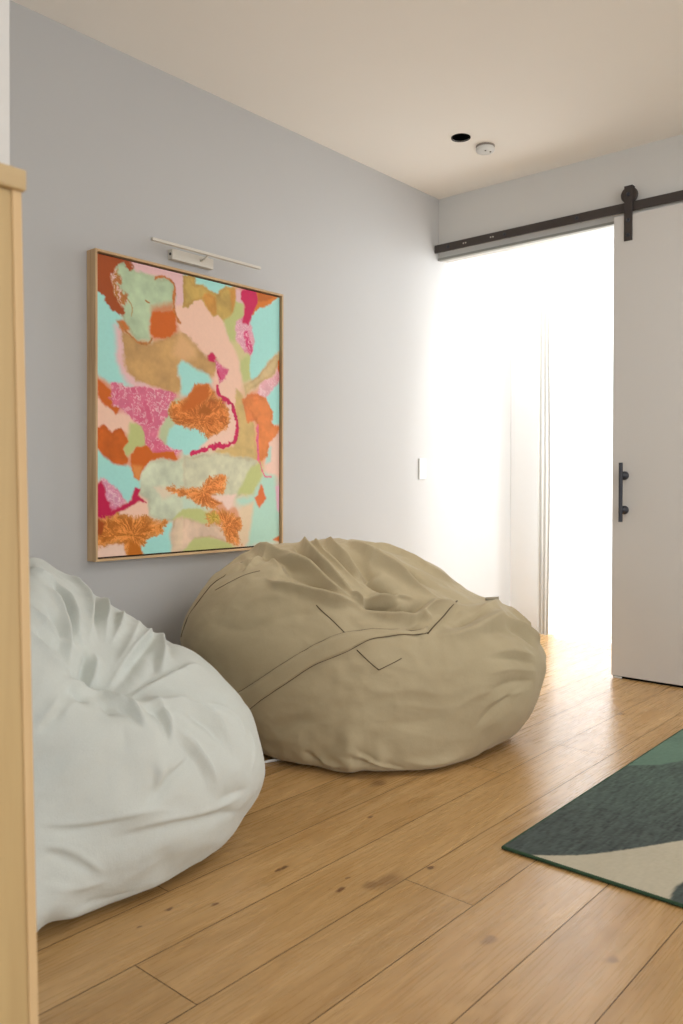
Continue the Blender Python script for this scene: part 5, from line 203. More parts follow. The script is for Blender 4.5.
[318,4,-1,-1,-1,-2,-3,-4,-4,-3,-1,1,1,1,1,1,2,3,5,6,5,4,4,4,5,5,4,3,2,2,-1,-5,-8,-8,-4,-1,1,1,2,2,1,1,2,2,2,2,2,0,-1,-2,-1,0,2,3,4,5,4,1,-1,-3,-3,-3,-5,-7,-9,-9,-11,-9,-5,-4,-6],
[319,4,-1,-1,-2,-2,-2,-3,-3,-2,-1,0,-1,-3,-3,-2,0,2,4,6,6,4,4,4,4,3,1,1,2,1,0,-4,-8,-9,-8,-3,0,2,3,3,2,2,2,2,2,2,2,1,0,-1,0,0,2,3,4,5,5,2,-1,-2,-2,-2,-2,-5,-7,-10,-11,-9,-4,-3,-4],
[320,4,-1,-1,-2,-2,-2,-2,-2,-2,-1,-3,-5,-6,-6,-4,-2,0,2,4,5,4,3,3,2,0,0,1,1,1,0,-2,-6,-10,-10,-6,-2,2,4,5,4,3,2,1,0,1,2,2,1,0,0,0,1,3,4,4,5,4,1,-1,-2,-1,-1,-2,-4,-7,-9,-5,-1,1],
[321,4,-1,-1,-1,-2,-2,-1,-1,-2,-3,-5,-7,-8,-8,-7,-5,-3,-1,2,4,5,3,2,0,-1,-1,1,1,1,1,-1,-5,-9,-11,-9,-5,0,4,5,5,3,1,-1,-1,0,1,2,1,0,-1,-1,1,3,4,4,4,4,3,0,-1,0,0,0,-1,-2,-2,2,6,7,3],
[322,4,-1,-1,-1,-1,-1,-1,-2,-4,-6,-7,-8,-8,-9,-8,-6,-4,-1,1,4,5,5,3,-1,-2,-1,0,1,2,1,0,-3,-7,-10,-9,-6,-1,3,5,5,3,1,-1,-1,0,1,1,1,0,-2,-2,0,3,3,3,3,3,2,1,-1,0,1,2,4,5,6,9,9,5,-2],
[323,4,-1,-1,-1,-1,-1,-1,-1,-3,-5,-7,-8,-8,-8,-7,-5,-2,0,3,5,5,5,3,-1,-2,-2,-1,0,1,2,1,-1,-6,-9,-9,-6,-2,3,5,5,3,1,-1,-1,0,1,1,0,-1,-2,-2,0,2,3,3,2,1,0,0,0,1,1,3,6,8,7,6,3,-2,-8],
[324,4,-1,-1,-1,-1,-1,-1,0,-1,-4,-6,-8,-8,-7,-6,-4,-2,1,4,5,5,5,3,0,-2,-2,-2,-1,1,2,2,1,-3,-7,-7,-4,0,3,5,5,4,2,0,0,0,0,0,-1,-2,-3,-2,0,2,3,3,2,0,-2,-2,0,2,3,3,4,3,1,0,-1,-5,-11],
[325,4,-1,-1,-1,-1,-1,-1,-1,-2,-5,-8,-8,-5,-3,-2,-1,1,2,4,4,5,5,4,0,-2,-2,-3,-2,0,2,3,2,-1,-4,-4,-1,2,4,5,5,4,1,-1,-2,-2,-2,-2,-1,-2,-2,-2,1,3,3,3,2,0,-3,-3,-2,1,4,4,4,2,-1,-2,-3,-5,-11],
[326,3,-1,-1,-1,-1,-1,-1,-2,-3,-4,-6,-8,-6,-1,0,1,2,3,3,4,4,5,5,4,1,-1,-2,-3,-3,0,2,4,4,2,-1,-1,1,2,3,4,4,4,1,-2,-3,-4,-4,-3,-1,-1,-1,0,2,3,4,3,2,0,-2,-3,-2,1,3,4,5,3,1,0,-2,-5,-9],
[327,3,-1,-1,-1,-1,-1,-1,-2,-3,-4,-6,-6,-3,1,2,2,2,2,3,3,4,4,3,3,2,0,-1,-2,-2,0,3,4,4,3,2,0,0,0,1,2,3,3,1,-1,-3,-5,-5,-5,-2,0,1,2,3,4,4,3,3,1,-1,-2,-1,1,2,3,4,4,3,1,-1,-4,-7],
[328,2,-1,-1,-1,-1,-1,-1,-1,-2,-2,-4,-6,-6,-2,2,3,2,2,2,3,4,4,3,2,1,1,0,0,-1,-1,1,3,3,3,3,2,-1,-2,-2,-1,1,2,2,1,0,-2,-4,-5,-5,-3,-1,1,3,3,4,3,3,3,2,1,0,0,1,2,2,3,3,2,2,0,-3,-4],
[329,2,-1,-1,-1,-1,-1,-1,-1,-2,-2,-2,-4,-5,-1,3,3,2,2,2,3,4,4,2,1,0,0,0,0,0,1,2,2,2,2,2,1,-1,-3,-2,-1,0,0,1,1,0,-1,-2,-4,-4,-3,-2,1,3,3,3,3,2,3,3,2,1,2,1,1,1,2,1,1,1,-1,-2,-2],
[330,2,-1,-1,-1,-1,-1,-1,-1,-2,-2,-3,-4,-4,0,3,4,3,3,4,5,5,4,2,0,-1,-1,-1,0,0,1,2,2,1,2,2,1,0,-1,-1,-1,-2,-2,-1,0,0,0,-1,-1,-2,-2,-1,1,3,2,2,2,2,2,3,3,2,2,1,-1,1,2,1,0,-1,-1,-1,-2],
[331,2,-1,-1,-1,-1,-1,-1,-1,-2,-2,-3,-5,-4,0,4,4,4,5,5,5,5,4,2,0,-1,-1,-2,-1,1,2,2,1,1,2,3,2,2,2,1,1,-1,-2,-1,0,1,1,0,0,0,0,1,2,2,2,2,2,2,2,3,3,3,2,1,-1,0,1,1,0,-1,-1,0,-3],
[332,6,-1,-1,-1,-1,-2,-3,-5,-5,-1,4,6,6,6,6,5,4,4,3,1,0,-1,-2,-1,1,2,2,1,1,2,2,2,3,3,3,2,1,0,0,0,1,0,-1,-1,0,1,2,3,3,2,2,2,2,2,3,3,3,2,1,-2,-1,1,2,0,-1,0,1,-6],
[333,8,-1,-1,-2,-2,-4,-5,-1,4,5,5,6,5,5,4,4,3,2,1,0,-1,-1,1,2,1,1,1,1,1,1,1,2,3,3,2,1,1,1,0,0,-2,-2,-1,1,2,3,3,2,2,2,2,3,3,4,3,2,1,-1,-2,0,2,1,0,0,0,-9],
[334,10,-1,-2,-4,-4,-1,3,3,3,3,4,4,4,3,3,3,2,2,1,1,1,1,1,0,0,0,0,-1,0,1,3,3,2,2,1,1,1,0,-2,-3,-2,0,2,3,3,3,3,3,3,3,3,4,3,1,0,-1,-2,-1,2,2,0,1,-3,-13],
[335,7,1,1,0,0,-2,-3,-3,1,2,-1,-1,1,3,3,3,3,4,4,3,3,2,2,2,1,0,0,0,-1,-2,-1,0,1,2,3,3,2,1,1,0,0,-2,-4,-3,-1,1,2,3,3,4,4,4,4,4,4,3,1,0,0,-2,-1,2,2,1,0,-7,-15],
[336,6,1,1,1,1,0,-1,-2,-1,2,1,-2,-3,-2,1,2,3,3,4,5,3,3,2,2,2,0,-1,-1,-1,-1,-2,-2,-1,1,2,3,3,2,0,0,0,0,-2,-4,-4,-1,1,2,2,2,3,5,5,5,4,4,3,2,1,0,-1,0,2,2,1,-2,-12,-17],
[337,6,1,1,1,0,0,-1,-1,2,2,0,-3,-5,-4,-2,0,2,4,5,5,4,3,3,2,2,0,-1,-1,-1,-1,-1,-1,0,1,2,3,3,1,0,-1,-1,0,-1,-3,-3,-1,1,1,2,2,2,4,6,5,4,4,4,3,3,1,-1,0,1,1,0,-7,-17,-18],
[338,5,1,1,1,1,1,0,-1,-1,2,2,-1,-3,-5,-6,-4,-2,2,5,7,6,4,4,3,2,2,0,0,0,-1,0,0,0,1,2,2,3,3,2,0,-1,-1,0,0,-1,-2,-1,1,1,1,1,1,2,5,6,4,4,4,5,5,1,-1,-1,-1,0,-3,-14,-22,-19],
[339,5,1,1,1,1,1,0,-1,-1,1,1,-1,-3,-3,-4,-5,-2,2,6,7,6,5,4,3,2,2,1,1,1,1,1,1,1,1,2,2,2,2,1,0,-1,-1,0,1,0,-2,-1,0,1,1,0,0,1,3,5,5,4,5,7,7,1,-3,-4,-3,-2,-8,-20,-25,-20],
[340,5,1,1,1,1,1,0,0,-1,0,-1,-2,-2,-1,-3,-5,-2,3,6,7,6,5,4,3,2,2,1,1,2,2,2,2,1,1,2,2,2,2,1,0,-1,-1,0,0,0,-2,-2,0,1,1,0,0,0,2,5,6,5,7,11,9,1,-4,-7,-5,-5,-13,-24,-26,-18],
[341,5,1,1,1,1,1,0,0,0,-3,-5,-4,-1,-1,-3,-4,-1,3,6,7,6,5,4,3,2,2,2,2,2,2,2,1,1,1,2,2,1,1,1,0,-1,-1,0,0,0,-1,-3,-1,1,1,0,0,0,1,5,7,7,10,15,11,2,-6,-9,-8,-9,-17,-26,-25,-16],
[342,4,1,1,1,1,1,1,0,-1,-2,-4,-7,-5,0,0,-3,-4,-2,1,5,7,6,5,4,3,3,2,2,2,1,1,1,0,0,1,2,2,1,1,1,1,1,0,0,0,0,-1,-3,-3,0,1,0,-1,-1,0,4,8,9,13,19,14,2,-7,-12,-11,-12,-20,-27,-24,-13],
[343,4,1,1,1,0,0,0,-1,-2,-4,-5,-7,-5,1,2,-1,-3,-3,0,3,6,6,4,2,3,3,2,2,2,1,1,0,-1,-1,0,1,2,2,1,1,1,1,2,1,0,-1,-1,-2,-3,-2,0,-1,-2,-3,-1,3,8,10,15,22,16,3,-8,-15,-14,-15,-21,-26,-22,-9],
[344,9,-1,-1,-3,-4,-5,-6,-4,1,4,2,-2,-5,-3,1,4,5,2,1,2,3,3,3,2,1,0,0,-1,-2,-1,1,2,2,2,2,2,1,2,1,0,-1,-1,-2,-4,-3,-1,-2,-3,-3,-2,2,7,10,17,24,18,3,-10,-18,-17,-17,-23,-25,-19,-5],
[345,8,-1,-1,-2,-3,-3,-4,-5,-3,2,6,3,-2,-6,-5,-1,3,3,1,0,0,2,3,3,3,2,1,0,-2,-3,-2,0,1,2,2,2,2,2,2,2,0,-1,-1,-2,-3,-4,-3,-2,-3,-3,-2,1,5,9,17,26,20,3,-12,-20,-19,-19,-23,-23,-16,-1],
[346,7,-1,-1,-2,-3,-3,-3,-3,-3,-1,2,7,4,-2,-6,-7,-2,2,3,1,-1,-1,1,2,2,3,2,1,0,-2,-4,-2,0,1,2,2,2,2,2,2,2,1,-1,-2,-2,-2,-4,-4,-3,-2,-1,-1,1,4,8,17,26,21,3,-13,-22,-21,-20,-24,-22,-14,3],
[347,7,-1,-2,-3,-3,-2,-3,-3,-2,0,3,7,5,-1,-6,-8,-4,1,3,1,-1,-2,0,1,2,2,2,1,0,-2,-4,-3,-1,0,1,2,3,2,2,2,2,1,0,-1,-2,-2,-3,-5,-3,-1,0,1,2,4,8,16,26,23,5,-12,-22,-22,-21,-24,-21,-12,6],
[348,6,-1,-1,-2,-3,-3,-3,-4,-4,-2,0,3,7,6,1,-5,-8,-6,-1,2,1,-1,-2,-1,1,1,2,3,2,0,-2,-4,-3,-2,-1,0,2,2,2,2,2,2,1,0,-1,-2,-2,-2,-4,-4,-2,0,1,3,5,8,14,24,24,7,-11,-22,-23,-22,-24,-19,-9,9],
[349,6,-1,-1,-2,-3,-3,-3,-4,-5,-3,-1,3,7,7,2,-3,-8,-7,-3,1,1,-1,-3,-1,0,0,2,3,2,1,-2,-4,-3,-3,-2,0,2,2,2,2,2,2,1,0,-1,-2,-1,-1,-2,-4,-3,0,1,3,5,7,12,23,25,8,-10,-22,-24,-24,-24,-18,-7,12],
[350,6,-1,-1,-2,-3,-4,-4,-5,-4,-2,-1,2,6,6,4,-1,-7,-9,-6,-1,1,-1,-3,-2,-1,0,1,2,2,1,-2,-4,-4,-4,-3,-1,1,3,2,2,2,2,1,-1,-1,-1,-1,0,-1,-3,-4,-2,0,2,3,5,10,22,25,10,-10,-23,-25,-25,-24,-16,-4,14],
[351,6,-1,-1,-2,-3,-4,-4,-3,-1,1,1,2,5,5,4,1,-6,-10,-9,-3,0,-1,-3,-2,-2,-1,1,2,2,1,-1,-4,-4,-4,-3,-1,1,3,2,2,2,2,1,-1,-2,-1,-1,0,0,-3,-5,-4,-1,1,2,4,10,22,26,10,-9,-23,-27,-27,-23,-14,-2,15],
[352,6,-1,-1,-2,-3,-3,-2,0,3,3,2,3,5,5,5,2,-4,-10,-10,-5,-1,-2,-3,-3,-2,-2,1,2,2,1,-1,-4,-4,-4,-3,-1,1,2,2,2,2,2,1,-1,-2,-2,-2,0,-1,-4,-7,-6,-3,-1,0,2,8,20,26,11,-9,-24,-28,-29,-23,-13,0,15],
[353,6,-1,-1,-2,-3,-2,1,3,6,6,5,5,5,5,5,3,-2,-8,-11,-6,-1,-2,-3,-3,-3,-2,0,2,2,2,-1,-4,-5,-5,-3,-1,1,2,1,1,2,2,2,0,-2,-2,-1,0,-1,-5,-8,-8,-6,-3,-2,1,7,19,25,12,-9,-24,-30,-30,-23,-12,1,14],
[354,7,-1,-2,-2,-1,2,4,6,7,7,5,2,1,2,2,0,-7,-11,-7,-2,-1,-3,-3,-3,-2,0,2,1,2,-1,-4,-5,-5,-3,-1,1,1,1,1,1,2,2,1,0,-1,0,1,-1,-4,-7,-9,-8,-5,-3,-1,5,17,25,13,-8,-25,-31,-31,-23,-11,2,12],
[355,7,-1,-1,-1,0,2,2,2,4,6,3,0,-2,-1,0,0,-6,-10,-7,-3,-1,-3,-4,-3,-1,1,2,2,2,0,-3,-4,-5,-4,-2,0,1,0,0,0,2,3,2,0,0,0,1,0,-2,-4,-8,-8,-6,-5,-2,4,16,25,14,-8,-24,-31,-31,-22,-10,3,9],
[356,8,-1,-1,0,0,-2,-1,2,3,1,-2,-2,-3,-1,-1,-5,-8,-6,-2,0,-1,-3,-3,0,2,3,2,2,0,-2,-3,-4,-4,-3,-1,1,0,0,0,2,3,1,-1,-1,0,0,0,-1,-2,-5,-8,-7,-6,-3,2,14,25,16,-6,-23,-29,-29,-21,-9,4,6],
[357,3,1,1,1,1,0,-1,-2,-2,-4,-3,0,1,1,1,0,-1,-2,-2,-1,-4,-6,-4,0,1,0,-2,-2,1,3,4,3,2,1,0,-1,-3,-4,-3,-1,1,0,0,1,3,2,0,-2,-3,-3,-2,-1,-1,-1,-3,-6,-7,-6,-4,2,13,25,19,-3,-20,-26,-26,-18,-6,4,2],
[358,3,1,1,1,1,0,-1,-3,-5,-5,-1,1,0,0,1,1,0,-1,-1,-1,-3,-4,-2,0,1,0,-2,-1,1,4,4,3,2,1,0,-1,-2,-2,-2,-1,1,1,1,3,3,1,-1,-3,-4,-4,-3,-2,-2,-1,-1,-3,-6,-7,-5,1,13,26,21,0,-16,-23,-22,-14,-3,3,-1],
[359,2,1,1,1,1,1,0,-1,-4,-6,-3,0,-1,-2,-1,1,1,1,0,0,1,-1,-4,-3,0,1,1,0,0,2,3,3,2,1,-1,-1,-1,-1,0,1,1,3,3,4,4,3,1,-1,-3,-4,-4,-4,-3,-2,-1,0,-2,-6,-7,-6,0,12,25,23,4,-12,-19,-17,-9,0,1,-3],
[360,2,1,1,1,1,1,0,-1,-2,-1,1,-2,-5,-5,-3,-1,0,1,1,1,2,1,-3,-3,-1,1,2,2,1,1,2,2,1,0,-2,-3,-2,1,3,4,4,4,5,6,5,4,2,0,-1,-2,-2,-2,-2,-1,0,1,-1,-4,-7,-7,-2,10,24,24,7,-8,-14,-12,-4,2,-2,-3],
[361,2,1,1,1,1,1,1,1,1,3,1,-4,-7,-8,-5,-3,-1,0,1,2,4,3,-1,-2,-1,0,1,3,2,0,0,1,1,-1,-2,-3,-2,1,3,5,5,5,6,6,6,4,3,2,1,1,1,0,0,1,2,2,1,-2,-6,-6,-3,7,21,24,10,-4,-10,-6,1,2,-4],
[362,1,1,1,1,0,0,0,0,1,3,4,0,-4,-6,-8,-7,-5,-3,-1,2,4,6,5,0,-1,0,0,1,2,3,1,0,-1,-1,-2,-3,-3,-2,0,3,5,5,4,5,5,5,4,3,4,4,3,3,1,1,2,3,3,2,0,-4,-6,-4,4,18,23,12,0,-5,-1,3,-1,-5,4],
[363,6,-1,0,1,4,4,-1,-2,-2,-5,-8,-7,-5,-3,0,3,6,6,2,0,0,0,0,1,3,3,2,0,-1,-2,-2,-1,0,1,2,4,4,3,2,4,4,4,4,4,5,5,5,4,3,3,4,4,4,2,-2,-4,-4,1,14,22,14,2,-1,4,3,-4,-3,7],
[364,3,-1,-1,-1,-1,-1,1,4,3,-1,1,2,-1,-5,-7,-6,-5,-3,-1,3,5,3,0,-1,-2,-2,0,3,5,4,3,2,1,1,3,4,3,3,4,3,1,-1,1,4,4,4,5,6,7,6,6,5,5,4,4,4,3,0,-2,-3,1,10,20,14,4,3,5,-1,-6,0,9],
[365,2,-1,-1,-1,-1,-1,-1,0,2,1,0,2,4,2,-2,-5,-6,-6,-4,-3,-1,2,3,1,-1,-3,-3,0,3,5,5,5,4,3,4,6,6,5,4,3,1,-1,-3,-1,2,4,5,6,6,7,7,7,7,6,5,4,4,3,1,-1,-1,1,8,17,14,6,5,4,-3,-5,4,10],
[366,2,-1,-1,-1,-1,-1,-1,-1,0,-1,-2,-1,1,2,0,-3,-4,-4,-3,-2,-2,0,3,3,1,-1,-2,0,2,3,3,3,4,5,6,7,5,3,1,-1,-2,-4,-5,-3,0,3,5,5,5,6,7,6,5,4,4,3,3,3,2,1,0,1,6,14,14,7,5,2,-3,-1,6,8],
[367,8,1,0,-1,-4,-8,-6,-1,1,0,0,0,0,0,0,1,3,4,4,1,-1,-1,0,1,2,2,4,7,8,7,4,1,-2,-3,-4,-5,-6,-4,-1,2,3,3,3,4,6,5,3,1,0,0,0,0,2,3,2,2,4,11,12,7,5,0,-2,2,7,6],
[368,4,1,1,2,2,3,2,-1,-9,-14,-11,-4,1,2,3,2,2,2,2,3,4,4,4,3,1,1,1,2,3,3,6,9,9,8,4,1,-1,-3,-3,-3,-4,-4,-2,0,1,1,1,2,4,5,3,0,-3,-4,-4,-2,1,3,3,1,2,7,10,7,5,1,1,5,6,5],
[369,2,1,1,2,2,2,2,2,0,-6,-14,-16,-11,-4,0,3,4,4,4,5,5,6,6,3,1,1,2,3,3,3,4,5,8,10,10,8,5,2,0,0,0,0,-2,-4,-4,-2,-1,-1,-1,0,2,4,3,0,-4,-6,-6,-3,1,4,3,1,0,4,8,8,7,8,8,6,4,4],
[370,1,1,1,1,2,2,2,1,0,-4,-11,-15,-13,-9,-5,0,4,6,7,7,8,9,8,6,2,-2,-3,-1,2,4,4,5,6,7,9,9,8,6,4,2,2,2,2,-1,-4,-5,-5,-4,-4,-3,-1,2,4,4,1,-3,-6,-5,-3,0,3,3,0,-2,1,6,9,13,18,15,6,2,2],
[371,1,1,1,1,2,2,2,1,-2,-8,-12,-13,-12,-10,-5,1,5,8,10,11,11,11,10,6,1,-3,-5,-3,0,1,2,3,4,5,7,7,7,7,5,4,4,4,4,1,-2,-4,-5,-5,-5,-4,-1,3,4,4,1,-3,-4,-3,-1,0,2,3,1,-1,1,4,9,17,22,14,5,2,1],
[372,1,1,1,1,1,1,2,2,-2,-6,-7,-11,-13,-10,-5,-1,4,8,12,14,14,13,11,7,2,-2,-5,-5,-3,-2,-1,0,1,3,5,6,5,5,4,4,5,6,5,3,1,-1,-2,-3,-3,-2,0,3,4,3,0,-3,-3,-1,1,0,1,2,2,1,1,2,7,15,17,9,3,2,1],
[400,0,1,1,2,4,5,6,8,10,9,7,4,0,-3,-3,-1,2,6,9,12,14,15,15,14,12,9,6,3,-1,-5,-9,-13,-16,-18,-20,-19,-18,-17,-15,-13,-9,-6,-3,-2,-2,-4,-7,-9,-11,-11,-8,-2,3,0,-4,-6,-6,-4,-2,-1,0,0,-2,-4,-6,-7,-7,-8,-9,-10,-10,-11,-11,-11],
[401,0,1,1,3,4,4,5,5,6,8,10,12,12,10,8,5,2,1,1,3,6,11,15,18,21,23,24,23,22,20,17,14,10,7,4,2,-1,-4,-7,-10,-11,-11,-11,-11,-11,-12,-13,-15,-17,-17,-15,-9,-4,-6,-9,-10,-9,-7,-5,-3,-2,0,-1,-2,-4,-6,-7,-7,-7,-7,-7,-7,-8,-9],
[402,0,1,2,5,6,7,7,6,4,5,7,9,11,14,16,17,15,10,5,0,-4,-6,-5,-1,3,8,13,17,21,24,25,26,26,26,25,24,21,17,13,9,5,1,-3,-6,-10,-12,-14,-16,-17,-16,-13,-9,-5,-8,-10,-10,-9,-9,-8,-6,-4,-2,0,0,-1,-2,-3,-4,-5,-4,-4,-4,-4,-6],
[403,0,1,2,4,6,8,9,9,8,8,7,7,6,6,8,12,15,17,17,14,8,1,-6,-11,-13,-13,-11,-7,-3,2,7,11,14,16,19,20,20,19,19,18,16,14,12,9,6,3,1,-1,-3,-2,-1,2,3,0,-3,-4,-5,-7,-8,-7,-4,-2,-1,0,0,1,1,1,0,0,0,0,0,-2],
[404,2,2,3,3,4,6,7,9,9,9,8,5,3,3,5,9,13,16,18,16,11,3,-5,-11,-16,-19,-20,-18,-14,-10,-6,-2,1,4,6,8,9,11,12,12,13,13,14,14,14,14,14,14,14,15,15,12,9,7,3,0,-4,-5,-4,-3,-2,-1,0,2,4,4,4,4,3,3,3,2],
[405,0,-5,-5,-4,-3,-2,-1,0,0,1,2,5,7,8,8,6,4,3,3,6,9,13,16,16,14,9,2,-7,-14,-20,-22,-22,-21,-17,-13,-9,-6,-3,0,1,1,2,3,5,6,9,12,15,18,19,20,22,23,22,20,19,16,12,6,2,-1,-2,-2,-1,1,3,5,6,6,6,6,6,6,5],
[406,0,-11,-13,-12,-9,-7,-4,-1,0,-2,-4,-5,-3,1,5,7,8,7,5,3,2,4,6,10,15,18,18,13,5,-3,-11,-18,-22,-24,-23,-20,-16,-11,-7,-5,-4,-3,-2,-1,1,3,5,9,11,11,12,14,15,16,17,18,19,19,16,12,8,4,2,2,3,4,5,6,7,7,7,6,6,5],
[407,0,-19,-22,-21,-19,-15,-10,-2,3,4,1,-3,-7,-8,-8,-4,1,5,8,9,7,5,3,3,4,8,13,17,18,15,9,2,-6,-14,-19,-22,-22,-20,-15,-10,-7,-5,-3,-2,-1,1,3,5,5,5,5,6,6,6,6,6,9,11,13,14,13,11,9,7,5,4,5,6,6,7,7,6,5,5],
[408,0,-26,-27,-27,-25,-23,-18,-9,1,8,9,6,2,-3,-8,-11,-11,-8,-4,2,6,8,8,6,3,2,3,7,11,16,19,18,14,6,-3,-12,-18,-21,-20,-15,-11,-7,-4,-1,0,2,4,4,3,2,2,1,1,0,-1,-1,0,2,4,5,7,8,9,8,7,6,5,5,5,6,6,6,5,5],
[409,0,-26,-24,-22,-21,-23,-23,-16,-5,4,9,12,11,8,3,-2,-7,-11,-13,-12,-9,-4,2,6,8,6,3,1,1,4,9,15,19,20,14,6,-3,-10,-14,-15,-14,-11,-6,-2,0,2,3,2,0,0,-1,-3,-4,-5,-5,-5,-5,-4,-3,-2,-1,-1,0,2,3,4,4,4,4,4,5,5,5,6],
[410,0,-19,-14,-12,-11,-15,-22,-21,-12,-4,1,6,10,12,12,10,5,-1,-6,-11,-14,-14,-13,-7,-1,4,6,4,2,-1,-1,2,9,16,19,18,12,5,-1,-7,-10,-11,-9,-6,-2,0,0,-1,-3,-4,-5,-6,-7,-7,-7,-7,-8,-8,-7,-6,-6,-6,-5,-4,-3,-1,0,2,3,3,4,5,5,6],
[411,0,-12,-7,-4,-4,-9,-18,-24,-20,-15,-9,-4,1,5,9,12,14,12,7,1,-5,-10,-14,-15,-13,-9,-3,2,5,4,1,-1,-1,3,9,15,18,18,13,6,-1,-5,-6,-6,-5,-3,-3,-4,-6,-7,-7,-7,-7,-7,-8,-8,-8,-8,-8,-8,-7,-6,-5,-3,-2,-2,-1,0,1,2,3,4,5,6],
[412,0,-6,-2,1,0,-5,-14,-23,-26,-24,-20,-14,-9,-4,0,4,8,12,14,12,7,1,-5,-9,-13,-14,-13,-9,-3,3,5,4,1,-1,0,3,8,15,19,18,11,5,0,-3,-4,-4,-4,-5,-6,-6,-7,-7,-7,-7,-7,-7,-7,-7,-7,-7,-6,-4,-2,-1,-1,0,0,0,0,0,2,3,4,5],
[413,0,-3,0,3,2,-2,-10,-18,-23,-25,-25,-22,-18,-13,-9,-5,-2,1,6,11,13,12,8,2,-4,-8,-11,-12,-11,-7,-1,5,7,5,1,-2,-3,1,9,16,19,16,8,2,-1,-2,-3,-3,-4,-4,-5,-5,-5,-5,-4,-4,-5,-5,-4,-4,-3,-2,-1,0,0,0,1,0,0,-1,0,2,3,4],
[414,1,2,4,3,-1,-6,-11,-16,-18,-19,-19,-18,-17,-14,-11,-8,-7,-4,0,5,10,13,12,8,2,-4,-7,-10,-10,-8,-4,2,7,7,3,-2,-4,-2,4,11,17,15,9,3,0,0,-1,-1,-1,-2,-2,-2,-2,-2,-3,-3,-3,-2,-2,-1,-1,0,1,0,0,0,0,0,-1,-1,-1,1,3],
[415,0,2,3,4,3,1,-3,-6,-9,-11,-12,-11,-11,-12,-12,-11,-11,-10,-9,-7,-4,-1,4,10,13,12,7,1,-4,-8,-9,-9,-6,-1,5,9,7,2,-3,-5,-1,7,13,14,9,4,2,1,1,1,0,0,0,0,-1,-2,-2,-2,-2,-1,-1,0,0,1,0,-1,0,1,1,0,-2,-2,-1,1],
[416,0,2,3,3,3,1,-1,-4,-6,-7,-6,-4,-3,-4,-5,-6,-6,-7,-6,-6,-6,-4,-3,1,5,10,13,11,6,0,-4,-7,-7,-7,-3,3,7,9,6,-1,-5,-3,3,9,11,9,5,2,1,1,1,0,0,-1,-1,-1,-2,-2,-2,-2,-1,-1,0,0,-1,-1,0,1,1,1,-1,-3,-2],
[417,0,1,2,2,1,1,0,-1,-3,-3,-2,1,3,3,1,-1,-2,-3,-3,-3,-4,-4,-4,-4,-3,1,7,12,13,10,4,-1,-4,-7,-7,-4,0,5,10,7,0,-5,-5,-1,5,9,9,6,3,2,1,0,-1,-1,0,0,-1,-1,-1,-1,-1,-1,-1,0,-1,-2,0,1,1,2,1,-2,-2],
[418,2,1,2,3,3,3,2,3,5,8,11,11,7,4,2,0,0,-1,-2,-2,-3,-4,-5,-3,-1,3,7,11,11,8,2,-3,-5,-6,-6,-3,3,8,6,0,-5,-6,-3,2,6,8,6,3,1,0,-1,0,0,0,0,0,0,-1,-2,-2,-2,0,-1,-2,-1,1,1,2,1,0,-1],
[419,1,2,5,8,9,11,12,12,13,15,18,22,23,19,14,9,5,3,1,0,0,-1,-3,-4,-4,-4,-3,-1,3,8,12,10,5,0,-4,-7,-8,-4,2,7,6,0,-5,-6,-4,0,5,6,5,2,0,0,0,0,0,-1,-1,-1,-1,-2,-3,-2,-1,0,-2,-1,1,1,1,1,1,1,1],
[420,0,3,7,13,18,22,24,25,25,26,27,28,30,31,29,26,21,16,10,6,3,1,0,-2,-3,-4,-4,-5,-5,-4,0,5,10,11,8,2,-4,-8,-7,-3,2,4,3,0,-4,-5,-4,-1,2,4,3,1,0,0,0,-1,-1,-1,-1,-2,-3,-3,-2,-1,0,-1,-1,0,1,1,0,1,1,1],
[421,0,9,16,24,29,31,30,28,27,26,25,25,25,25,25,26,26,25,21,16,10,6,2,0,-2,-3,-3,-4,-5,-5,-3,-1,3,8,11,9,3,-4,-6,-6,-3,0,2,2,0,-3,-5,-4,-3,0,2,2,1,0,0,0,-1,-1,-1,-2,-3,-3,-2,-1,0,-1,-1,0,1,0,0,0,0,1],
[422,0,18,25,29,28,23,19,16,14,13,12,12,11,11,11,13,15,19,22,22,19,15,10,5,1,-1,-2,-3,-3,-3,-2,-1,-1,-1,3,7,8,4,-2,-5,-4,-3,-2,0,1,1,-2,-4,-5,-4,-2,1,1,0,0,0,0,-1,-1,-2,-3,-3,-2,0,1,0,-1,0,1,1],
[423,0,24,25,22,17,11,6,4,3,3,2,2,2,1,1,2,3,7,11,14,18,19,17,13,8,3,0,-2,-2,-2,-2,-1,-3,-5,-4,0,6,8,4,-1,-3,-4,-3,-2,0,1,1,-1,-4,-5,-4,-2,0,1,0,0,-1,-2,-2,-2,-3,-3,-1,0,1,1,0,0,1,1,1],
[424,0,20,15,10,6,2,0,-2,-2,-2,-2,-3,-3,-4,-4,-4,-3,-1,1,4,7,10,14,15,14,11,6,2,-1,-2,-2,-1,-3,-5,-6,-5,-1,4,6,4,0,-2,-2,-2,-2,-1,1,1,-1,-4,-5,-5,-3,-1,0,0,-1,-2,-3,-3,-2,-2,-1,0,2,1,0,1,1,1,2,1,0,-1],
[425,0,10,6,3,1,-1,-3,-4,-5,-5,-6,-7,-7,-7,-7,-7,-6,-5,-4,-3,-1,1,4,8,11,12,11,8,4,1,0,0,-2,-5,-6,-6,-5,-3,2,5,4,2,0,-1,-2,-2,-1,0,0,-1,-4,-5,-5,-3,-1,0,-1,-2,-3,-3,-3,-2,-1,0,2,2,1,1,1,2,1,1,0,-1],
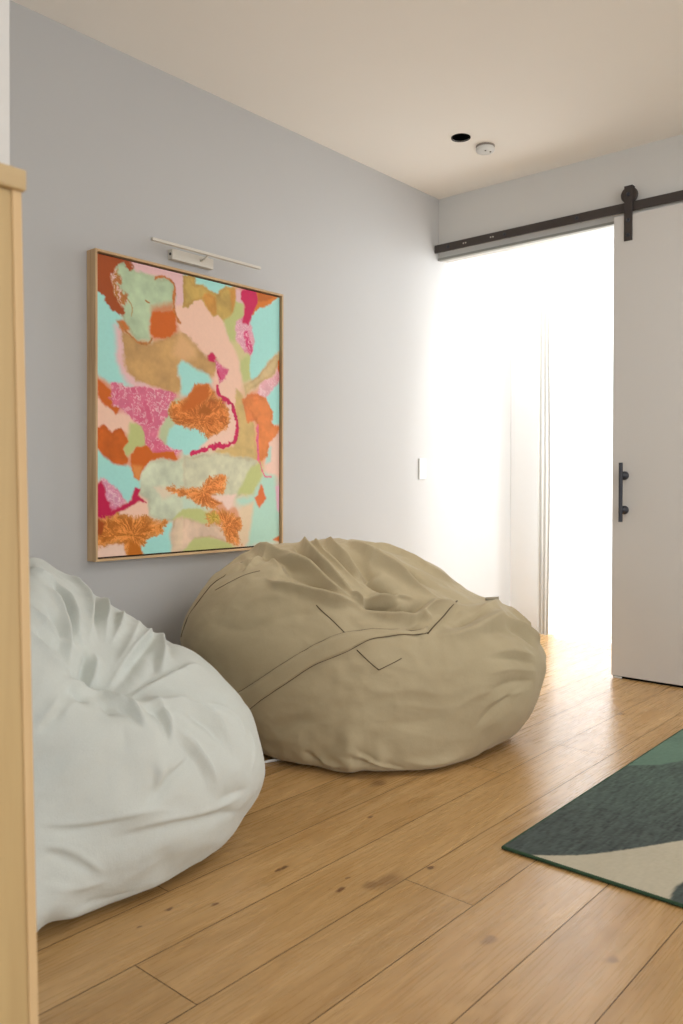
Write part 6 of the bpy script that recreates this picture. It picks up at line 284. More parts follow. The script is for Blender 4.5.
[426,0,3,1,0,-1,-2,-3,-5,-6,-8,-9,-10,-10,-10,-9,-8,-7,-7,-6,-6,-4,-3,-1,1,3,6,8,9,8,5,3,1,-2,-4,-4,-4,-5,-6,-3,1,4,5,3,0,-1,-1,-1,-1,0,-1,-2,-4,-5,-4,-2,-1,-1,-1,-3,-4,-3,-2,-2,0,2,3,2,1,1,2,1,0,1],
[427,0,1,0,-1,-2,-2,-4,-6,-9,-11,-13,-15,-15,-14,-12,-11,-10,-8,-7,-6,-5,-3,-2,-2,-1,0,2,4,6,7,7,4,1,-1,-2,-3,-4,-6,-6,-4,0,4,5,3,1,-1,-1,-1,-1,-1,-1,-3,-4,-4,-3,-2,-1,-1,-3,-4,-4,-2,-2,0,2,3,2,1,1,1,0,0,1,1],
[428,1,-1,-1,-2,-4,-6,-9,-13,-16,-18,-19,-18,-16,-14,-12,-10,-8,-7,-5,-4,-3,-2,-2,-1,-1,-1,0,2,4,6,7,4,2,0,-1,-3,-5,-5,-5,-3,0,3,4,3,1,0,0,-1,-1,-1,-1,-2,-3,-3,-2,-1,-1,-2,-4,-4,-3,-1,0,1,3,2,2,2,1,-1,-1,1,1],
[429,0,-1,-2,-2,-4,-7,-11,-14,-17,-19,-19,-17,-14,-12,-10,-8,-6,-5,-4,-3,-2,-2,-2,-1,-1,-1,-2,-2,-1,1,4,6,6,5,3,1,-1,-3,-3,-3,-4,-3,-1,2,3,2,1,0,0,-1,-1,-1,0,-2,-3,-3,-1,-1,-2,-4,-4,-3,-1,0,1,3,2,2,2,1,-1,-1,0,1],
[430,0,-3,-4,-5,-8,-12,-15,-17,-17,-16,-13,-10,-7,-5,-4,-3,-2,-2,-2,-1,-1,-1,-1,-1,0,-1,-2,-2,-1,1,3,4,6,6,4,2,0,-1,-1,-1,-2,-3,-3,-2,1,2,2,1,0,0,-1,0,1,-1,-3,-3,-2,-1,-1,-3,-5,-3,-1,0,1,3,2,2,2,1,-1,-1,0,1],
[431,0,-5,-7,-10,-13,-15,-15,-13,-10,-8,-5,-3,-2,-1,0,0,0,0,0,0,0,-1,-2,-2,-1,-1,-1,-1,1,2,3,3,4,5,4,3,2,1,1,0,0,-2,-3,-4,-2,0,2,2,1,1,0,1,1,0,-2,-2,-2,-2,-1,-2,-4,-3,-1,0,1,2,2,2,2,2,0,0,1,1],
[432,0,-10,-12,-14,-15,-13,-9,-6,-3,-1,0,1,2,2,2,2,1,1,1,1,0,-1,-2,-2,-1,0,1,3,4,4,3,3,3,3,2,2,2,3,2,2,1,0,-2,-4,-4,-3,0,2,2,1,1,1,1,0,-1,-2,-2,-2,-1,-1,-3,-3,-2,-1,1,2,1,2,3,2,1,1,1,1],
[433,0,-15,-15,-14,-11,-7,-4,-1,1,3,4,4,4,4,3,3,2,2,1,1,0,-2,-3,-1,1,3,5,5,5,3,2,1,1,0,0,0,1,1,2,2,2,1,-1,-3,-4,-4,-3,0,1,1,1,0,1,1,0,-1,-2,-2,-1,0,-1,-3,-2,-1,1,2,1,2,3,3,2,2,2,1],
[434,0,-16,-13,-9,-5,-2,0,2,4,4,4,4,4,4,4,3,2,2,1,0,-1,-2,-2,1,4,6,5,4,3,2,1,0,-1,-1,-2,-2,-1,-1,-1,1,2,2,0,-2,-3,-4,-3,-2,0,1,1,1,0,0,0,0,-1,-2,-1,0,0,-2,-2,-1,2,2,1,2,3,4,3,2,1,1],
[435,0,-11,-7,-3,0,1,3,3,3,3,2,1,1,1,1,1,0,0,-1,-1,-2,-2,0,4,6,4,2,0,0,0,-1,-2,-2,-2,-2,-2,-2,-3,-3,-1,1,2,1,-1,-2,-3,-3,-2,-2,0,1,2,1,1,0,-1,-2,-2,-2,1,1,0,-1,0,2,2,2,2,3,4,3,1,1,1],
[436,0,-5,-2,1,2,3,3,3,2,1,0,-1,-1,-2,-2,-2,-3,-3,-4,-4,-3,-1,4,8,6,1,-2,-2,-2,-2,-2,-3,-3,-3,-2,-2,-3,-3,-3,-2,-1,1,2,1,-1,-2,-2,-2,-3,-2,0,2,3,2,0,-1,-3,-2,-1,0,2,1,1,1,3,3,2,2,3,4,2],
[437,0,-2,1,3,3,3,3,1,0,-2,-2,-2,-2,-3,-3,-3,-3,-5,-5,-4,-2,3,9,9,5,-1,-4,-5,-4,-3,-3,-4,-4,-3,-2,-2,-2,-2,-2,-2,-1,0,1,1,0,-2,-2,-2,-2,-2,0,2,3,1,0,-2,-3,-2,-1,0,1,1,1,2,3,3,2,2,3,3,1,-1],
[438,1,2,3,4,2,1,-1,-2,-3,-4,-3,-3,-3,-2,-2,-4,-5,-5,-3,2,8,12,8,2,-2,-5,-6,-5,-3,-2,-3,-4,-3,-2,-1,-1,0,0,0,0,0,1,0,-1,-2,-2,-1,0,0,2,3,3,1,0,-2,-3,-2,-1,0,0,0,1,2,3,3,2,2,3,3,0,-2,-1,-1],
[439,0,2,3,3,2,1,-1,-2,-3,-3,-4,-3,-2,-1,-1,-2,-4,-5,-3,0,6,12,12,6,0,-4,-6,-7,-5,-3,-1,-1,-2,-2,-1,0,0,0,2,2,2,1,0,-1,-1,-1,0,1,2,3,3,3,3,2,0,-1,-2,-2,-1,0,-1,-2,-1,0,2,3,3,3,3,3,0,-2,-1,-1],
[440,0,2,3,2,1,-1,-3,-3,-2,-2,-2,-2,-1,0,0,-2,-4,-4,-1,4,10,13,8,2,-3,-5,-7,-7,-5,-2,0,0,0,0,0,1,1,1,2,3,3,2,0,-2,-1,0,2,3,3,4,4,3,3,2,1,-1,-2,-2,-1,0,-1,-3,-2,-1,1,2,3,3,3,2,-1,-2,-2,-2],
[441,0,3,2,1,0,-2,-3,-2,0,0,0,0,0,1,0,-2,-3,-2,1,8,13,10,3,-3,-5,-7,-7,-6,-4,-1,1,0,0,1,1,1,2,2,2,2,3,2,0,-2,-2,-1,1,3,4,5,4,2,2,2,1,0,-2,-2,-1,-1,-2,-3,-2,-1,0,1,2,2,2,2,-1,-2,-2,-2],
[442,0,2,2,1,-1,-2,-2,0,2,3,3,3,2,2,1,-1,-2,1,5,11,11,4,-2,-5,-6,-6,-5,-4,-2,0,1,0,0,1,1,2,2,2,1,1,2,2,1,0,-2,-2,0,2,4,4,3,2,1,1,0,-1,-2,-2,-1,-1,-2,-2,-3,-2,-1,-1,0,0,1,1,0,-2,-2,-1],
[443,0,2,1,0,-1,-1,0,2,3,5,5,4,3,3,2,1,2,6,10,11,6,-1,-5,-6,-5,-4,-3,-2,-1,0,1,0,0,0,1,2,2,1,1,1,2,2,2,1,-1,-2,-2,0,2,3,3,1,0,-1,-1,-2,-2,-1,0,-1,-2,-2,-2,-2,-2,-1,-1,0,0,0,0,-1,-1,-1],
[444,0,1,0,0,0,0,1,3,5,8,8,7,6,6,6,6,8,11,11,7,0,-4,-6,-5,-4,-3,-2,-1,0,1,1,0,0,0,0,1,2,1,1,1,1,1,2,1,0,-2,-3,-2,0,2,2,1,-1,-1,-1,-1,-1,0,1,1,0,0,-1,-1,-1,0,0,0,0,0,0,0,-1,-1],
[445,4,1,3,5,9,12,13,12,12,12,12,12,13,11,6,1,-3,-5,-4,-4,-3,-2,-1,0,0,1,1,0,-1,-1,0,1,1,1,1,1,1,1,1,2,1,-1,-3,-4,-3,0,2,1,0,0,0,0,0,0,1,1,0,0,0,0,0,0,0,1,0,-1,0,0,-1,-1],
[446,1,1,3,4,6,8,11,14,16,16,15,14,13,12,11,10,5,0,-4,-4,-4,-3,-2,-2,-1,-1,0,1,1,1,0,-1,-1,0,1,1,1,0,1,1,1,2,2,2,1,-2,-4,-4,-2,1,2,1,1,0,0,0,0,0,0,-1,-1,-1,0,0,0,0,0,0,-1,-1],
[447,0,2,5,9,11,13,15,16,15,14,11,9,7,6,4,3,2,-1,-5,-5,-4,-3,-2,-2,-2,-1,-1,0,0,1,1,1,0,0,0,1,1,0,0,1,1,2,2,2,2,1,-1,-4,-5,-4,-2,1,3,2,2,2,1,1,0,0,-1,-1,-1,0,0,1,1,1,0,-1,-1,-1],
[448,0,6,10,13,14,15,15,13,9,6,4,3,1,-1,-2,-3,-4,-5,-7,-6,-4,-2,-2,-2,-1,-1,-1,-1,-1,0,1,1,1,0,1,1,1,0,0,1,2,2,2,2,1,1,0,-3,-5,-6,-4,-1,2,3,4,4,4,3,2,1,0,0,0,0,0,0,0,0,0,0,0,-1],
[449,0,12,13,11,9,9,8,6,2,0,-1,-1,-3,-4,-5,-5,-6,-7,-7,-6,-3,-1,-1,-1,-1,-1,-1,-2,-2,-1,0,0,1,1,1,1,1,0,0,1,2,3,3,1,1,1,0,-2,-5,-6,-6,-3,-1,2,4,4,4,3,2,1,0,0,0,-1,-2,-1,-1,0,0,0,0,-1,-1],
[450,0,13,9,5,3,4,3,1,-2,-4,-4,-5,-5,-6,-6,-6,-7,-8,-7,-5,-2,-1,-1,0,0,0,-1,-1,-1,-1,0,0,1,1,1,0,0,0,0,1,2,3,2,1,0,0,0,-2,-4,-6,-6,-5,-3,0,2,4,4,4,3,3,2,2,0,-1,-2,-2,-2,-1,-1,-1,-1,-1,-1],
[451,0,9,3,-1,0,0,-1,-2,-4,-6,-7,-6,-6,-6,-6,-7,-7,-7,-6,-3,-1,-1,0,0,1,0,0,-1,-1,-1,0,1,2,2,1,0,0,0,0,1,2,3,2,1,0,0,0,-1,-3,-5,-6,-6,-5,-3,0,2,4,4,4,4,3,3,1,-1,-2,-2,-2,-2,-2,-2,-1,-1,-1],
[452,0,3,-2,-4,-3,-2,-3,-5,-6,-6,-6,-5,-5,-5,-6,-6,-6,-6,-5,-2,0,0,0,0,0,0,0,-1,0,0,0,0,1,2,1,0,0,0,0,1,2,3,2,1,0,0,-1,-1,-2,-3,-4,-5,-5,-4,-2,0,2,3,3,3,3,3,2,0,0,-1,-2,-2,-2,-2,-1],
[453,0,-1,-5,-6,-5,-5,-6,-6,-6,-5,-4,-3,-3,-3,-4,-4,-4,-4,-4,-1,0,0,-1,-1,0,0,-1,-1,-1,0,0,0,1,1,1,0,0,0,0,1,2,2,2,0,0,0,-1,-1,-1,-1,-2,-4,-5,-5,-4,-2,1,2,3,3,3,3,2,1,1,0,-1,-2,-2,-1,-1],
[454,0,-4,-7,-8,-8,-8,-7,-5,-4,-3,-3,-3,-3,-3,-4,-4,-4,-3,-3,-1,1,0,-1,-1,-1,0,-1,-1,-1,0,0,0,0,1,0,-1,-1,0,0,1,2,2,1,0,0,0,0,0,0,1,0,-2,-4,-4,-4,-3,-1,1,2,3,3,3,2,2,1,0,-1,-1,-1,-1,-1],
[455,0,-6,-8,-9,-9,-8,-6,-3,-2,-2,-2,-3,-3,-3,-3,-3,-4,-3,-3,0,1,0,-1,-1,0,0,-1,-2,-1,-1,0,0,0,0,0,-1,-2,-1,0,1,2,1,1,0,0,0,1,1,1,1,1,0,-2,-4,-4,-3,-2,0,1,2,3,3,3,2,1,0,0,0,-1,-1],
[456,0,-7,-9,-9,-9,-7,-4,-2,-1,-1,-1,-1,-2,-2,-2,-2,-3,-3,-2,0,1,0,-1,-1,0,-1,-2,-2,-2,-1,0,1,0,0,0,-2,-2,-2,0,1,1,1,1,1,1,1,1,2,2,2,2,1,-1,-3,-4,-3,-2,-1,1,1,2,2,2,2,1,1],
[457,0,-8,-8,-8,-6,-4,-3,-1,0,1,1,1,0,0,0,-1,-2,-3,-1,0,0,-1,-1,0,-1,-1,-2,-2,-2,-1,0,0,0,0,-1,-2,-3,-2,-1,1,1,1,0,1,1,2,2,3,3,2,2,1,0,-2,-3,-3,-3,-1,0,1,1,2,2,2,2,1,1],
[458,0,-7,-6,-6,-4,-3,-3,-1,0,1,2,2,2,1,1,0,-1,-2,0,1,0,-1,-1,0,-1,-1,-2,-2,-1,-1,0,0,-1,-1,-1,-2,-3,-3,-1,1,1,1,0,1,2,2,2,2,2,2,1,-1,-2,-2,-2,-2,-1,0,1,2,2,2,1,1,1,1,1],
[459,0,-6,-4,-3,-2,-2,-3,-2,0,1,2,2,2,2,2,1,0,0,1,1,-1,-1,-1,0,0,-1,-2,-2,-1,-1,-1,-1,-1,-1,-1,-2,-3,-3,-1,0,1,1,1,1,1,1,1,1,1,0,0,-2,-3,-3,-2,-1,0,1,2,2,1,1],
[460,0,-5,-3,-1,-1,-2,-2,-2,-1,1,2,3,3,4,3,2,1,1,2,0,-1,-1,-1,0,0,0,-1,-1,-1,-1,-1,-1,-1,-1,-1,-2,-3,-3,-1,0,1,0,1,2,1,1,1,0,0,0,-1,-2,-3,-4,-3,-1,0,1,1,0,0,-1,0,-1,-1,-1],
[461,0,-4,-2,-1,0,-1,-2,-2,-1,0,2,3,4,4,4,3,3,3,2,0,-1,-1,0,0,0,0,-1,-1,-1,-1,-1,-1,-1,-1,-1,-1,-3,-3,-1,0,1,0,1,2,1,1,1,1,0,0,-1,-2,-3,-3,-2,-1,0,0,0,-1,-1,-1,-1,-1,-1,-1],
[462,0,-3,-2,0,1,0,-1,-1,-1,0,1,2,3,3,3,4,4,3,2,0,-1,-1,0,-1,-1,-1,-1,-2,-2,-1,-1,-1,-1,-1,-1,-1,-2,-2,-1,0,0,0,1,2,2,2,2,1,0,0,-1,-2,-3,-2,-1,-1,-1,0,0,0,-1,-1,-1,-1,-1,-1],
[463,0,-2,0,1,2,2,1,0,-1,-1,0,2,2,2,2,3,4,3,2,0,-1,0,0,-1,-2,-2,-2,-2,-2,-2,-1,-1,-1,-1,-1,-1,-2,-2,-1,0,0,1,1,2,2,2,2,2,1,0,-1,-2,-2,-1,-1,-1,-1,0,0,0,0,0,0,-1],
[464,0,-1,1,2,3,3,2,1,0,0,1,1,1,0,0,1,2,3,2,0,0,0,0,-1,-2,-3,-3,-3,-2,-1,-1,-1,-1,-1,-1,-1,-1,-1,0,0,0,1,2,1,1,1,2,2,1,0,-1,-1,-1,-1,-1,-1,-1],
[465,0,-1,1,3,3,3,3,2,2,2,1,1,0,-1,-1,0,1,2,2,1,0,1,1,-1,-2,-3,-3,-3,-2,-1,0,0,0,-1,-1,-1,-1,0,0,0,1,2,2,1,1,1,2,2,1,0,-1,-1,-1,-1,-1,-1,-1],
[466,0,-1,1,3,3,3,3,3,3,3,2,1,-1,-1,-1,0,1,2,2,2,1,1,1,0,-1,-2,-2,-2,-1,0,1,1,0,0,-1,0,0,1,1,1,2,2,2,2,1,1,2,2,2,1,0,0,0,-1,-1,-1],
[467,0,-2,0,2,3,3,3,2,3,3,2,1,0,-1,-1,0,2,2,2,1,2,2,2,1,0,0,0,0,1,1,2,2,1,1,0,1,1,2,2,2,2,2,2,1,1,1,1,2,2,2,1,0,0,-1,-1],
[468,0,-3,-1,1,3,3,2,2,2,3,3,2,2,1,1,1,2,2,1,1,2,3,3,3,3,2,2,2,2,2,2,2,2,1,1,1,2,2,2,2,2,2,2,1,1,1,1,1,2,2,1,1],
[469,0,-4,-2,0,2,3,3,3,3,3,3,3,3,2,2,2,2,2,1,1,2,3,4,4,4,3,3,3,3,3,2,2,2,1,1,1,1,1,1,1,1,2,1,1,0,0,0,1,1,2,1,1],
[470,0,-4,-3,0,2,3,4,3,3,3,3,3,3,2,2,2,2,2,1,1,2,3,4,4,3,3,2,3,3,2,2,2,1,1,0,0,0,-1,-1,0,0,1,1,1,0,0,0,1,1,1,1,1],
[471,0,-4,-3,-1,1,3,4,4,4,4,4,3,2,2,1,1,1,2,2,2,2,3,3,3,2,1,1,1,1,1,1,1,0,0,0,-1,-1,-1,-1,0,0,1,1,1,1,1,1,1,1,1,1,1],
[472,0,-3,-3,-1,1,2,3,4,5,4,4,3,2,1,1,1,1,1,2,2,2,2,2,1,0,-1,-1,-1,-1,0,0,-1,-1,-1,0,0,-1,0,0,1,1,1,1,1,1,1,1,1],
[500,7,-1,-1,-1,-1,-1,-1,-1],
[501,0,1,0,0,0,0,0,0,-1,-1,-1,-1,-1],
[502,0,1,0,0,0,0,0,0,-1,-1,-1,-1,-1],
[503,7,-1,-1,-1,-1,-1],
[504,8,-1,-1,-1,-1,-1],
[505,9,-1,-1,-1],
[518,0,1],
[519,0,1],
[520,0,1,1],
[521,1,1],
[522,1,1,1],
[523,2,1],
[524,2,1,1],
[525,2,1,1],
[526,3,1],
[560,47,-1],
[570,27,-1,-1,-1,-1],
[571,27,-1,-1,-1,-1],
[572,28,-1,-1]]
D_wrinkles_b=[[0,7,-2,-4,-6,-7,-6,-3,-1,1,3,7,7,3,-4,-10,-12,-11,-6,-1,-1,0,2,4,2,0,-2,-2,-1,1,2,3,4,3,2,2,2,1,2,2,2,3,3,2,2,2,2,1,-1,-3,-3,-3,-1,0,0,0,0,0,1,2,3,2,1,-2,-4,-4,-3,-3],
[1,6,-1,-1,-1,-2,-4,-5,-4,-2,0,2,6,8,5,0,-6,-10,-11,-9,-4,-2,-1,1,3,2,-1,-3,-3,-1,0,1,2,3,3,2,2,2,2,2,3,3,3,3,3,3,3,2,1,-1,-2,-3,-2,-1,0,-1,-1,0,1,2,3,3,2,0,-3,-5,-5,-4,-4],
[2,4,-1,-1,-1,-1,-1,1,0,-2,-3,-1,1,3,6,8,7,4,-2,-8,-12,-11,-7,-4,-3,-1,1,1,-1,-3,-4,-4,-2,0,1,2,2,2,2,2,2,3,4,4,3,3,3,3,3,2,1,0,-1,-2,-2,-1,-1,-2,-2,0,1,2,2,2,1,-2,-5,-6,-6,-5,-4],
[3,4,-1,-1,-2,-2,-2,0,2,1,0,2,3,4,5,6,6,6,2,-4,-11,-13,-9,-5,-4,-3,-1,0,0,-3,-5,-6,-5,-2,0,2,2,1,2,3,3,4,4,3,3,3,3,3,3,2,2,1,0,-1,-2,-2,-3,-3,-3,-1,1,2,2,1,-1,-4,-6,-7,-6,-5,-5],
[4,5,-1,-2,-3,-3,-1,2,3,4,5,6,6,6,5,6,7,6,0,-8,-12,-10,-7,-4,-4,-3,-1,0,-2,-5,-7,-6,-4,-1,1,1,1,2,3,4,4,4,3,3,2,2,2,2,2,2,2,1,-1,-2,-3,-4,-4,-3,-2,0,2,2,0,-2,-5,-7,-7,-7,-5,-5],
[5,5,-1,-1,-2,-3,-3,0,3,5,5,6,8,8,8,8,8,7,3,-4,-10,-11,-8,-5,-4,-2,1,1,-2,-4,-6,-6,-5,-3,0,1,2,3,4,5,5,4,4,3,3,3,2,3,3,3,3,1,-1,-2,-3,-4,-3,-3,-1,1,2,1,-1,-3,-6,-7,-7,-7,-6,-5],
[6,6,-1,-2,-3,-3,-1,1,2,2,3,5,8,9,10,9,8,5,0,-6,-10,-10,-6,-3,0,3,3,0,-3,-5,-7,-7,-5,-2,0,2,3,4,5,5,5,4,4,4,4,3,3,3,2,2,2,0,-1,-2,-2,-2,-1,0,2,2,0,-2,-5,-6,-7,-8,-7,-6,-5],
[7,6,-1,-1,-2,-3,-3,-2,-1,0,1,4,8,10,11,11,9,6,2,-3,-8,-11,-9,-5,-1,3,4,2,-1,-5,-7,-8,-6,-3,0,1,1,1,2,4,5,4,3,4,4,4,3,1,1,2,2,1,0,0,-1,-1,0,1,2,2,0,-3,-5,-6,-7,-7,-7,-6,-4],
[8,7,-1,-2,-3,-4,-5,-4,-1,1,4,7,9,10,11,10,7,3,-2,-7,-11,-11,-7,-3,1,3,3,0,-3,-6,-7,-5,-3,-2,-2,-1,-1,0,2,4,3,3,3,3,3,1,-1,-1,1,1,1,1,0,0,0,1,2,2,2,0,-2,-5,-6,-6,-6,-5,-4,-3],
[9,7,-1,-1,-3,-4,-6,-5,-3,0,3,5,8,9,10,10,8,4,-1,-6,-10,-12,-9,-4,0,1,2,1,-1,-4,-6,-4,-4,-4,-3,-2,-2,-1,2,4,3,2,2,2,2,0,-2,-2,0,1,1,1,1,0,0,1,2,2,2,1,-1,-3,-4,-4,-4,-3,-2],
[10,8,-1,-2,-3,-5,-5,-5,-3,0,2,5,7,9,9,8,5,0,-5,-9,-12,-11,-6,-1,1,1,0,-1,-3,-4,-4,-4,-4,-2,-2,-3,-1,2,4,3,2,2,1,1,-1,-3,-2,-1,1,1,1,1,1,1,2,2,2,2,1,0,-1,-2,-2,-2,-1,0,2],
[11,8,-1,-1,-2,-4,-4,-4,-5,-5,-4,0,4,8,10,8,4,0,-5,-10,-13,-12,-7,-2,0,0,0,0,-1,-2,-3,-4,-3,-3,-4,-3,-1,2,4,4,3,2,1,1,-2,-4,-3,-1,1,1,2,2,2,2,2,2,2,2,2,1,1,1,0,0,0,1,3],
[12,8,-1,-1,-2,-3,-3,-2,-3,-7,-8,-6,-1,5,9,8,4,-1,-6,-10,-14,-13,-8,-4,-2,-2,-1,0,1,1,0,-2,-2,-4,-5,-4,-1,1,4,4,3,2,2,1,-3,-6,-5,-2,0,1,2,2,2,2,2,2,2,3,3,3,3,2,2,0,0,1,3],
[13,9,-1,-2,-3,-3,-3,-4,-8,-11,-10,-6,-1,5,7,3,-3,-7,-10,-12,-13,-10,-7,-5,-3,-2,0,3,4,1,0,-2,-4,-5,-3,-1,2,4,4,3,3,3,2,-2,-6,-6,-3,0,1,1,2,2,2,2,2,2,2,3,3,4,3,2,0,0,2,2],
[14,9,-1,-1,-2,-4,-4,-5,-8,-10,-7,-5,-2,3,6,4,-1,-4,-5,-7,-9,-10,-8,-5,-2,0,2,5,5,2,-1,-3,-4,-4,-2,0,3,4,5,4,4,4,3,-1,-4,-6,-5,-2,0,0,1,2,1,2,2,2,2,3,3,4,4,2,1,1,1,1],
[15,10,-1,-2,-4,-4,-5,-6,-6,-3,-1,0,3,5,4,2,1,0,-1,-4,-6,-6,-3,0,2,4,7,7,3,-1,-3,-5,-4,-1,2,4,5,5,5,5,5,3,1,-2,-5,-6,-3,-1,-1,0,0,0,1,2,2,2,3,3,3,3,2,2,1],
[16,10,-1,-1,-3,-4,-4,-3,-2,-1,0,1,2,3,3,3,2,2,3,2,0,-1,0,2,3,5,8,8,6,2,-2,-5,-5,-1,2,4,4,5,5,5,4,4,2,0,-3,-5,-3,-2,-1,0,0,0,1,2,2,3,3,3,2,1,2,2,1,0,-1],
[17,10,-1,-1,-2,-4,-4,-2,-1,0,0,0,0,0,1,2,3,4,5,6,6,5,5,6,6,7,8,9,8,4,-1,-5,-7,-3,1,3,3,4,5,5,4,4,3,2,-1,-3,-2,-1,-1,-1,0,0,1,2,3,3,3,2,0,0,1,1,1,0,1],
[18,11,-1,-2,-4,-4,-2,-2,0,1,1,0,-1,0,2,3,5,6,7,7,7,8,9,9,8,8,9,9,6,1,-4,-7,-6,-2,2,3,4,5,5,4,4,4,3,1,-1,0,1,-1,-1,0,1,2,3,3,3,3,2,0,-1,0,1,1,1,2],
[19,11,-1,-2,-4,-5,-4,-3,0,3,4,2,1,1,2,4,5,6,8,7,6,6,8,9,9,8,8,9,7,3,-2,-6,-7,-3,1,4,5,4,5,7,6,4,3,2,2,3,3,0,-1,-1,1,2,2,3,3,3,2,-1,0,1,2,2,2,3],
[20,8,-1,-1,-1,-1,-2,-4,-5,-5,-3,1,5,6,5,4,4,3,4,5,5,8,7,4,4,6,6,7,6,8,8,7,4,-1,-5,-6,-4,1,4,4,2,3,7,8,5,2,2,4,5,4,2,0,-1,0,2,3,5,5,3,0,-2,-1,1,1,2,4,4],
[21,8,-1,-1,-1,-1,-2,-4,-5,-5,-3,1,5,7,8,8,6,4,4,3,3,7,6,2,2,4,4,4,5,6,7,7,5,1,-3,-5,-3,1,4,4,2,0,3,8,7,4,2,4,4,4,3,2,0,1,4,7,9,7,0,-5,-4,-1,1,3,5,5,3],
[22,11,-1,-3,-4,-5,-5,-3,1,4,6,9,10,8,6,3,1,3,7,3,-1,1,2,2,3,4,5,5,7,7,4,0,-3,-2,1,4,5,4,0,-1,4,7,5,3,3,3,2,2,2,2,5,10,12,9,1,-6,-7,-3,2,5,8,8,4],
[23,11,-1,-2,-4,-4,-4,-3,0,2,4,8,11,10,8,3,1,5,5,0,-3,0,1,1,3,4,5,4,6,8,7,4,1,0,2,4,6,4,2,1,2,3,3,2,2,1,0,1,3,7,12,13,8,0,-7,-8,-4,1,7,11,10,6,1,-1],
[24,11,-1,-2,-3,-4,-4,-4,-4,-3,1,8,12,11,7,2,3,4,3,-2,-5,0,1,0,2,4,4,4,5,6,7,6,4,3,3,5,6,4,3,3,4,2,-1,-1,0,-1,-1,2,6,12,13,7,-2,-7,-7,-4,0,7,11,10,5,1,-1,-2],
[25,11,-1,-1,-2,-3,-4,-5,-7,-6,0,9,13,10,6,5,5,3,1,-4,-6,0,1,-1,-1,1,3,4,4,4,6,6,5,5,5,6,6,4,3,3,5,1,-4,-5,-3,-1,1,3,8,11,7,-2,-8,-8,-5,-1,4,9,8,3,0,-1,-2,-3],
[26,12,-1,-2,-3,-5,-7,-10,-7,0,8,10,8,8,8,5,2,-1,-5,-6,0,2,0,-1,0,1,2,2,2,4,5,5,6,7,7,7,5,3,3,4,0,-7,-11,-7,0,4,5,6,4,-1,-6,-9,-8,-6,0,4,3,-1,-4,-5,-5,-5,-5],
[27,12,-1,-2,-3,-6,-9,-11,-7,0,6,7,8,10,9,5,1,-2,-6,-5,2,3,2,1,0,-2,-2,-1,0,2,4,5,7,8,8,7,5,4,3,2,-3,-12,-16,-9,3,6,3,1,0,-3,-6,-8,-8,-5,-1,-1,-7,-10,-11,-11,-10,-8,-5],
[28,12,-1,-2,-3,-6,-10,-11,-6,0,5,6,8,9,7,4,0,-3,-6,-5,3,5,4,1,-1,-4,-5,-5,-3,-1,1,4,6,8,7,6,4,3,2,0,-7,-15,-15,-6,5,2,-4,-3,0,2,2,1,2,4,4,-1,-6,-9,-11,-11,-9,-6,-2],
[29,11,-1,-1,-2,-4,-6,-10,-8,-3,1,3,4,7,8,6,2,-2,-5,-7,-4,5,8,6,3,-1,-4,-7,-8,-7,-6,-4,0,4,7,7,5,3,2,1,-1,-7,-12,-11,-3,4,-6,-13,-9,-3,1,4,8,12,15,15,11,7,3,0,-2,-2,-1,1],
[30,12,-1,-2,-3,-6,-8,-6,-1,2,2,3,7,8,6,1,-5,-8,-7,-3,7,10,7,4,1,-2,-5,-8,-10,-10,-7,-3,1,5,6,4,2,0,-1,-4,-6,-9,-9,-3,-2,-17,-21,-14,-7,-3,0,3,7,11,14,16,17,16,14,10,8,6,5],
[31,12,-1,-2,-4,-7,-8,-5,0,1,1,3,7,9,7,2,-5,-9,-6,-1,9,10,6,2,-1,-3,-6,-9,-12,-12,-10,-6,-1,4,6,4,1,-2,-7,-9,-9,-9,-9,-5,-8,-26,-26,-16,-9,-5,-2,-1,1,3,4,6,8,11,12,13,12,12,10],
[32,13,-1,-4,-7,-8,-5,-2,1,2,3,6,8,6,3,-3,-7,-3,2,11,11,6,0,-4,-7,-8,-10,-11,-12,-10,-8,-4,1,4,4,0,-7,-14,-16,-14,-12,-10,-6,-15,-34,-32,-21,-12,-6,-3,-1,0,0,-2,-4,-5,-5,-4,-3,-1,2,7],
[33,13,-1,-2,-5,-7,-7,-4,-1,2,3,6,7,6,3,-2,-5,0,6,12,12,6,1,-4,-7,-9,-8,-8,-8,-7,-6,-4,0,4,4,0,-8,-15,-18,-15,-12,-10,-8,-22,-39,-37,-31,-22,-12,-6,-2,-1,-2,-5,-9,-12,-15,-18,-20,-21,-19,-14],
[34,14,-1,-3,-6,-7,-7,-3,1,3,5,7,6,3,0,-3,3,9,13,11,5,1,-1,-5,-7,-6,-5,-3,-2,-2,0,2,4,2,-2,-9,-13,-14,-10,-6,-5,-11,-28,-35,-33,-34,-32,-24,-14,-7,-3,-4,-6,-8,-8,-9,-12,-16,-20,-24,-26],
[35,14,-1,-1,-3,-6,-7,-5,0,3,5,8,7,4,0,-1,5,10,12,7,0,-2,-1,-2,-4,-4,-2,0,0,0,1,3,2,-2,-7,-11,-11,-6,0,2,-3,-16,-30,-28,-20,-20,-25,-28,-23,-14,-8,-5,-3,-1,2,5,6,5,3,-3,-9],
[36,13,-1,-1,0,-2,-5,-7,-6,-1,3,4,7,8,6,1,-1,6,11,11,5,-3,-6,-4,-2,-2,-1,0,2,3,3,3,2,0,-2,-4,-4,-1,4,6,-2,-12,-22,-27,-23,-15,-7,-7,-13,-17,-15,-10,-5,-1,2,4,8,12,16,19,19,16],
[37,13,-1,-1,-2,-2,-5,-8,-8,-5,-1,1,4,8,7,2,0,7,11,10,5,-2,-6,-3,1,3,3,4,5,5,6,5,5,6,8,9,10,10,6,-1,-12,-18,-21,-21,-19,-15,-7,0,3,0,-4,-4,-3,-1,0,1,3,6,10,14,18,21],
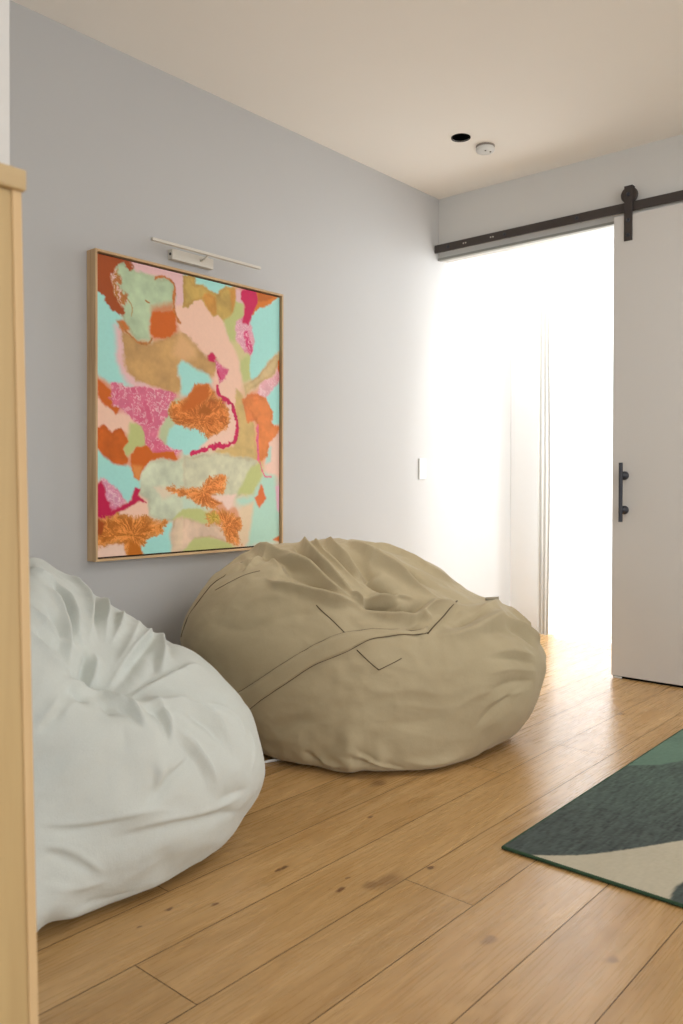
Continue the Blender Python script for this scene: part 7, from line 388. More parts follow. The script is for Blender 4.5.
[38,13,-1,-1,-2,-2,-4,-7,-9,-9,-5,-2,2,7,7,3,1,8,11,8,5,0,-5,-5,2,6,5,3,4,5,5,5,5,6,7,6,8,7,-1,-10,-15,-18,-18,-17,-15,-13,-8,-1,5,7,3,-1,-2,-2,-1,0,1,2,2,4,8,11],
[39,13,-1,-1,-1,-1,-4,-8,-11,-11,-8,-3,3,8,8,5,2,9,12,8,6,3,-2,-7,-4,2,2,-1,-1,-1,-1,-1,-1,-2,-4,-5,1,0,-8,-13,-14,-15,-15,-14,-11,-9,-7,-3,2,4,2,-1,-2,-2,-1,1,1,-1,-2,-2,0,2],
[40,13,-1,-2,-1,-2,-6,-10,-12,-11,-7,-1,5,9,9,5,3,10,12,8,7,6,2,-3,-6,-3,-1,-3,-4,-6,-8,-10,-11,-12,-14,-10,1,-2,-10,-13,-13,-13,-12,-13,-10,-6,-4,-3,0,0,-1,-3,-4,-4,-2,0,0,-2,-4,-4,-4,-3],
[41,13,-1,-2,-2,-4,-8,-10,-10,-8,-3,3,7,9,9,5,3,11,12,9,8,7,4,0,-5,-7,-5,-5,-6,-8,-8,-9,-10,-11,-11,-4,7,2,-7,-11,-12,-12,-10,-11,-10,-4,-1,-2,-1,-1,-2,-4,-6,-7,-6,-3,-1,-1,-3,-4,-4,-5],
[42,12,-1,-2,-2,-1,-3,-6,-6,-5,-3,1,6,8,10,9,4,3,11,12,9,8,6,3,0,-5,-10,-10,-11,-13,-12,-8,-4,0,2,2,7,12,4,-3,-5,-7,-11,-9,-9,-11,-6,1,0,-1,-2,-3,-6,-7,-8,-8,-6,-3,0,-1,-2,-3,-5],
[43,11,-1,-1,-2,-2,-1,-3,-6,-4,-2,1,4,8,9,10,9,4,3,11,12,10,6,3,0,-3,-7,-13,-16,-16,-13,-10,-7,-5,-1,3,3,8,10,2,-1,0,-2,-9,-8,-6,-10,-9,0,2,0,-3,-5,-7,-8,-8,-9,-8,-6,-1,2,1,-1,-4],
[44,11,-1,-2,-3,-3,-2,-4,-7,-5,-2,2,6,9,10,9,8,3,4,12,12,7,2,-2,-6,-9,-11,-13,-12,-8,-5,-3,-4,-3,-1,1,1,7,9,3,1,2,0,-10,-9,-5,-7,-10,-4,4,3,-2,-6,-8,-8,-8,-9,-9,-8,-4,1,4,2,-1],
[45,11,-1,-2,-4,-4,-3,-5,-7,-6,-3,2,7,10,10,8,6,2,5,12,8,2,-3,-7,-10,-10,-8,-4,0,2,1,-2,-2,-1,-1,-1,1,9,10,4,3,4,3,-10,-11,-5,-5,-10,-9,3,7,1,-5,-8,-8,-7,-7,-7,-7,-7,-3,2,5,4],
[46,11,-1,-2,-4,-5,-4,-4,-7,-6,-3,2,7,10,9,8,5,1,5,9,3,-3,-5,-5,-4,-1,2,4,3,1,0,-1,-2,-3,-5,-4,2,10,8,3,2,5,4,-9,-12,-5,-2,-8,-12,-1,9,6,-2,-6,-6,-6,-5,-4,-5,-6,-6,-3,4,8],
[47,11,-1,-2,-4,-5,-5,-4,-5,-5,-2,3,8,10,9,8,3,-1,5,7,0,-4,-3,-1,1,3,3,1,-1,-1,-1,-2,-5,-9,-9,-4,4,9,4,0,1,4,5,-7,-13,-5,-1,-5,-13,-7,8,10,3,-3,-4,-4,-3,-3,-2,-3,-6,-7,-2,6],
[48,11,-1,-3,-5,-6,-6,-4,-2,-3,-1,4,9,10,9,7,1,-2,4,4,-2,-2,-1,-1,0,1,0,-1,-2,-2,-3,-7,-12,-13,-8,0,6,6,1,-2,0,5,7,-5,-12,-7,-2,-2,-10,-11,3,12,7,0,-3,-2,-2,-2,-1,0,-3,-8,-7,-1],
[49,10,-1,-1,-3,-5,-6,-6,-3,0,1,2,6,9,9,8,5,-1,-2,3,0,-3,-1,0,0,1,1,1,-1,-3,-6,-10,-14,-14,-9,0,6,6,2,0,0,3,7,9,-2,-11,-8,-4,-1,-7,-13,-3,11,11,4,-1,-2,-2,-2,-1,1,0,-4,-8,-9],
[50,10,-1,-1,-3,-6,-6,-5,-1,3,4,5,8,8,7,6,4,-2,-2,1,-3,-4,0,2,3,3,2,-1,-4,-7,-11,-13,-11,-5,2,7,7,3,1,1,3,6,9,11,2,-9,-9,-7,-3,-4,-12,-9,8,13,7,1,-2,-2,-1,-1,1,3,2,-4,-10],
[51,10,-1,-2,-4,-6,-6,-4,-1,4,6,8,8,7,6,5,3,-1,1,2,-4,-4,0,2,4,3,0,-4,-7,-8,-7,-3,3,7,9,6,2,-1,0,2,4,7,10,13,5,-7,-7,-8,-6,-4,-10,-13,1,13,11,4,-1,-2,0,0,-1,2,5,2,-5],
[52,10,-1,-2,-4,-7,-7,-5,-2,4,8,9,7,5,5,4,2,0,3,2,-4,-2,2,4,5,2,-2,-5,-4,-1,3,7,10,9,4,0,-2,-1,1,3,5,7,10,14,7,-6,-5,-6,-8,-6,-8,-14,-6,10,12,7,1,-2,-1,1,0,0,4,6,1],
[53,10,-1,-2,-4,-7,-7,-5,-1,4,8,8,6,4,3,3,1,1,2,1,-3,0,5,5,5,1,-3,-3,-1,2,4,5,5,1,-2,-3,-3,-2,1,3,5,6,8,12,6,-8,-5,-2,-8,-9,-8,-13,-11,4,13,10,3,-2,-2,1,2,-1,1,6,8],
[54,10,-1,-2,-4,-6,-6,-2,2,6,8,7,4,3,2,1,1,1,1,0,-1,3,6,5,4,2,0,0,1,2,2,0,-2,-4,-5,-3,-2,-2,0,3,4,5,7,11,6,-9,-7,-1,-5,-11,-11,-12,-15,-3,10,10,6,0,-3,0,4,0,-2,3,9],
[55,10,-1,-2,-4,-6,-5,-1,4,8,7,5,2,0,-1,-1,1,3,2,2,3,5,6,5,3,2,2,3,3,1,-1,-4,-7,-6,-3,-1,-3,-2,1,3,4,4,6,10,6,-8,-8,-1,0,-8,-12,-12,-16,-10,6,10,8,3,-1,-1,4,3,-2,-1,5],
[56,9,-1,-1,-2,-4,-6,-5,-1,4,8,6,3,-1,-3,-5,-3,2,5,6,6,6,6,5,4,3,3,2,2,1,-1,-3,-5,-6,-3,0,-2,-3,-1,1,3,3,3,5,10,7,-6,-7,-2,3,-1,-9,-12,-15,-16,-1,9,8,6,1,-2,2,5,1,-3],
[57,9,-1,-1,-2,-4,-6,-4,0,5,7,6,2,-3,-6,-7,-4,1,5,7,7,8,7,5,4,3,2,2,0,-1,-1,-1,-1,0,1,-1,-3,-2,0,2,3,3,2,4,9,9,-2,-5,-3,3,7,-2,-9,-14,-19,-9,6,8,7,3,-1,0,5,5,-2,-3],
[58,9,-1,-1,-3,-4,-6,-3,1,6,7,4,0,-4,-6,-6,-3,0,4,6,7,6,6,5,5,4,3,2,1,2,3,3,3,3,0,-3,-2,0,2,3,3,2,2,3,8,10,2,-3,-4,1,9,6,-3,-11,-19,-15,1,8,7,5,1,-1,3,7,1,-5],
[59,9,-1,-2,-3,-5,-6,-3,2,7,8,3,-1,-4,-5,-3,-1,2,5,6,5,5,4,4,4,5,5,4,4,3,3,2,1,-1,-3,-3,-1,2,3,3,2,2,2,2,6,10,4,-2,-3,-1,6,11,4,-7,-17,-20,-5,7,6,6,3,-1,0,6,4,-5],
[60,9,-1,-2,-3,-5,-4,-1,3,7,8,4,0,-3,-4,-3,-1,2,4,5,3,3,4,3,2,3,5,6,6,5,3,1,-1,-2,-3,-2,0,2,3,2,2,2,1,2,5,9,5,0,-1,-2,1,10,9,-1,-12,-21,-12,4,6,5,5,1,-2,2,5],
[61,8,-1,-1,-2,-3,-5,-4,-1,3,5,6,5,1,-2,-4,-4,-3,0,3,4,4,3,4,3,2,1,2,4,6,5,3,1,0,-1,-1,-1,0,2,2,2,1,2,1,1,3,7,5,1,0,-1,-2,5,11,4,-8,-19,-18,-1,6,4,5,3,-1,-1,4,5],
[62,8,-1,-1,-2,-3,-4,-3,-1,0,1,3,4,3,1,0,-1,0,1,4,5,5,4,4,3,2,1,1,1,3,3,2,0,-1,-1,-1,-1,0,2,1,1,1,1,2,1,3,6,4,1,0,0,-3,-1,8,8,-3,-14,-20,-8,5,4,4,5,1,-2,0,6],
[63,8,-1,-1,-2,-3,-3,-2,-1,-1,0,2,4,5,4,2,1,1,3,4,5,5,4,4,2,2,1,1,0,1,2,1,-1,-1,-1,-1,-1,0,1,1,0,-1,0,1,2,2,4,3,0,-1,0,-2,-5,2,9,3,-9,-19,-14,1,4,3,5,3,-2,-2,3],
[64,8,-1,-1,-2,-3,-2,0,0,1,2,4,6,6,5,3,1,1,2,4,5,5,4,3,2,1,1,1,0,1,1,0,-1,-2,-1,-1,0,1,1,0,-1,-2,-1,1,2,2,2,1,-1,-1,1,0,-5,-4,7,7,-4,-15,-18,-4,5,2,3,4,0,-3,-1],
[65,8,-1,-1,-2,-2,-1,0,1,3,4,6,7,6,5,4,2,1,2,4,6,5,4,3,2,1,1,1,1,1,1,0,-1,-2,-1,0,0,0,0,0,-1,-2,-2,0,1,1,0,-2,-2,-1,1,1,-3,-6,1,9,2,-10,-18,-10,4,3,1,4,3,-1,-2],
[66,9,-1,-1,-1,-1,-1,0,2,4,7,7,7,6,5,3,2,4,6,6,5,4,3,2,1,1,1,1,1,1,0,0,-1,0,0,0,-1,0,0,-1,-2,-2,0,1,0,-2,-3,-2,0,2,2,-1,-6,-4,6,7,-4,-15,-13,1,5,1,2,4,1,-1],
[67,10,-1,-2,-3,-2,-1,2,4,6,6,6,6,6,5,5,6,7,6,5,3,2,2,1,1,0,1,1,1,1,0,0,0,0,-1,-2,-1,0,0,-2,-2,0,0,-1,-3,-3,-1,0,2,2,1,-4,-7,0,8,2,-10,-14,-4,5,2,1,4,4,1],
[68,10,-2,-4,-5,-5,-3,0,2,4,4,5,6,7,8,8,9,8,6,4,3,2,1,1,0,0,0,1,1,1,1,1,1,-1,-2,-3,-2,0,0,0,0,1,1,0,-1,-1,0,1,2,2,2,-1,-7,-6,5,7,-4,-13,-8,4,4,0,3,5,3],
[69,10,-2,-4,-5,-6,-5,-3,-1,0,1,3,5,7,9,11,10,8,5,3,2,1,1,0,0,-1,0,1,1,2,2,1,0,-2,-4,-4,-2,0,1,1,2,2,2,1,0,0,1,2,2,3,3,1,-4,-8,-1,7,3,-8,-10,1,6,1,1,5,4],
[70,10,-1,-3,-5,-6,-7,-7,-6,-4,-1,1,3,6,9,11,10,7,4,2,1,1,0,-1,-1,0,0,1,2,2,2,1,0,-3,-4,-4,-3,-2,-1,1,2,3,3,2,1,1,2,2,3,3,4,3,-1,-7,-6,3,7,-1,-9,-3,7,4,0,3,4],
[71,10,-2,-5,-7,-10,-11,-11,-10,-8,-5,-3,0,5,10,11,8,5,3,2,1,0,-1,-1,-1,0,1,2,2,3,2,1,-1,-2,-3,-3,-3,-3,-3,-1,1,3,4,3,3,2,2,3,3,3,4,3,0,-4,-8,-3,7,6,-4,-5,4,6,0,0,4],
[72,9,-2,-4,-7,-9,-12,-13,-14,-13,-12,-10,-6,-1,6,11,10,7,5,3,2,2,1,0,-1,0,0,1,2,3,3,2,0,-1,-1,-2,-3,-3,-4,-4,-2,0,2,4,5,4,4,3,3,4,4,4,3,1,-3,-8,-6,5,10,1,-4,3,6,0,0,2],
[128,72,1],
[129,72,1],
[130,72,1],
[131,72,1],
[132,71,1,1],
[133,71,1,1],
[134,71,1,2],
[135,70,1,2,2],
[136,70,1,2,2],
[137,70,1,2,2],
[138,69,1,1,2,3],
[139,69,1,2,2,3],
[140,70,1,2,3],
[141,70,1,2,2],
[142,71,1,2],
[143,71,1,1],
[144,67,-1,-1,0,0,1,1],
[145,67,-1,-1,-1,0,1,1],
[146,67,-1,-1,-1,-1,0,1],
[147,68,-1,-1,-1,0,2],
[148,65,1,1,0,0,0,0,1,2],
[149,65,1,1,1,1,0,0,1,1],
[150,65,1,1,1,0,0,-1,-1],
[151,64,1,1,1,1,0,-1,-2,-2,-2],
[152,64,1,1,1,1,0,-2,-3,-4,-4],
[153,64,1,1,2,1,0,-2,-4,-5,-5],
[154,64,1,2,2,2,2,0,-2,-4,-5],
[155,63,1,2,3,3,3,3,2,0,-2,-3],
[156,61,1,1,1,2,2,3,4,3,3,2,1],
[157,61,1,1,1,1,1,2,3,3,3,4,3,2],
[158,62,1,1,0,0,0,2,3,3,4,4,4],
[159,62,1,1,0,-1,-1,0,1,3,4,5,4],
[160,59,1,1,1,1,1,0,-1,-1,0,1,2,3,4,5],
[161,58,1,1,1,1,1,0,-1,-1,-1,0,0,1,2,4,5],
[162,54,1,1,1,1,1,1,2,1,1,0,-1,-2,-2,-1,0,0,0,3,5],
[163,53,1,1,2,1,1,1,2,2,2,1,0,-2,-3,-3,-2,-1,-1,-1,2,5],
[164,52,1,1,1,1,1,1,1,2,3,3,2,0,-2,-4,-4,-4,-3,-3,-3,0,4],
[165,52,1,1,1,1,1,0,1,2,3,3,2,1,-2,-4,-5,-6,-5,-5,-4,-2,1],
[166,52,1,1,1,1,0,0,1,2,3,4,3,1,-2,-5,-6,-7,-7,-7,-7,-5,-2],
[167,48,-1,-1,0,0,1,1,1,1,0,0,1,2,2,2,3,1,-2,-5,-7,-8,-9,-10,-10,-8,-5],
[168,47,-1,-1,-1,-1,0,1,1,1,1,0,0,1,1,0,0,2,2,0,-4,-6,-8,-10,-11,-12,-10,-7],
[169,30,1,1,0,0,0,0,-1,-1,-1,0,0,0,0,0,0,0,0,-1,-2,-1,-1,0,0,1,1,1,0,0,1,0,-2,-1,2,4,3,-1,-4,-7,-10,-12,-13,-11,-9],
[170,30,1,1,1,0,0,-1,-1,-1,-1,-1,0,0,0,0,0,0,-1,-1,-2,-1,-1,-1,0,1,1,1,1,1,1,-1,-3,-2,1,5,5,3,0,-5,-8,-11,-12,-11,-10],
[171,30,1,1,1,1,0,0,-1,-2,-2,-1,-1,0,0,0,-1,-1,-1,-1,-2,-1,-1,-1,0,1,2,1,1,0,0,-2,-4,-4,-1,3,6,6,3,-1,-5,-8,-10,-11,-11],
[172,26,-1,-1,-1,0,0,1,1,1,0,0,-1,-2,-2,-2,-1,-1,-1,-1,-1,-1,-1,-1,-1,-1,-1,-1,0,2,2,2,1,0,-1,-3,-5,-6,-3,2,5,7,6,3,-1,-5,-8,-10,-11],
[200,9,-2,-4,-7,-9,-12,-13,-14,-13,-12,-10,-6,-1,6,11,10,7,5,3,2,2,1,0,-1,0,0,1,2,3,3,2,0,-1,-1,-2,-3,-3,-4,-4,-2,0,2,4,5,4,4,3,3,4,4,4,3,1,-3,-8,-6,5,10,1,-4,3,6,0,0,2],
[201,9,-1,-3,-6,-8,-10,-11,-12,-12,-11,-10,-7,-1,5,10,10,8,6,5,4,2,0,-1,-2,-2,-1,0,1,3,2,0,-1,-1,-1,-1,-2,-3,-4,-3,-2,-1,1,3,4,5,5,5,5,6,5,5,4,1,-3,-7,-4,7,10,1,-2,5,4,-1,1,4],
[202,9,-1,-2,-4,-7,-9,-11,-11,-10,-9,-7,-4,1,5,9,10,8,6,5,4,1,-1,-2,-3,-4,-3,-2,0,2,0,-1,-1,0,0,-1,-2,-2,-2,-2,-1,1,2,3,4,5,6,7,6,6,5,5,3,0,-5,-7,0,9,8,0,1,5,2,-1,3,6],
[203,10,-1,-3,-5,-7,-8,-9,-9,-7,-5,-1,2,4,6,8,8,6,5,5,3,0,-2,-4,-4,-4,-2,0,0,-1,-1,0,0,0,-1,-1,-2,-2,-1,1,2,2,3,4,5,6,7,6,5,4,3,2,-2,-8,-6,3,9,4,0,3,3,1,2,6,8],
[204,10,-1,-2,-3,-4,-5,-5,-5,-4,-2,1,3,3,4,5,7,6,5,5,4,1,-2,-4,-4,-3,-1,0,-1,-1,0,1,1,0,-1,-1,-2,-2,0,2,3,3,3,4,5,6,7,6,5,4,2,-1,-6,-10,-5,5,7,1,1,3,1,1,5,7,6],
[205,11,-1,-1,-2,-2,-2,-1,0,1,2,3,3,3,4,6,5,4,4,4,1,-2,-4,-3,-2,0,-1,0,0,1,2,1,0,-1,-2,-2,-1,0,2,3,3,3,4,5,6,6,6,5,4,2,-2,-8,-10,-3,5,4,0,1,1,-2,1,5,5,3],
[206,11,-1,-1,-1,-1,0,0,1,2,3,3,3,3,4,5,4,3,4,4,2,-1,-2,-2,0,0,0,1,1,1,2,1,0,-1,-1,-1,0,1,2,3,3,3,3,4,5,6,5,4,3,1,-4,-10,-9,-1,5,2,-1,1,-1,-2,2,5,3],
[207,11,-1,-1,-1,0,0,1,1,2,3,3,3,3,4,4,3,3,4,4,3,1,0,-1,-1,0,1,1,0,0,1,2,1,0,-1,0,1,1,2,2,2,2,3,4,5,5,4,3,1,-1,-6,-10,-7,1,4,0,-1,-1,-3,-1,3,5,1,-2],
[208,11,-1,-1,-1,-1,0,0,1,2,2,3,4,4,4,4,3,3,4,4,3,2,0,-2,-1,0,1,1,0,0,1,2,1,1,1,1,1,1,1,2,2,2,2,3,4,4,3,1,-1,-3,-7,-9,-4,2,2,-1,-1,-2,-3,1,5,3,-1,-3],
[209,11,-1,-1,-2,-1,-1,0,0,1,2,3,4,4,4,4,3,4,4,4,3,1,-2,-3,-1,0,1,0,-1,0,1,1,1,1,1,1,1,0,1,1,2,2,3,3,4,3,1,-1,-3,-5,-8,-8,-3,2,0,-2,-1,-3,-2,3,5,2,-2,-4],
[210,11,-1,-1,-2,-2,-2,-1,0,0,1,2,3,4,4,3,3,3,3,3,2,0,-2,-2,-1,0,-1,-1,-1,0,1,0,0,1,1,1,0,0,1,2,2,2,3,3,3,1,-1,-3,-4,-6,-8,-6,-2,0,-2,-2,-2,-2,0,4,4,0,-2,-4],
[211,12,-1,-2,-2,-2,-2,-1,0,1,2,3,3,3,3,3,3,3,2,1,-1,-2,-1,-1,-2,-2,-2,-2,0,0,0,-1,0,1,1,0,1,2,3,3,3,3,3,1,-1,-3,-5,-5,-7,-8,-5,-1,-1,-3,-3,-3,-2,1,4,3,-1,-3,-3],
[212,12,-1,-1,-2,-2,-2,-1,-1,1,2,3,3,3,2,2,2,2,1,0,-1,-1,0,-1,-2,-3,-2,-2,0,0,0,0,0,1,1,1,2,3,3,3,3,3,1,-1,-3,-5,-6,-6,-7,-6,-3,-1,-2,-3,-4,-3,-1,2,4,2,-1,-3,-3],
[213,13,-1,-1,-1,-1,-1,-1,0,1,2,3,2,2,1,2,2,1,0,0,0,-1,-1,-2,-2,-2,-1,-1,0,1,1,1,1,1,2,2,3,3,3,2,2,0,-3,-5,-6,-6,-5,-6,-5,-3,-2,-3,-4,-4,-3,0,3,2,0,-2,-3,-2],
[214,13,-1,-1,-1,0,0,0,0,1,2,2,2,1,1,2,2,1,0,1,0,-1,-2,-2,-2,-1,-1,-1,1,2,2,2,1,1,1,1,3,3,2,1,0,-1,-3,-5,-6,-6,-5,-5,-4,-2,-3,-4,-4,-4,-2,1,2,1,-2,-3,-3,-1],
[215,21,1,2,1,1,1,2,2,1,1,1,0,-1,-1,-2,-2,-2,-1,-1,1,2,3,2,1,0,-1,0,2,2,1,0,0,-1,-2,-4,-5,-5,-5,-4,-2,-2,-3,-4,-4,-3,-1,1,2,0,-2,-3,-2],
[216,22,1,1,1,1,1,1,1,1,1,0,-1,-2,-2,-1,-1,-1,0,2,3,2,1,0,-1,-1,-1,1,1,-1,0,0,0,-2,-3,-4,-5,-5,-3,-2,-2,-4,-5,-4,-3,-1,2,2,0,-2,-2,-1],
[217,24,1,1,1,1,1,0,0,0,-1,-2,-2,-1,-1,0,1,2,2,1,0,-1,-1,-1,-1,0,-1,-2,-1,0,0,-2,-3,-3,-4,-4,-3,-2,-2,-4,-4,-4,-2,0,2,1,-1,-1,-1],
[218,25,1,1,1,1,0,0,0,-1,-1,-1,-1,-1,0,0,1,1,1,1,0,-1,-1,-1,-1,-3,-3,-1,0,-1,-2,-2,-2,-3,-3,-3,-2,-3,-4,-4,-4,-2,0,1,0,-1,0,0,0,-1],
[219,28,1,0,0,0,-1,-1,-1,-1,-1,-1,-1,-1,0,2,2,1,0,0,-1,-2,-3,-2,0,0,-1,-2,-2,-2,-3,-3,-3,-3,-4,-5,-4,-3,-2,0,0,0,0,1,1,0,-2],
[220,32,-1,-1,-1,-1,0,-1,-2,-2,0,2,3,2,2,0,-1,-3,-2,-1,1,1,-1,-2,-1,-1,-3,-4,-4,-5,-5,-5,-4,-3,-2,0,1,0,1,1,1,0,-2],
[221,32,-1,-1,0,0,-1,-2,-3,-2,0,2,3,3,2,0,-2,-2,-1,1,1,1,-1,-2,-1,-1,-4,-5,-5,-6,-6,-5,-4,-3,-1,0,1,1,2,2,1,0,-1],
[222,32,-1,0,0,0,-1,-2,-2,-1,1,2,3,3,2,-1,-2,-1,1,2,2,0,-2,-2,-1,-1,-4,-6,-6,-6,-5,-5,-4,-2,0,1,2,2,2,2,1,1],
[223,36,-1,-1,-1,1,2,2,2,2,1,-2,-2,-1,2,3,2,0,-2,-2,-1,-2,-5,-6,-6,-5,-4,-3,-3,-1,1,2,3,3,2,1,1,1,1],
[224,36,-1,-1,0,1,2,2,2,2,1,-2,-3,-1,2,3,2,0,-2,-3,-2,-3,-5,-5,-4,-3,-2,-2,-1,0,2,3,3,2,1,1,1,1,1],
[225,39,1,2,2,1,0,-1,-2,-3,0,2,3,2,0,-2,-3,-3,-3,-5,-4,-2,-1,-1,-1,0,2,3,3,2,1],
[226,40,1,1,0,-1,-2,-3,-2,1,2,2,1,-1,-2,-2,-3,-4,-4,-2,0,0,0,1,2,3,3,3,1,0,-1,-1,-1,-1,-1],
[227,40,1,1,-1,-2,-3,-3,0,2,2,1,0,-1,-2,-1,-2,-3,-3,-1,1,1,2,3,3,3,2,1,1,0,-1,-1,-2,-2,-2],
[228,38,-1,0,0,0,-1,-2,-3,-1,1,1,0,0,-1,-1,-1,0,-2,-3,-1,0,2,3,4,3,2,1,1,0,0,0,-1,-2,-2,-2,-2],
[229,42,-1,-2,-2,0,1,0,-1,-1,0,0,1,1,-1,-1,0,2,3,4,4,3,1,0,0,0,0,-1,-1,-1,-2,-3,-3],
[230,42,-1,-1,-1,0,0,-1,-1,0,2,3,3,2,1,1,2,3,4,4,4,3,1,0,0,0,-1,-1,-1,-2,-3,-3,-3],
[231,46,-1,-1,-1,1,2,4,4,2,2,2,3,3,4,4,3,3,1,0,0,-1,-1,-1,-2,-2,-3,-3,-2],
[232,45,-1,-2,-2,-1,1,3,4,3,2,1,1,2,3,3,3,3,2,1,0,-1,-2,-2,-2,-2,-2,-2,-1],
[233,45,-1,-1,-2,-1,1,2,3,2,1,0,0,1,1,2,3,2,2,1,-1,-2,-2,-2,-2,-2,-2,-1,0,2],
[234,46,-1,-1,0,1,2,2,1,0,0,0,0,1,2,2,1,1,1,0,-1,-2,-2,-2,-2,-1,0,2,3],
[235,50,1,1,0,0,0,0,0,0,1,2,1,1,1,1,0,-1,-1,-1,-1,0,1,2,3],
[236,51,-1,-1,-1,-1,-1,-1,-1,-1,0,1,1,2,2,1,1,0,0,0,1,2,3,3],
[237,50,-1,-2,-2,-2,-1,-1,-2,-2,-2,-1,1,2,2,2,2,1,0,1,1,2,2,2,2],
[238,47,1,0,-1,-2,-2,-2,-2,-1,-1,-2,-2,-3,-2,1,2,2,2,1,1,2,2,2,1,1,1,2],
[239,49,-1,-1,-2,-2,-1,-1,-1,-1,-2,-2,-2,1,3,3,2,2,2,3,3,2,1,0,0,2],
[240,49,-1,-1,-1,-1,-1,0,0,-1,-1,-1,-1,1,3,4,4,4,4,4,3,2,0,0,1,2],
[241,60,1,3,3,3,4,4,4,3,2,1,0,2,2],
[242,53,1,1,1,1,1,1,1,1,3,3,2,3,4,4,3,2,1,1,2,2],
[243,53,1,0,0,1,1,1,2,2,3,2,2,3,4,4,3,2,2,2,2,1],
[244,56,1,1,2,2,3,3,2,1,2,4,4,4,3,2,2,2,1],
[245,56,1,1,1,2,3,3,2,1,2,3,4,3,2,1,2,2,1],
[246,56,1,1,1,2,2,2,2,1,1,1,2,3,2,1,2,2,1],
[247,56,1,1,1,2,2,2,1,0,-1,-1,0,2,2,2,2,2,1],
[248,56,1,1,1,1,1,0,0,-1,-2,-2,-1,1,2,2,3,3,1],
[249,57,1,1,1,0,-1,-1,-2,-3,-2,-1,1,2,3,3,3,2],
[250,57,1,1,0,0,-1,-2,-2,-2,-2,-1,0,1,2,3,3,2],
[251,61,-1,-2,-2,-1,-1,-1,0,1,2,2,3,2],
[252,61,-1,-2,-2,-1,0,0,0,1,1,2,3,2],
[253,61,-1,-1,-2,-1,1,1,1,1,1,2,3,2],
[254,61,-1,-1,-2,-1,1,1,1,1,0,1,2,1],
[255,61,-1,-1,-1,0,1,1,1,0,0,1,1,-1],
[256,61,-1,-1,0,0,1,1,1,0,-1,0,0,-2],
[257,65,1,2,1,0,-1,-1,-1,-3],
[258,65,1,2,1,0,-1,-2,-2,-2],
[259,65,1,1,1,0,-1,-1,-1,-1],
[260,65,1,1,1,0,-1,-1,-1,-1],
[261,65,1,1,1,0,0,-1,-2,-1],
[262,70,-1,-2,-1],
[263,70,-1,-2,-1],
[264,69,-1,-2,-1,-1],
[265,68,-1,-1,-1,-1,-1],
[266,69,-1,-1,-1,-1],
[267,70,-1,-1,-1],
[300,26,-1,-1,-1,0,0,1,1,1,0,0,-1,-2,-2,-2,-1,-1,-1,-1,-1,-1,-1,-1,-1,-1,-1,-1,0,2,2,2,1,0,-1,-3,-5,-6,-3,2,5,7,6,3,-1,-5,-8,-10,-11],
[301,21,-1,-1,-1,-1,-1,-1,-1,-1,0,0,1,1,2,1,0,-1,-1,-2,-2,-1,-1,-1,-1,-1,-1,-1,-1,-1,-1,-2,-1,0,1,2,2,2,1,-2,-5,-7,-7,-4,0,4,7,7,4,0,-3,-6,-9,-11],
[302,6,-1,-1,-1,0,0,0,0,0,0,0,1,1,0,0,-1,-1,-2,-2,-2,-1,-1,-1,-1,0,0,1,2,2,2,1,1,0,-1,-2,-2,-1,-2,-2,-1,0,0,0,-1,-2,-2,-2,-1,0,0,1,2,1,-3,-7,-8,-7,-4,0,3,6,6,4,1,-2,-5,-8,-9],
[303,6,-1,-1,-1,0,0,0,0,0,0,1,1,1,0,0,0,-1,-2,-2,-3,-2,-1,0,0,0,0,1,1,2,3,2,2,1,0,-1,-2,-2,-2,-3,-2,-1,1,1,0,-2,-2,-1,-1,-1,-1,0,2,0,-4,-7,-8,-7,-4,0,3,4,4,4,3,0,-4,-6,-8],
[304,6,-1,-1,-1,-1,0,0,0,0,0,1,2,2,1,0,0,0,-1,-2,-3,-3,-3,-1,0,1,1,1,1,2,3,3,2,2,1,0,-2,-2,-2,-3,-3,-1,1,2,0,-1,-1,0,-1,-2,-2,0,2,0,-4,-7,-8,-7,-4,-1,2,4,4,5,3,0,-4,-5,-6],
[305,7,-1,-1,0,0,0,0,0,1,2,2,2,2,1,1,0,0,-1,-3,-4,-4,-3,-1,0,1,1,1,2,3,2,2,2,2,1,-1,-1,-1,-2,-2,-1,1,2,2,1,0,0,-1,-2,-2,0,2,0,-4,-7,-8,-6,-4,-1,1,3,5,5,4,0,-4,-5,-5],
[306,10,1,1,1,1,1,2,2,3,2,2,1,1,0,-1,-2,-3,-4,-4,-3,-1,0,1,2,2,2,2,2,2,2,2,0,0,0,0,-1,-1,1,3,3,2,1,1,0,-2,-1,1,2,0,-4,-7,-7,-6,-4,-2,1,4,5,6,4,0,-4,-4,-3],
[307,9,1,1,1,1,1,1,1,1,2,3,2,2,1,1,0,-1,-3,-3,-4,-4,-3,-2,0,1,2,2,2,2,2,3,2,1,1,1,1,0,-1,0,2,3,2,1,1,0,-1,0,2,3,-1,-4,-7,-7,-6,-5,-2,1,4,6,6,4,0,-3,-4,-3],
[308,9,1,1,1,1,0,0,0,0,1,2,2,2,2,1,1,0,-1,-2,-2,-3,-3,-3,-1,0,1,2,2,2,3,3,3,3,2,2,1,-1,-2,-1,1,3,3,1,1,1,0,1,3,3,0,-3,-6,-7,-6,-4,-2,1,5,7,6,4,1,-3,-4,-3],
[309,9,1,1,0,0,-1,-1,-2,-2,-1,0,1,1,1,1,1,0,0,0,0,0,-1,-2,-2,-2,-1,0,1,2,3,3,3,2,3,2,2,-1,-3,-3,-1,2,3,2,2,2,2,3,5,4,1,-2,-5,-6,-4,-2,0,3,5,7,6,4,1,-2,-4,-3],
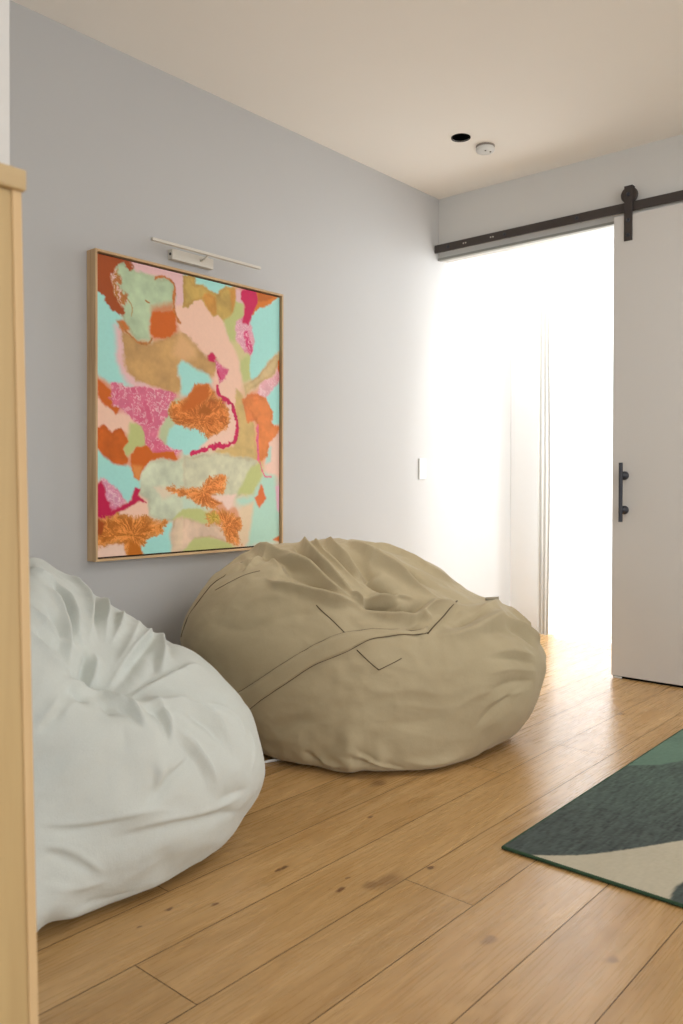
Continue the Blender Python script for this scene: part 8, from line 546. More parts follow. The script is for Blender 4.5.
[310,9,1,1,1,0,-1,-2,-3,-3,-2,-1,0,1,1,1,0,0,0,1,1,1,0,-1,-2,-3,-3,-2,0,2,3,3,2,1,2,2,1,-1,-3,-4,-3,0,2,3,4,4,5,5,5,4,2,-1,-5,-6,-4,-1,2,4,6,7,6,5,2,-2,-4,-4],
[311,10,1,1,0,-1,-2,-3,-2,-2,-1,0,1,1,1,0,0,1,2,1,1,1,1,0,-1,-2,-1,0,2,3,3,2,1,1,0,0,-1,-3,-4,-4,-2,1,3,4,5,6,5,4,3,2,-1,-4,-6,-4,-1,2,5,6,6,6,4,2,-1,-3,-3],
[312,7,-1,-1,-1,0,1,1,0,-1,-2,-1,-1,-1,-1,0,1,1,0,-1,0,1,1,1,1,1,1,1,1,1,2,4,4,4,3,1,0,-1,-1,-2,-3,-4,-4,-2,1,3,3,4,5,5,3,2,1,0,-3,-6,-5,-1,2,5,6,5,5,4,1,-1,-2,-2],
[313,6,-1,-1,-1,-1,1,1,1,0,0,0,0,-1,-1,-2,-3,-2,-1,-1,-2,-1,0,0,1,1,1,1,2,3,3,4,4,4,4,2,1,0,-1,-2,-2,-4,-4,-3,-2,0,2,1,1,2,3,3,2,1,0,-2,-4,-5,-2,1,4,5,4,4,2,0,-2,-2,-1],
[314,5,-1,-1,-1,-1,0,1,2,2,1,1,2,1,0,-1,-3,-4,-4,-3,-3,-3,-2,-1,0,1,1,1,0,1,3,4,4,3,4,4,2,1,0,-1,-2,-3,-3,-4,-3,-2,0,0,0,0,1,2,2,1,0,0,-1,-3,-4,-3,0,3,4,4,3,2,-1,-3,-3,-1],
[315,5,-1,-1,-1,-1,0,2,3,3,2,2,2,2,1,0,-2,-4,-5,-5,-4,-4,-3,-2,0,1,1,0,0,1,3,4,4,2,2,3,3,1,0,-1,-2,-3,-3,-3,-2,-1,0,1,1,1,2,2,2,0,-1,-1,-2,-2,-3,-3,-1,2,3,3,3,2,-1,-4,-4,-2],
[316,5,-1,-1,-1,0,1,2,3,3,3,3,3,3,2,1,0,-2,-4,-6,-6,-5,-3,-1,0,1,2,1,1,2,3,4,3,1,1,2,3,2,0,-1,-2,-2,-2,-1,-1,0,1,1,1,1,2,3,2,0,-1,-2,-2,-1,-2,-2,0,2,3,3,3,2,0,-2,-3,-2],
[317,4,-1,-1,-1,-1,0,0,1,3,3,3,3,2,2,2,2,1,0,-2,-5,-6,-6,-4,-1,1,2,2,2,2,2,3,4,3,1,0,1,2,2,0,-1,0,-1,0,0,0,1,0,0,0,0,2,2,2,0,-2,-3,-2,0,1,0,0,1,1,1,2,2,1,-1,-1],
[318,4,-1,-1,-1,-1,-1,-1,0,1,2,3,3,2,1,2,2,2,1,-1,-2,-5,-6,-5,-2,0,1,2,2,2,2,2,3,3,1,-1,0,2,2,1,0,0,1,1,2,1,1,0,-1,-2,-1,1,0,0,0,-2,-3,-2,1,3,3,2,0,-1,-1,1,2,2,1,0,1],
[319,4,-1,-1,-1,-1,-1,-2,-2,-1,1,2,3,3,1,1,2,2,1,0,-1,-2,-4,-5,-4,-1,1,2,2,1,1,1,2,2,1,-1,-1,1,2,1,0,1,2,3,3,2,2,0,-2,-3,-2,0,-1,-2,-1,-2,-2,-2,1,3,4,3,0,-2,-2,-1,1,2,2,1,2],
[320,4,-1,-1,-1,-1,-1,-2,-2,-2,-1,1,3,4,3,2,2,2,2,1,0,-1,-2,-4,-4,-2,0,1,1,0,-1,0,1,2,1,0,0,0,1,1,0,1,2,3,3,3,3,0,-3,-4,-3,-1,-1,-3,-3,-2,-2,-1,1,3,5,4,1,-2,-3,-1,0,2,3,2,2],
[321,5,-1,-1,-1,-1,-1,-2,-2,-1,0,3,5,5,3,2,2,2,1,1,0,-1,-2,-4,-3,0,1,1,0,-1,-2,-1,0,1,1,0,1,0,0,0,0,2,4,4,4,3,-1,-4,-5,-3,0,0,-2,-4,-4,-2,0,2,4,5,5,2,-1,-2,-1,1,2,3,3,3],
[322,5,-1,-1,-1,-1,-1,-1,-2,-1,0,3,6,6,4,3,3,3,2,1,0,0,-1,-3,-2,0,1,1,0,-1,-2,-2,-1,0,0,0,0,-1,-1,-1,0,2,4,5,5,3,-1,-5,-6,-4,-1,0,-1,-4,-5,-3,0,3,4,5,4,3,0,-1,0,1,2,3,4,4],
[323,5,-1,-1,-1,-1,-1,-1,-1,-1,1,3,6,6,5,5,5,4,3,1,0,0,0,0,-1,0,0,1,1,0,-1,-2,-2,-2,-1,-1,-1,-1,-1,-1,1,3,4,5,5,3,-1,-5,-6,-5,-3,-1,0,-2,-4,-4,-1,2,4,4,4,3,1,-1,-1,0,1,3,3,4],
[324,5,-1,-1,-1,-1,-1,-1,-1,-1,1,3,6,6,5,5,5,4,2,2,1,1,1,1,1,1,0,1,2,2,0,-2,-4,-4,-4,-2,-1,0,0,1,2,3,4,5,5,3,0,-4,-6,-7,-5,-3,0,0,-1,-2,-1,2,4,4,3,1,0,-1,-1,0,0,1,3,4],
[325,6,-1,-1,-1,-1,-1,-2,-2,-1,2,6,6,5,5,5,3,1,1,1,1,1,2,2,1,0,0,1,2,0,-2,-3,-4,-5,-4,-2,0,0,0,1,2,4,5,5,4,2,-2,-5,-6,-6,-4,-2,1,1,0,0,1,4,4,2,0,-2,-2,-2,-1,0,0,2,4],
[326,7,-1,-1,-1,-1,-2,-3,-2,2,6,7,5,5,4,2,0,0,0,1,1,2,2,1,0,-1,0,2,0,-1,-1,-2,-4,-4,-2,-2,-1,-1,0,1,3,4,5,4,3,0,-3,-4,-5,-4,-3,1,3,2,2,2,3,4,2,0,-2,-2,-3,-2,-1,0,1,3],
[327,8,-1,-1,-2,-2,-3,-2,2,7,7,6,5,5,2,0,-1,-1,-1,0,1,2,1,0,-1,0,1,1,0,1,0,-2,-3,-4,-3,-3,-2,-1,1,2,3,4,4,4,2,0,-2,-3,-4,-3,0,2,3,3,3,3,3,2,0,-1,-2,-3,-3,-2,0,1,3],
[328,7,-1,-1,-2,-2,-3,-2,-1,3,6,7,7,6,5,3,1,0,-1,-1,-1,-1,0,1,1,0,0,1,1,2,1,1,0,-2,-4,-4,-3,-2,-1,0,1,2,3,3,3,2,1,-1,-2,-3,-3,0,2,3,4,4,4,3,2,1,0,-2,-3,-4,-2,0,2,4],
[329,7,-1,-1,-2,-3,-3,-2,0,3,5,6,6,5,5,4,3,1,-1,-2,-3,-3,-2,1,1,0,0,2,2,2,1,1,0,-1,-2,-2,-2,-2,-2,-1,0,0,2,3,2,1,0,0,-1,-2,-1,0,2,3,4,4,3,2,1,1,0,-1,-2,-3,-3,-1,2,4],
[330,7,-1,-1,-2,-3,-3,-2,0,3,4,4,4,4,4,4,4,2,-1,-3,-5,-6,-4,0,2,2,2,3,3,1,1,1,1,0,0,0,-1,-2,-3,-3,-2,-1,1,2,1,0,0,0,0,-1,0,1,2,2,2,2,1,0,-1,-1,0,0,-1,-2,-2,-1,2,3],
[331,7,-1,-1,-2,-3,-4,-2,1,4,4,3,3,2,3,4,4,3,1,-2,-6,-8,-6,-2,1,3,4,4,3,1,1,1,1,0,0,0,-1,-2,-3,-3,-3,-1,0,1,0,0,0,0,0,0,0,1,2,1,1,1,0,-2,-3,-2,-1,0,0,-1,0,0,2,2],
[332,7,-1,-1,-2,-3,-4,-2,2,5,5,4,3,2,2,4,5,4,2,-1,-5,-8,-8,-4,0,3,5,5,3,0,0,0,1,0,0,0,-1,-2,-3,-3,-2,-1,0,1,1,0,1,1,1,0,1,1,1,0,0,0,0,-2,-4,-4,-3,-1,0,0,1,2,1,1],
[333,6,-1,-1,-2,-3,-4,-4,-2,3,6,6,5,4,3,3,5,6,5,3,0,-3,-7,-8,-5,-1,2,4,4,3,1,0,0,1,1,1,0,-1,-2,-2,-2,-2,-1,0,1,1,2,2,2,1,1,1,1,1,0,-1,0,0,-2,-5,-5,-5,-3,-1,0,1,2,1],
[334,5,-1,-1,-1,-2,-3,-5,-6,-3,2,5,5,4,3,2,2,4,5,5,4,2,-1,-5,-8,-7,-3,1,4,4,3,2,1,1,2,2,1,0,-1,-1,-1,-1,-1,-1,1,2,2,2,2,2,1,1,1,1,0,-1,-1,-1,0,-2,-4,-6,-6,-5,-3,0,1,2,2,1],
[335,5,-1,-1,-1,-2,-3,-5,-7,-6,-1,3,4,2,1,0,1,2,4,5,5,3,0,-4,-6,-6,-3,0,3,4,3,2,2,2,3,3,2,1,0,0,0,-1,-1,0,1,1,1,1,2,1,1,1,1,1,0,-1,-1,-1,0,-1,-3,-5,-6,-6,-4,-1,1,3,3,2],
[336,6,-1,-1,-2,-3,-5,-7,-6,-3,2,4,3,0,-1,0,1,3,4,4,3,1,-2,-4,-5,-4,-1,2,4,4,3,2,2,3,3,2,2,1,1,0,0,-1,0,0,-1,-1,0,1,1,1,1,1,1,0,0,0,0,1,0,-1,-3,-4,-5,-4,-2,0,3,3,3],
[337,6,-1,-1,-2,-3,-5,-6,-6,-5,-1,4,4,2,0,0,1,2,3,3,3,2,0,-2,-4,-5,-3,0,3,3,3,2,2,3,4,3,2,2,1,1,0,0,-1,-1,-2,-1,0,1,1,1,1,1,1,0,0,-1,0,1,1,0,-2,-3,-3,-4,-2,0,2,3,2],
[338,7,-1,-2,-3,-4,-5,-6,-7,-3,2,5,4,1,0,1,2,2,2,2,3,2,0,-2,-4,-4,-2,1,3,2,2,2,3,3,3,3,2,2,1,1,0,-1,-2,-3,-2,-1,1,1,0,0,1,1,0,-1,-2,-1,0,1,0,-1,-1,-2,-2,-1,0,2,2,1],
[339,7,-1,-1,-2,-3,-4,-5,-6,-4,0,5,5,3,0,-1,0,1,1,0,1,2,2,0,-2,-3,-3,0,2,2,1,0,1,2,3,3,2,2,2,1,0,-1,-3,-4,-3,-1,0,0,0,1,1,1,0,-1,-2,-2,-1,0,0,0,-1,0,0,1,1,1,1],
[340,8,-1,-1,-2,-3,-4,-4,-4,0,4,6,5,2,0,-1,-1,0,-1,-1,1,2,2,1,-1,-1,-1,1,2,0,-2,-1,1,2,3,2,2,2,2,0,-3,-4,-4,-3,-1,0,0,1,1,1,1,0,-2,-3,-3,-1,0,0,-1,-1,0,1,1,1,1,0,1],
[341,8,-1,-1,-2,-3,-2,-2,-1,0,3,5,7,5,2,-1,-1,-1,-1,-1,0,1,3,3,2,1,1,1,0,-2,-3,-3,0,1,2,2,2,2,2,0,-3,-5,-5,-4,-3,-1,0,1,2,1,0,-1,-2,-3,-3,-2,-1,-1,-1,0,0,0,0,1,1,1,2],
[342,7,-1,-1,-1,-2,-3,-1,-1,-1,-1,1,4,7,7,4,1,-1,-1,1,1,0,0,2,3,3,3,2,0,-2,-3,-5,-4,-1,1,1,2,2,2,1,0,-3,-5,-6,-5,-4,-2,-1,1,1,1,-1,-2,-3,-2,-2,-1,0,0,0,0,-1,-1,0,1,1,2,2],
[343,6,-1,-1,-1,-1,-2,-2,-1,-1,-3,-3,0,4,7,7,5,3,1,1,2,2,1,0,1,2,3,3,1,-2,-3,-5,-6,-5,-2,0,1,1,1,1,1,0,-2,-4,-6,-5,-4,-2,0,1,1,1,0,-2,-2,-1,0,1,2,2,1,0,-2,-2,-1,0,2,3,3],
[344,7,-1,-1,-1,-2,-2,-2,-2,-4,-4,0,5,6,6,6,3,2,2,2,1,0,0,0,2,3,3,1,-2,-5,-6,-7,-6,-4,-1,0,0,0,0,0,0,-1,-3,-5,-5,-3,-1,0,0,1,1,1,0,0,1,2,3,4,3,2,0,-1,-2,-2,0,2,3,3],
[345,8,-1,-2,-3,-4,-3,-4,-4,-3,1,5,6,6,5,4,3,4,3,0,-2,-2,0,2,3,3,1,-2,-4,-6,-7,-7,-5,-2,-1,-1,0,0,0,0,0,-3,-4,-4,-2,-1,-1,-1,0,1,1,1,1,2,2,3,3,3,2,1,0,-2,-2,-1,2,4,4],
[346,8,-1,-2,-4,-5,-5,-4,-3,-1,3,5,5,5,5,5,4,5,3,0,-2,-3,-1,1,3,3,2,-1,-4,-6,-7,-7,-6,-3,-2,-1,0,0,1,1,1,-1,-3,-3,-1,-1,-1,-1,-1,0,1,2,1,1,1,2,2,2,1,0,-1,-1,-2,-1,1,3,4],
[347,8,-1,-3,-5,-6,-5,-2,0,2,4,5,5,4,5,5,5,5,4,1,-1,-3,-2,0,3,4,3,1,-2,-5,-7,-8,-7,-4,-1,0,1,1,2,2,2,0,-1,-1,-1,0,0,0,0,1,1,1,0,-1,0,0,1,1,0,-1,-1,-1,-1,-1,1,3,3],
[348,7,-1,-2,-3,-5,-6,-5,-2,2,4,5,5,5,5,5,6,6,6,4,2,0,-1,-2,0,3,4,3,2,-1,-3,-5,-7,-7,-5,-2,0,2,1,1,2,2,2,1,1,0,0,0,1,1,1,2,1,-1,-1,-1,0,1,1,0,-1,-1,-1,-1,0,1,2,3],
[349,7,-1,-2,-3,-5,-7,-7,-4,1,5,5,4,4,5,5,6,6,5,3,1,0,-1,-1,0,3,3,3,2,1,-1,-3,-6,-7,-5,-3,-1,1,1,0,1,2,2,3,2,1,0,0,1,1,1,1,0,-1,-1,0,0,1,0,0,-1,-1,-1,0,0,1,2,2],
[350,7,-1,-2,-3,-5,-8,-9,-5,0,4,5,4,4,5,6,6,6,5,2,0,-1,-1,-1,1,2,3,3,2,1,1,-1,-3,-5,-4,-3,-1,1,1,0,0,1,2,3,4,3,2,2,1,1,0,-1,-2,-1,-1,0,1,1,0,0,-1,-2,-1,0,0,1,1,2],
[351,7,-1,-2,-3,-6,-8,-9,-6,-2,3,5,5,4,5,6,6,6,5,3,0,-2,-2,-2,0,2,2,2,2,1,1,1,0,-2,-2,-1,0,1,1,1,0,0,1,3,4,4,4,3,1,0,-1,-3,-3,-3,-1,0,0,0,0,0,-2,-2,-2,-1,0,0,1,2],
[352,7,-1,-2,-4,-5,-7,-8,-7,-3,2,5,5,5,5,6,7,5,4,2,1,-1,-2,-2,-2,0,2,2,2,1,1,1,2,1,0,1,1,1,1,1,1,1,2,3,4,4,4,3,2,0,-1,-3,-3,-3,-1,0,1,1,0,0,-1,-2,-2,-1,0,1,1,2],
[353,7,-1,-2,-4,-5,-7,-8,-7,-4,1,4,5,5,6,7,7,5,3,1,0,0,-1,-2,-2,-1,1,2,2,1,1,2,2,2,2,1,1,1,1,1,2,3,3,3,3,3,3,3,2,0,-1,-2,-2,-2,-1,0,1,1,1,0,-1,-2,-1,0,1,2,2,3],
[354,7,-1,-2,-4,-5,-6,-7,-6,-4,-1,2,4,5,7,8,8,6,3,0,-1,0,0,-1,-1,-1,1,2,2,2,1,2,3,3,3,1,0,0,1,2,3,3,3,2,1,1,2,2,2,1,0,-1,-1,0,0,1,1,1,0,0,-1,-1,-1,0,2,2,3,4],
[355,7,-1,-3,-4,-5,-5,-5,-4,-5,-4,-1,1,4,7,9,8,6,3,0,-2,-2,0,1,0,-1,1,2,3,3,2,3,3,3,3,2,0,-1,0,1,2,3,2,1,0,0,0,1,1,1,1,0,0,0,1,1,1,1,0,-1,-1,-1,-1,0,1,2,3,4],
[356,6,-1,-2,-3,-4,-4,-4,-2,-2,-5,-6,-4,-1,3,7,9,9,6,3,0,-2,-3,-1,1,1,0,1,2,3,3,3,3,3,3,2,0,-2,-2,-1,0,1,2,1,1,0,-1,-1,-1,0,1,1,1,1,1,0,0,1,1,1,-1,-2,-3,-3,-1,0,2,3,4],
[357,6,-1,-2,-3,-4,-4,-2,-1,-2,-5,-7,-4,-1,3,7,10,9,6,3,0,-3,-4,-3,0,1,1,1,2,2,2,3,3,3,2,0,-2,-4,-4,-3,-2,0,1,1,1,0,-1,-3,-3,-2,0,1,2,1,0,0,0,1,1,1,-1,-2,-4,-4,-3,-1,1,3,4],
[358,6,-1,-2,-3,-3,-3,-1,-1,-3,-6,-6,-4,-1,3,7,9,10,7,3,1,-3,-4,-4,-1,1,1,1,1,1,1,2,3,2,1,-2,-4,-4,-4,-4,-3,-1,0,1,1,0,-2,-3,-3,-2,0,1,1,1,0,0,0,0,1,1,0,-2,-4,-4,-3,-1,1,3,4],
[359,6,-1,-2,-3,-3,-2,0,-2,-4,-5,-4,-3,-1,3,6,8,9,7,4,1,-2,-4,-4,-2,1,1,1,1,0,0,0,1,2,0,-2,-4,-4,-3,-3,-3,-2,0,1,1,0,-2,-3,-3,-2,0,1,1,0,-1,-1,-1,0,1,1,0,-1,-3,-2,-1,0,2,3,4],
[360,6,-1,-2,-3,-3,-1,-1,-4,-4,-3,-1,0,0,3,5,5,7,7,5,2,0,-3,-4,-2,1,2,1,1,0,-1,-1,-1,0,0,-2,-3,-3,-3,-2,-2,-2,0,1,1,1,-1,-2,-3,-2,0,1,1,0,-1,-2,-2,-1,0,1,1,0,-1,0,0,1,2,3,4],
[361,6,-1,-2,-4,-3,-2,-2,-3,-2,0,2,2,2,3,2,3,5,6,5,3,2,-1,-3,-1,1,2,2,2,1,0,-2,-2,-1,0,-1,-2,-3,-2,-1,-1,-1,0,1,1,1,0,-1,-2,-1,0,1,2,1,0,-1,-2,-2,0,1,1,1,0,1,1,2,2,2,3],
[362,6,-1,-2,-4,-3,-2,-1,-1,0,2,3,3,3,1,-1,1,5,6,6,4,3,2,0,0,1,2,3,3,1,-1,-3,-3,-2,0,0,-1,-2,-2,-1,0,0,0,0,0,0,0,0,-1,0,1,2,2,2,1,0,-1,-1,0,1,2,1,0,0,1,2,2,2,3],
[363,6,-1,-3,-4,-3,-1,0,0,2,4,5,5,4,-1,-3,0,3,6,6,5,5,4,2,2,1,2,3,3,2,-1,-3,-3,-2,0,0,0,-1,-1,0,1,1,0,0,-1,0,1,1,1,1,2,2,2,2,1,1,0,0,1,2,2,1,0,0,1,1,2,2,2],
[364,5,-1,-2,-3,-4,-3,-1,1,2,3,5,7,7,5,-1,-5,-2,2,4,6,6,5,5,4,3,2,2,2,3,2,0,-2,-3,-2,-1,0,0,0,0,1,2,2,1,0,1,1,1,1,2,2,2,2,1,1,1,1,1,1,2,3,2,1,-1,-1,0,1,2,2,2],
[365,5,-1,-2,-3,-4,-3,-2,0,2,4,5,7,8,5,-2,-6,-4,0,3,5,6,5,5,4,4,3,2,2,2,2,0,-1,-2,-2,-2,-1,1,1,1,1,2,2,1,2,2,2,1,1,1,1,1,1,0,0,0,0,1,2,3,3,2,0,-2,-2,-1,0,1,2,1],
[366,5,-1,-2,-3,-3,-3,-3,-1,2,4,4,6,8,5,-3,-8,-6,-2,2,4,5,5,5,4,4,3,2,2,2,2,2,1,0,-2,-2,0,1,1,1,0,1,1,1,2,3,3,2,1,0,0,0,0,-2,-2,-2,-1,0,2,3,3,2,0,-3,-3,-1,0,0,0,1],
[367,5,-1,-2,-3,-2,-2,-2,0,2,4,5,6,7,4,-4,-10,-8,-5,0,3,4,4,4,4,4,4,3,3,3,3,3,3,2,0,0,0,1,1,1,0,0,0,1,2,3,3,2,1,0,0,-1,-1,-2,-4,-4,-3,-1,1,3,3,2,-1,-3,-3,-2,-1,-1,-1],
[368,5,-1,-2,-2,-1,0,0,1,2,3,5,6,7,4,-3,-10,-11,-8,-2,2,4,4,4,5,5,4,4,4,3,3,3,2,2,2,1,1,0,0,0,0,0,0,1,2,3,3,3,1,0,0,0,0,-2,-4,-5,-5,-3,0,2,3,2,-1,-3,-4,-3,-1,-1,-2,-1],
[369,5,-1,-1,-2,-1,-2,-1,0,0,1,3,6,7,5,-3,-10,-13,-10,-4,1,3,4,5,5,5,5,4,4,3,2,1,1,1,2,2,1,0,0,0,1,1,1,2,2,2,2,2,1,-1,-1,-1,0,-1,-2,-4,-5,-3,-1,2,3,1,-1,-3,-4,-3,-2,-1,-2,-1],
[370,6,-1,-1,-3,-5,-4,-2,-1,0,2,5,7,6,-1,-9,-13,-13,-7,0,3,3,4,4,4,5,4,2,1,0,0,0,2,3,3,1,0,0,1,1,2,2,2,2,1,1,2,1,-1,-2,-2,-1,-1,-2,-2,-3,-2,-1,1,2,2,0,-2,-3,-3,-3,-2,-1,-2],
[371,7,-2,-4,-7,-6,-4,-2,-1,1,4,7,6,0,-7,-12,-13,-9,-3,1,1,2,3,4,4,2,0,-1,-1,0,1,3,4,3,1,1,1,1,2,2,2,2,2,2,1,2,2,0,-2,-3,-3,-2,-1,-1,-1,-1,-1,0,1,2,2,1,-1,-3,-4,-3,-2,-2],
[372,7,-2,-4,-6,-7,-6,-3,-1,1,3,7,7,3,-4,-10,-12,-11,-6,-1,-1,0,2,4,2,0,-2,-2,-1,1,2,3,4,3,2,2,2,1,2,2,2,3,3,2,2,2,2,1,-1,-3,-3,-3,-1,0,0,0,0,0,1,2,3,2,1,-2,-4,-4,-3,-3],
[400,0,-3,-2,-2,-1,-1,0,1,1,2,2,3,3,4,4,4,4,4,4,4,3,2,2,2,2,3,3,4,4,3,3,2,2,1,0,1,2,3,2,1,0,1,2,3,4,4,3,3,4,4,4,4,3,2,2,1,0,-2,-2,-1,-1,-2,-3,-4,-3,-3,-3,-3,-5,-6,-8,-9,-11,-11],
[401,0,-4,-4,-3,-2,-1,0,1,2,2,2,3,3,4,4,5,5,5,4,4,4,3,3,2,2,2,3,3,3,2,2,3,3,2,1,1,1,2,2,1,0,1,2,3,4,5,5,4,5,5,4,3,2,1,1,1,1,1,0,-1,-1,-2,-3,-3,-1,0,0,-2,-3,-5,-6,-8,-10,-11],
[402,0,-4,-4,-3,-2,-1,0,1,2,2,3,3,3,3,4,4,5,4,4,3,2,2,1,1,0,0,0,1,1,1,2,3,3,3,3,2,2,2,1,1,1,2,3,3,4,4,4,4,4,4,4,3,2,0,0,0,1,2,1,-1,-2,-3,-3,-1,0,1,1,0,-2,-3,-4,-6,-9,-10],
[403,0,-5,-4,-3,-2,0,1,1,1,2,2,2,3,3,3,3,3,3,2,1,0,-1,-2,-2,-3,-3,-1,0,1,2,3,3,3,3,3,3,3,3,2,1,2,3,3,3,3,2,3,3,3,4,3,2,1,0,-1,-1,1,1,0,-2,-3,-2,-1,1,2,2,2,0,-1,-2,-3,-5,-7,-9],
[404,0,-5,-4,-3,-1,1,2,1,1,0,0,1,2,3,3,2,1,0,0,-1,-1,-3,-4,-5,-5,-3,-1,0,1,2,2,3,3,3,3,3,3,3,3,2,3,3,3,3,2,1,1,2,3,3,2,1,0,-1,-2,-1,0,0,0,-2,-2,-1,2,3,3,3,3,1,0,-1,-2,-3,-5,-7],
[405,0,-5,-4,-2,1,2,2,2,1,1,1,1,2,2,2,1,0,-2,-3,-3,-4,-5,-6,-5,-4,-2,0,0,1,1,1,2,2,3,3,3,2,2,2,3,3,3,3,2,1,1,1,1,2,2,1,0,-1,-2,-2,-2,-1,0,-1,-2,-2,1,3,4,4,4,4,3,2,1,1,0,-2,-5],
[406,0,-5,-3,-1,2,3,2,1,1,1,2,1,1,0,0,0,-1,-3,-5,-5,-6,-6,-5,-3,-2,-1,0,0,-1,-1,0,1,2,2,2,1,0,0,1,1,1,1,2,2,1,0,0,0,1,1,1,-1,-2,-3,-2,-1,-1,-1,-2,-3,-1,2,3,4,4,5,5,4,4,3,3,3,1,-2],
[407,0,-4,-2,1,3,3,2,1,1,1,1,1,0,-1,-1,-1,-2,-3,-5,-6,-6,-4,-2,-1,-1,0,0,-1,-2,-2,-1,-1,0,0,0,0,-1,-1,-1,-1,0,1,2,2,1,1,0,0,0,0,0,-1,-3,-3,-2,-1,-2,-3,-4,-3,-1,1,2,3,4,5,4,4,4,4,4,4,3,1],
[408,0,-3,0,2,3,3,3,2,2,2,2,1,0,-1,-1,-2,-2,-4,-5,-5,-3,-1,0,0,-1,-1,-2,-2,-2,-2,-2,-2,-2,-1,-1,-1,-2,-3,-3,-2,0,1,2,2,1,1,0,0,-1,-1,-1,-1,-3,-4,-3,-2,-3,-5,-5,-3,-1,1,2,4,5,5,4,4,3,3,4,4,5,4],
[409,1,2,3,3,3,3,3,2,2,1,0,-1,-2,-2,-2,-2,-4,-4,-3,0,1,1,1,0,-1,-1,-2,-1,-1,-1,-1,-2,-2,-2,-2,-3,-3,-3,-1,1,2,2,2,1,0,-1,-2,-2,-2,-2,-2,-4,-5,-5,-4,-4,-5,-4,-3,0,2,3,4,5,5,4,3,3,3,3,5,5,5],
[410,0,2,3,3,3,3,3,3,2,1,0,-1,-3,-3,-3,-3,-3,-4,-3,-1,1,2,2,2,2,1,0,0,0,0,0,-1,-1,-2,-2,-2,-3,-3,-2,-1,1,2,2,1,-1,-2,-2,-3,-3,-3,-3,-3,-4,-6,-6,-5,-4,-4,-2,0,1,3,4,4,4,4,3,3,2,2,3,4,6,5],
[411,0,3,3,3,3,3,3,2,1,0,-1,-3,-4,-4,-4,-4,-4,-3,-2,0,2,1,1,2,3,2,1,2,1,0,0,-1,-1,-2,-2,-2,-1,-2,-2,-1,0,2,2,1,-1,-2,-3,-3,-4,-4,-4,-5,-5,-7,-7,-5,-3,-2,0,1,2,2,3,3,3,3,3,2,2,2,3,5,5,5],
[412,0,3,3,3,3,3,2,1,0,-1,-2,-4,-4,-4,-4,-4,-4,-2,0,1,1,1,1,2,3,2,2,2,2,1,-1,-1,-2,-2,-1,0,1,0,0,0,1,2,2,1,-1,-2,-3,-4,-5,-5,-6,-6,-6,-7,-7,-5,-2,-1,0,0,0,1,1,1,2,2,2,1,1,2,3,4,4,5],
[413,0,2,2,3,3,3,2,0,0,-1,-2,-3,-3,-4,-4,-4,-3,-1,1,1,0,0,1,2,3,2,2,3,3,1,0,0,0,0,0,1,2,2,2,2,2,3,3,1,0,-2,-3,-5,-6,-6,-7,-7,-7,-7,-7,-5,-2,-1,-2,-3,-3,-2,-2,-1,0,0,0,1,1,2,3,4,4,4],
[414,0,1,1,2,3,3,2,1,1,0,-1,-1,-2,-3,-3,-2,-1,0,1,0,0,0,1,2,2,3,3,4,3,2,1,1,2,2,1,1,1,2,2,3,3,4,3,2,0,-2,-4,-5,-6,-6,-6,-7,-6,-6,-5,-4,-3,-3,-5,-6,-6,-4,-3,-3,-2,-1,-1,-1,0,0,1,2,3,4],
[415,1,1,2,2,2,2,2,2,2,1,0,-1,-2,-1,0,1,0,0,0,-1,-1,0,1,2,3,3,4,3,2,2,2,3,3,1,0,1,1,1,2,3,4,4,3,1,-2,-3,-4,-5,-5,-5,-4,-4,-3,-2,-2,-3,-6,-7,-7,-7,-6,-5,-4,-3,-3,-3,-3,-3,-3,-2,0,1,2],
[416,0,-1,1,2,2,2,3,2,3,3,2,0,0,0,1,1,1,0,-1,-2,-2,-2,-2,0,1,2,2,3,3,2,2,3,3,3,2,0,0,1,2,2,2,3,4,4,2,0,-1,-2,-2,-2,-2,-1,0,1,0,-2,-4,-5,-6,-6,-6,-6,-5,-5,-3,-3,-3,-4,-5,-6,-4,-2,-1],
[417,0,1,2,2,2,2,3,3,3,3,2,1,1,1,2,2,1,-1,-2,-3,-3,-3,-3,-1,0,0,0,1,1,1,2,3,3,3,2,0,0,1,2,2,2,2,3,5,4,3,2,2,1,1,2,2,3,2,0,-2,-3,-3,-4,-4,-4,-3,-3,-2,-2,-2,-4,-6,-8,-7,-6,-5,-4,-3],
[418,0,2,3,3,2,2,2,2,2,3,2,2,2,2,2,1,0,-1,-2,-3,-3,-3,-2,-1,-1,-2,-2,-1,-1,0,2,3,3,3,2,1,1,2,2,2,2,2,4,5,5,5,5,5,5,4,4,4,3,2,0,-1,-1,0,0,-1,-1,0,0,0,-1,-2,-5,-8,-8,-7,-7,-6,-6,-5],
[419,0,3,4,3,3,2,1,1,1,2,1,1,2,2,2,1,0,-1,-2,-3,-3,-2,-1,-2,-3,-4,-4,-3,-2,-1,1,2,2,2,2,1,1,2,2,3,2,3,4,5,6,6,6,6,6,6,5,3,3,2,0,0,1,2,2,3,2,2,1,0,-2,-4,-6,-8,-7,-6,-6,-6,-5,-5],
[420,0,4,3,2,2,1,1,1,1,1,0,0,0,1,2,2,2,0,-1,-2,-2,-1,-1,-3,-4,-5,-4,-3,-3,-2,0,0,1,2,2,1,1,1,2,3,3,3,4,5,5,5,5,6,6,5,4,3,3,2,1,1,3,3,4,4,3,2,0,-1,-3,-5,-6,-6,-4,-3,-3,-3,-3,-4],
[421,0,3,1,0,1,0,1,1,2,2,1,0,0,0,1,2,2,2,1,0,0,-1,-2,-3,-4,-5,-4,-4,-3,-2,-2,-2,-1,2,2,1,1,1,2,3,3,4,5,4,3,4,4,4,4,4,4,3,3,2,1,2,4,4,4,4,3,2,1,-1,-4,-5,-5,-4,-2,-2,-1,-1,-1,-2],
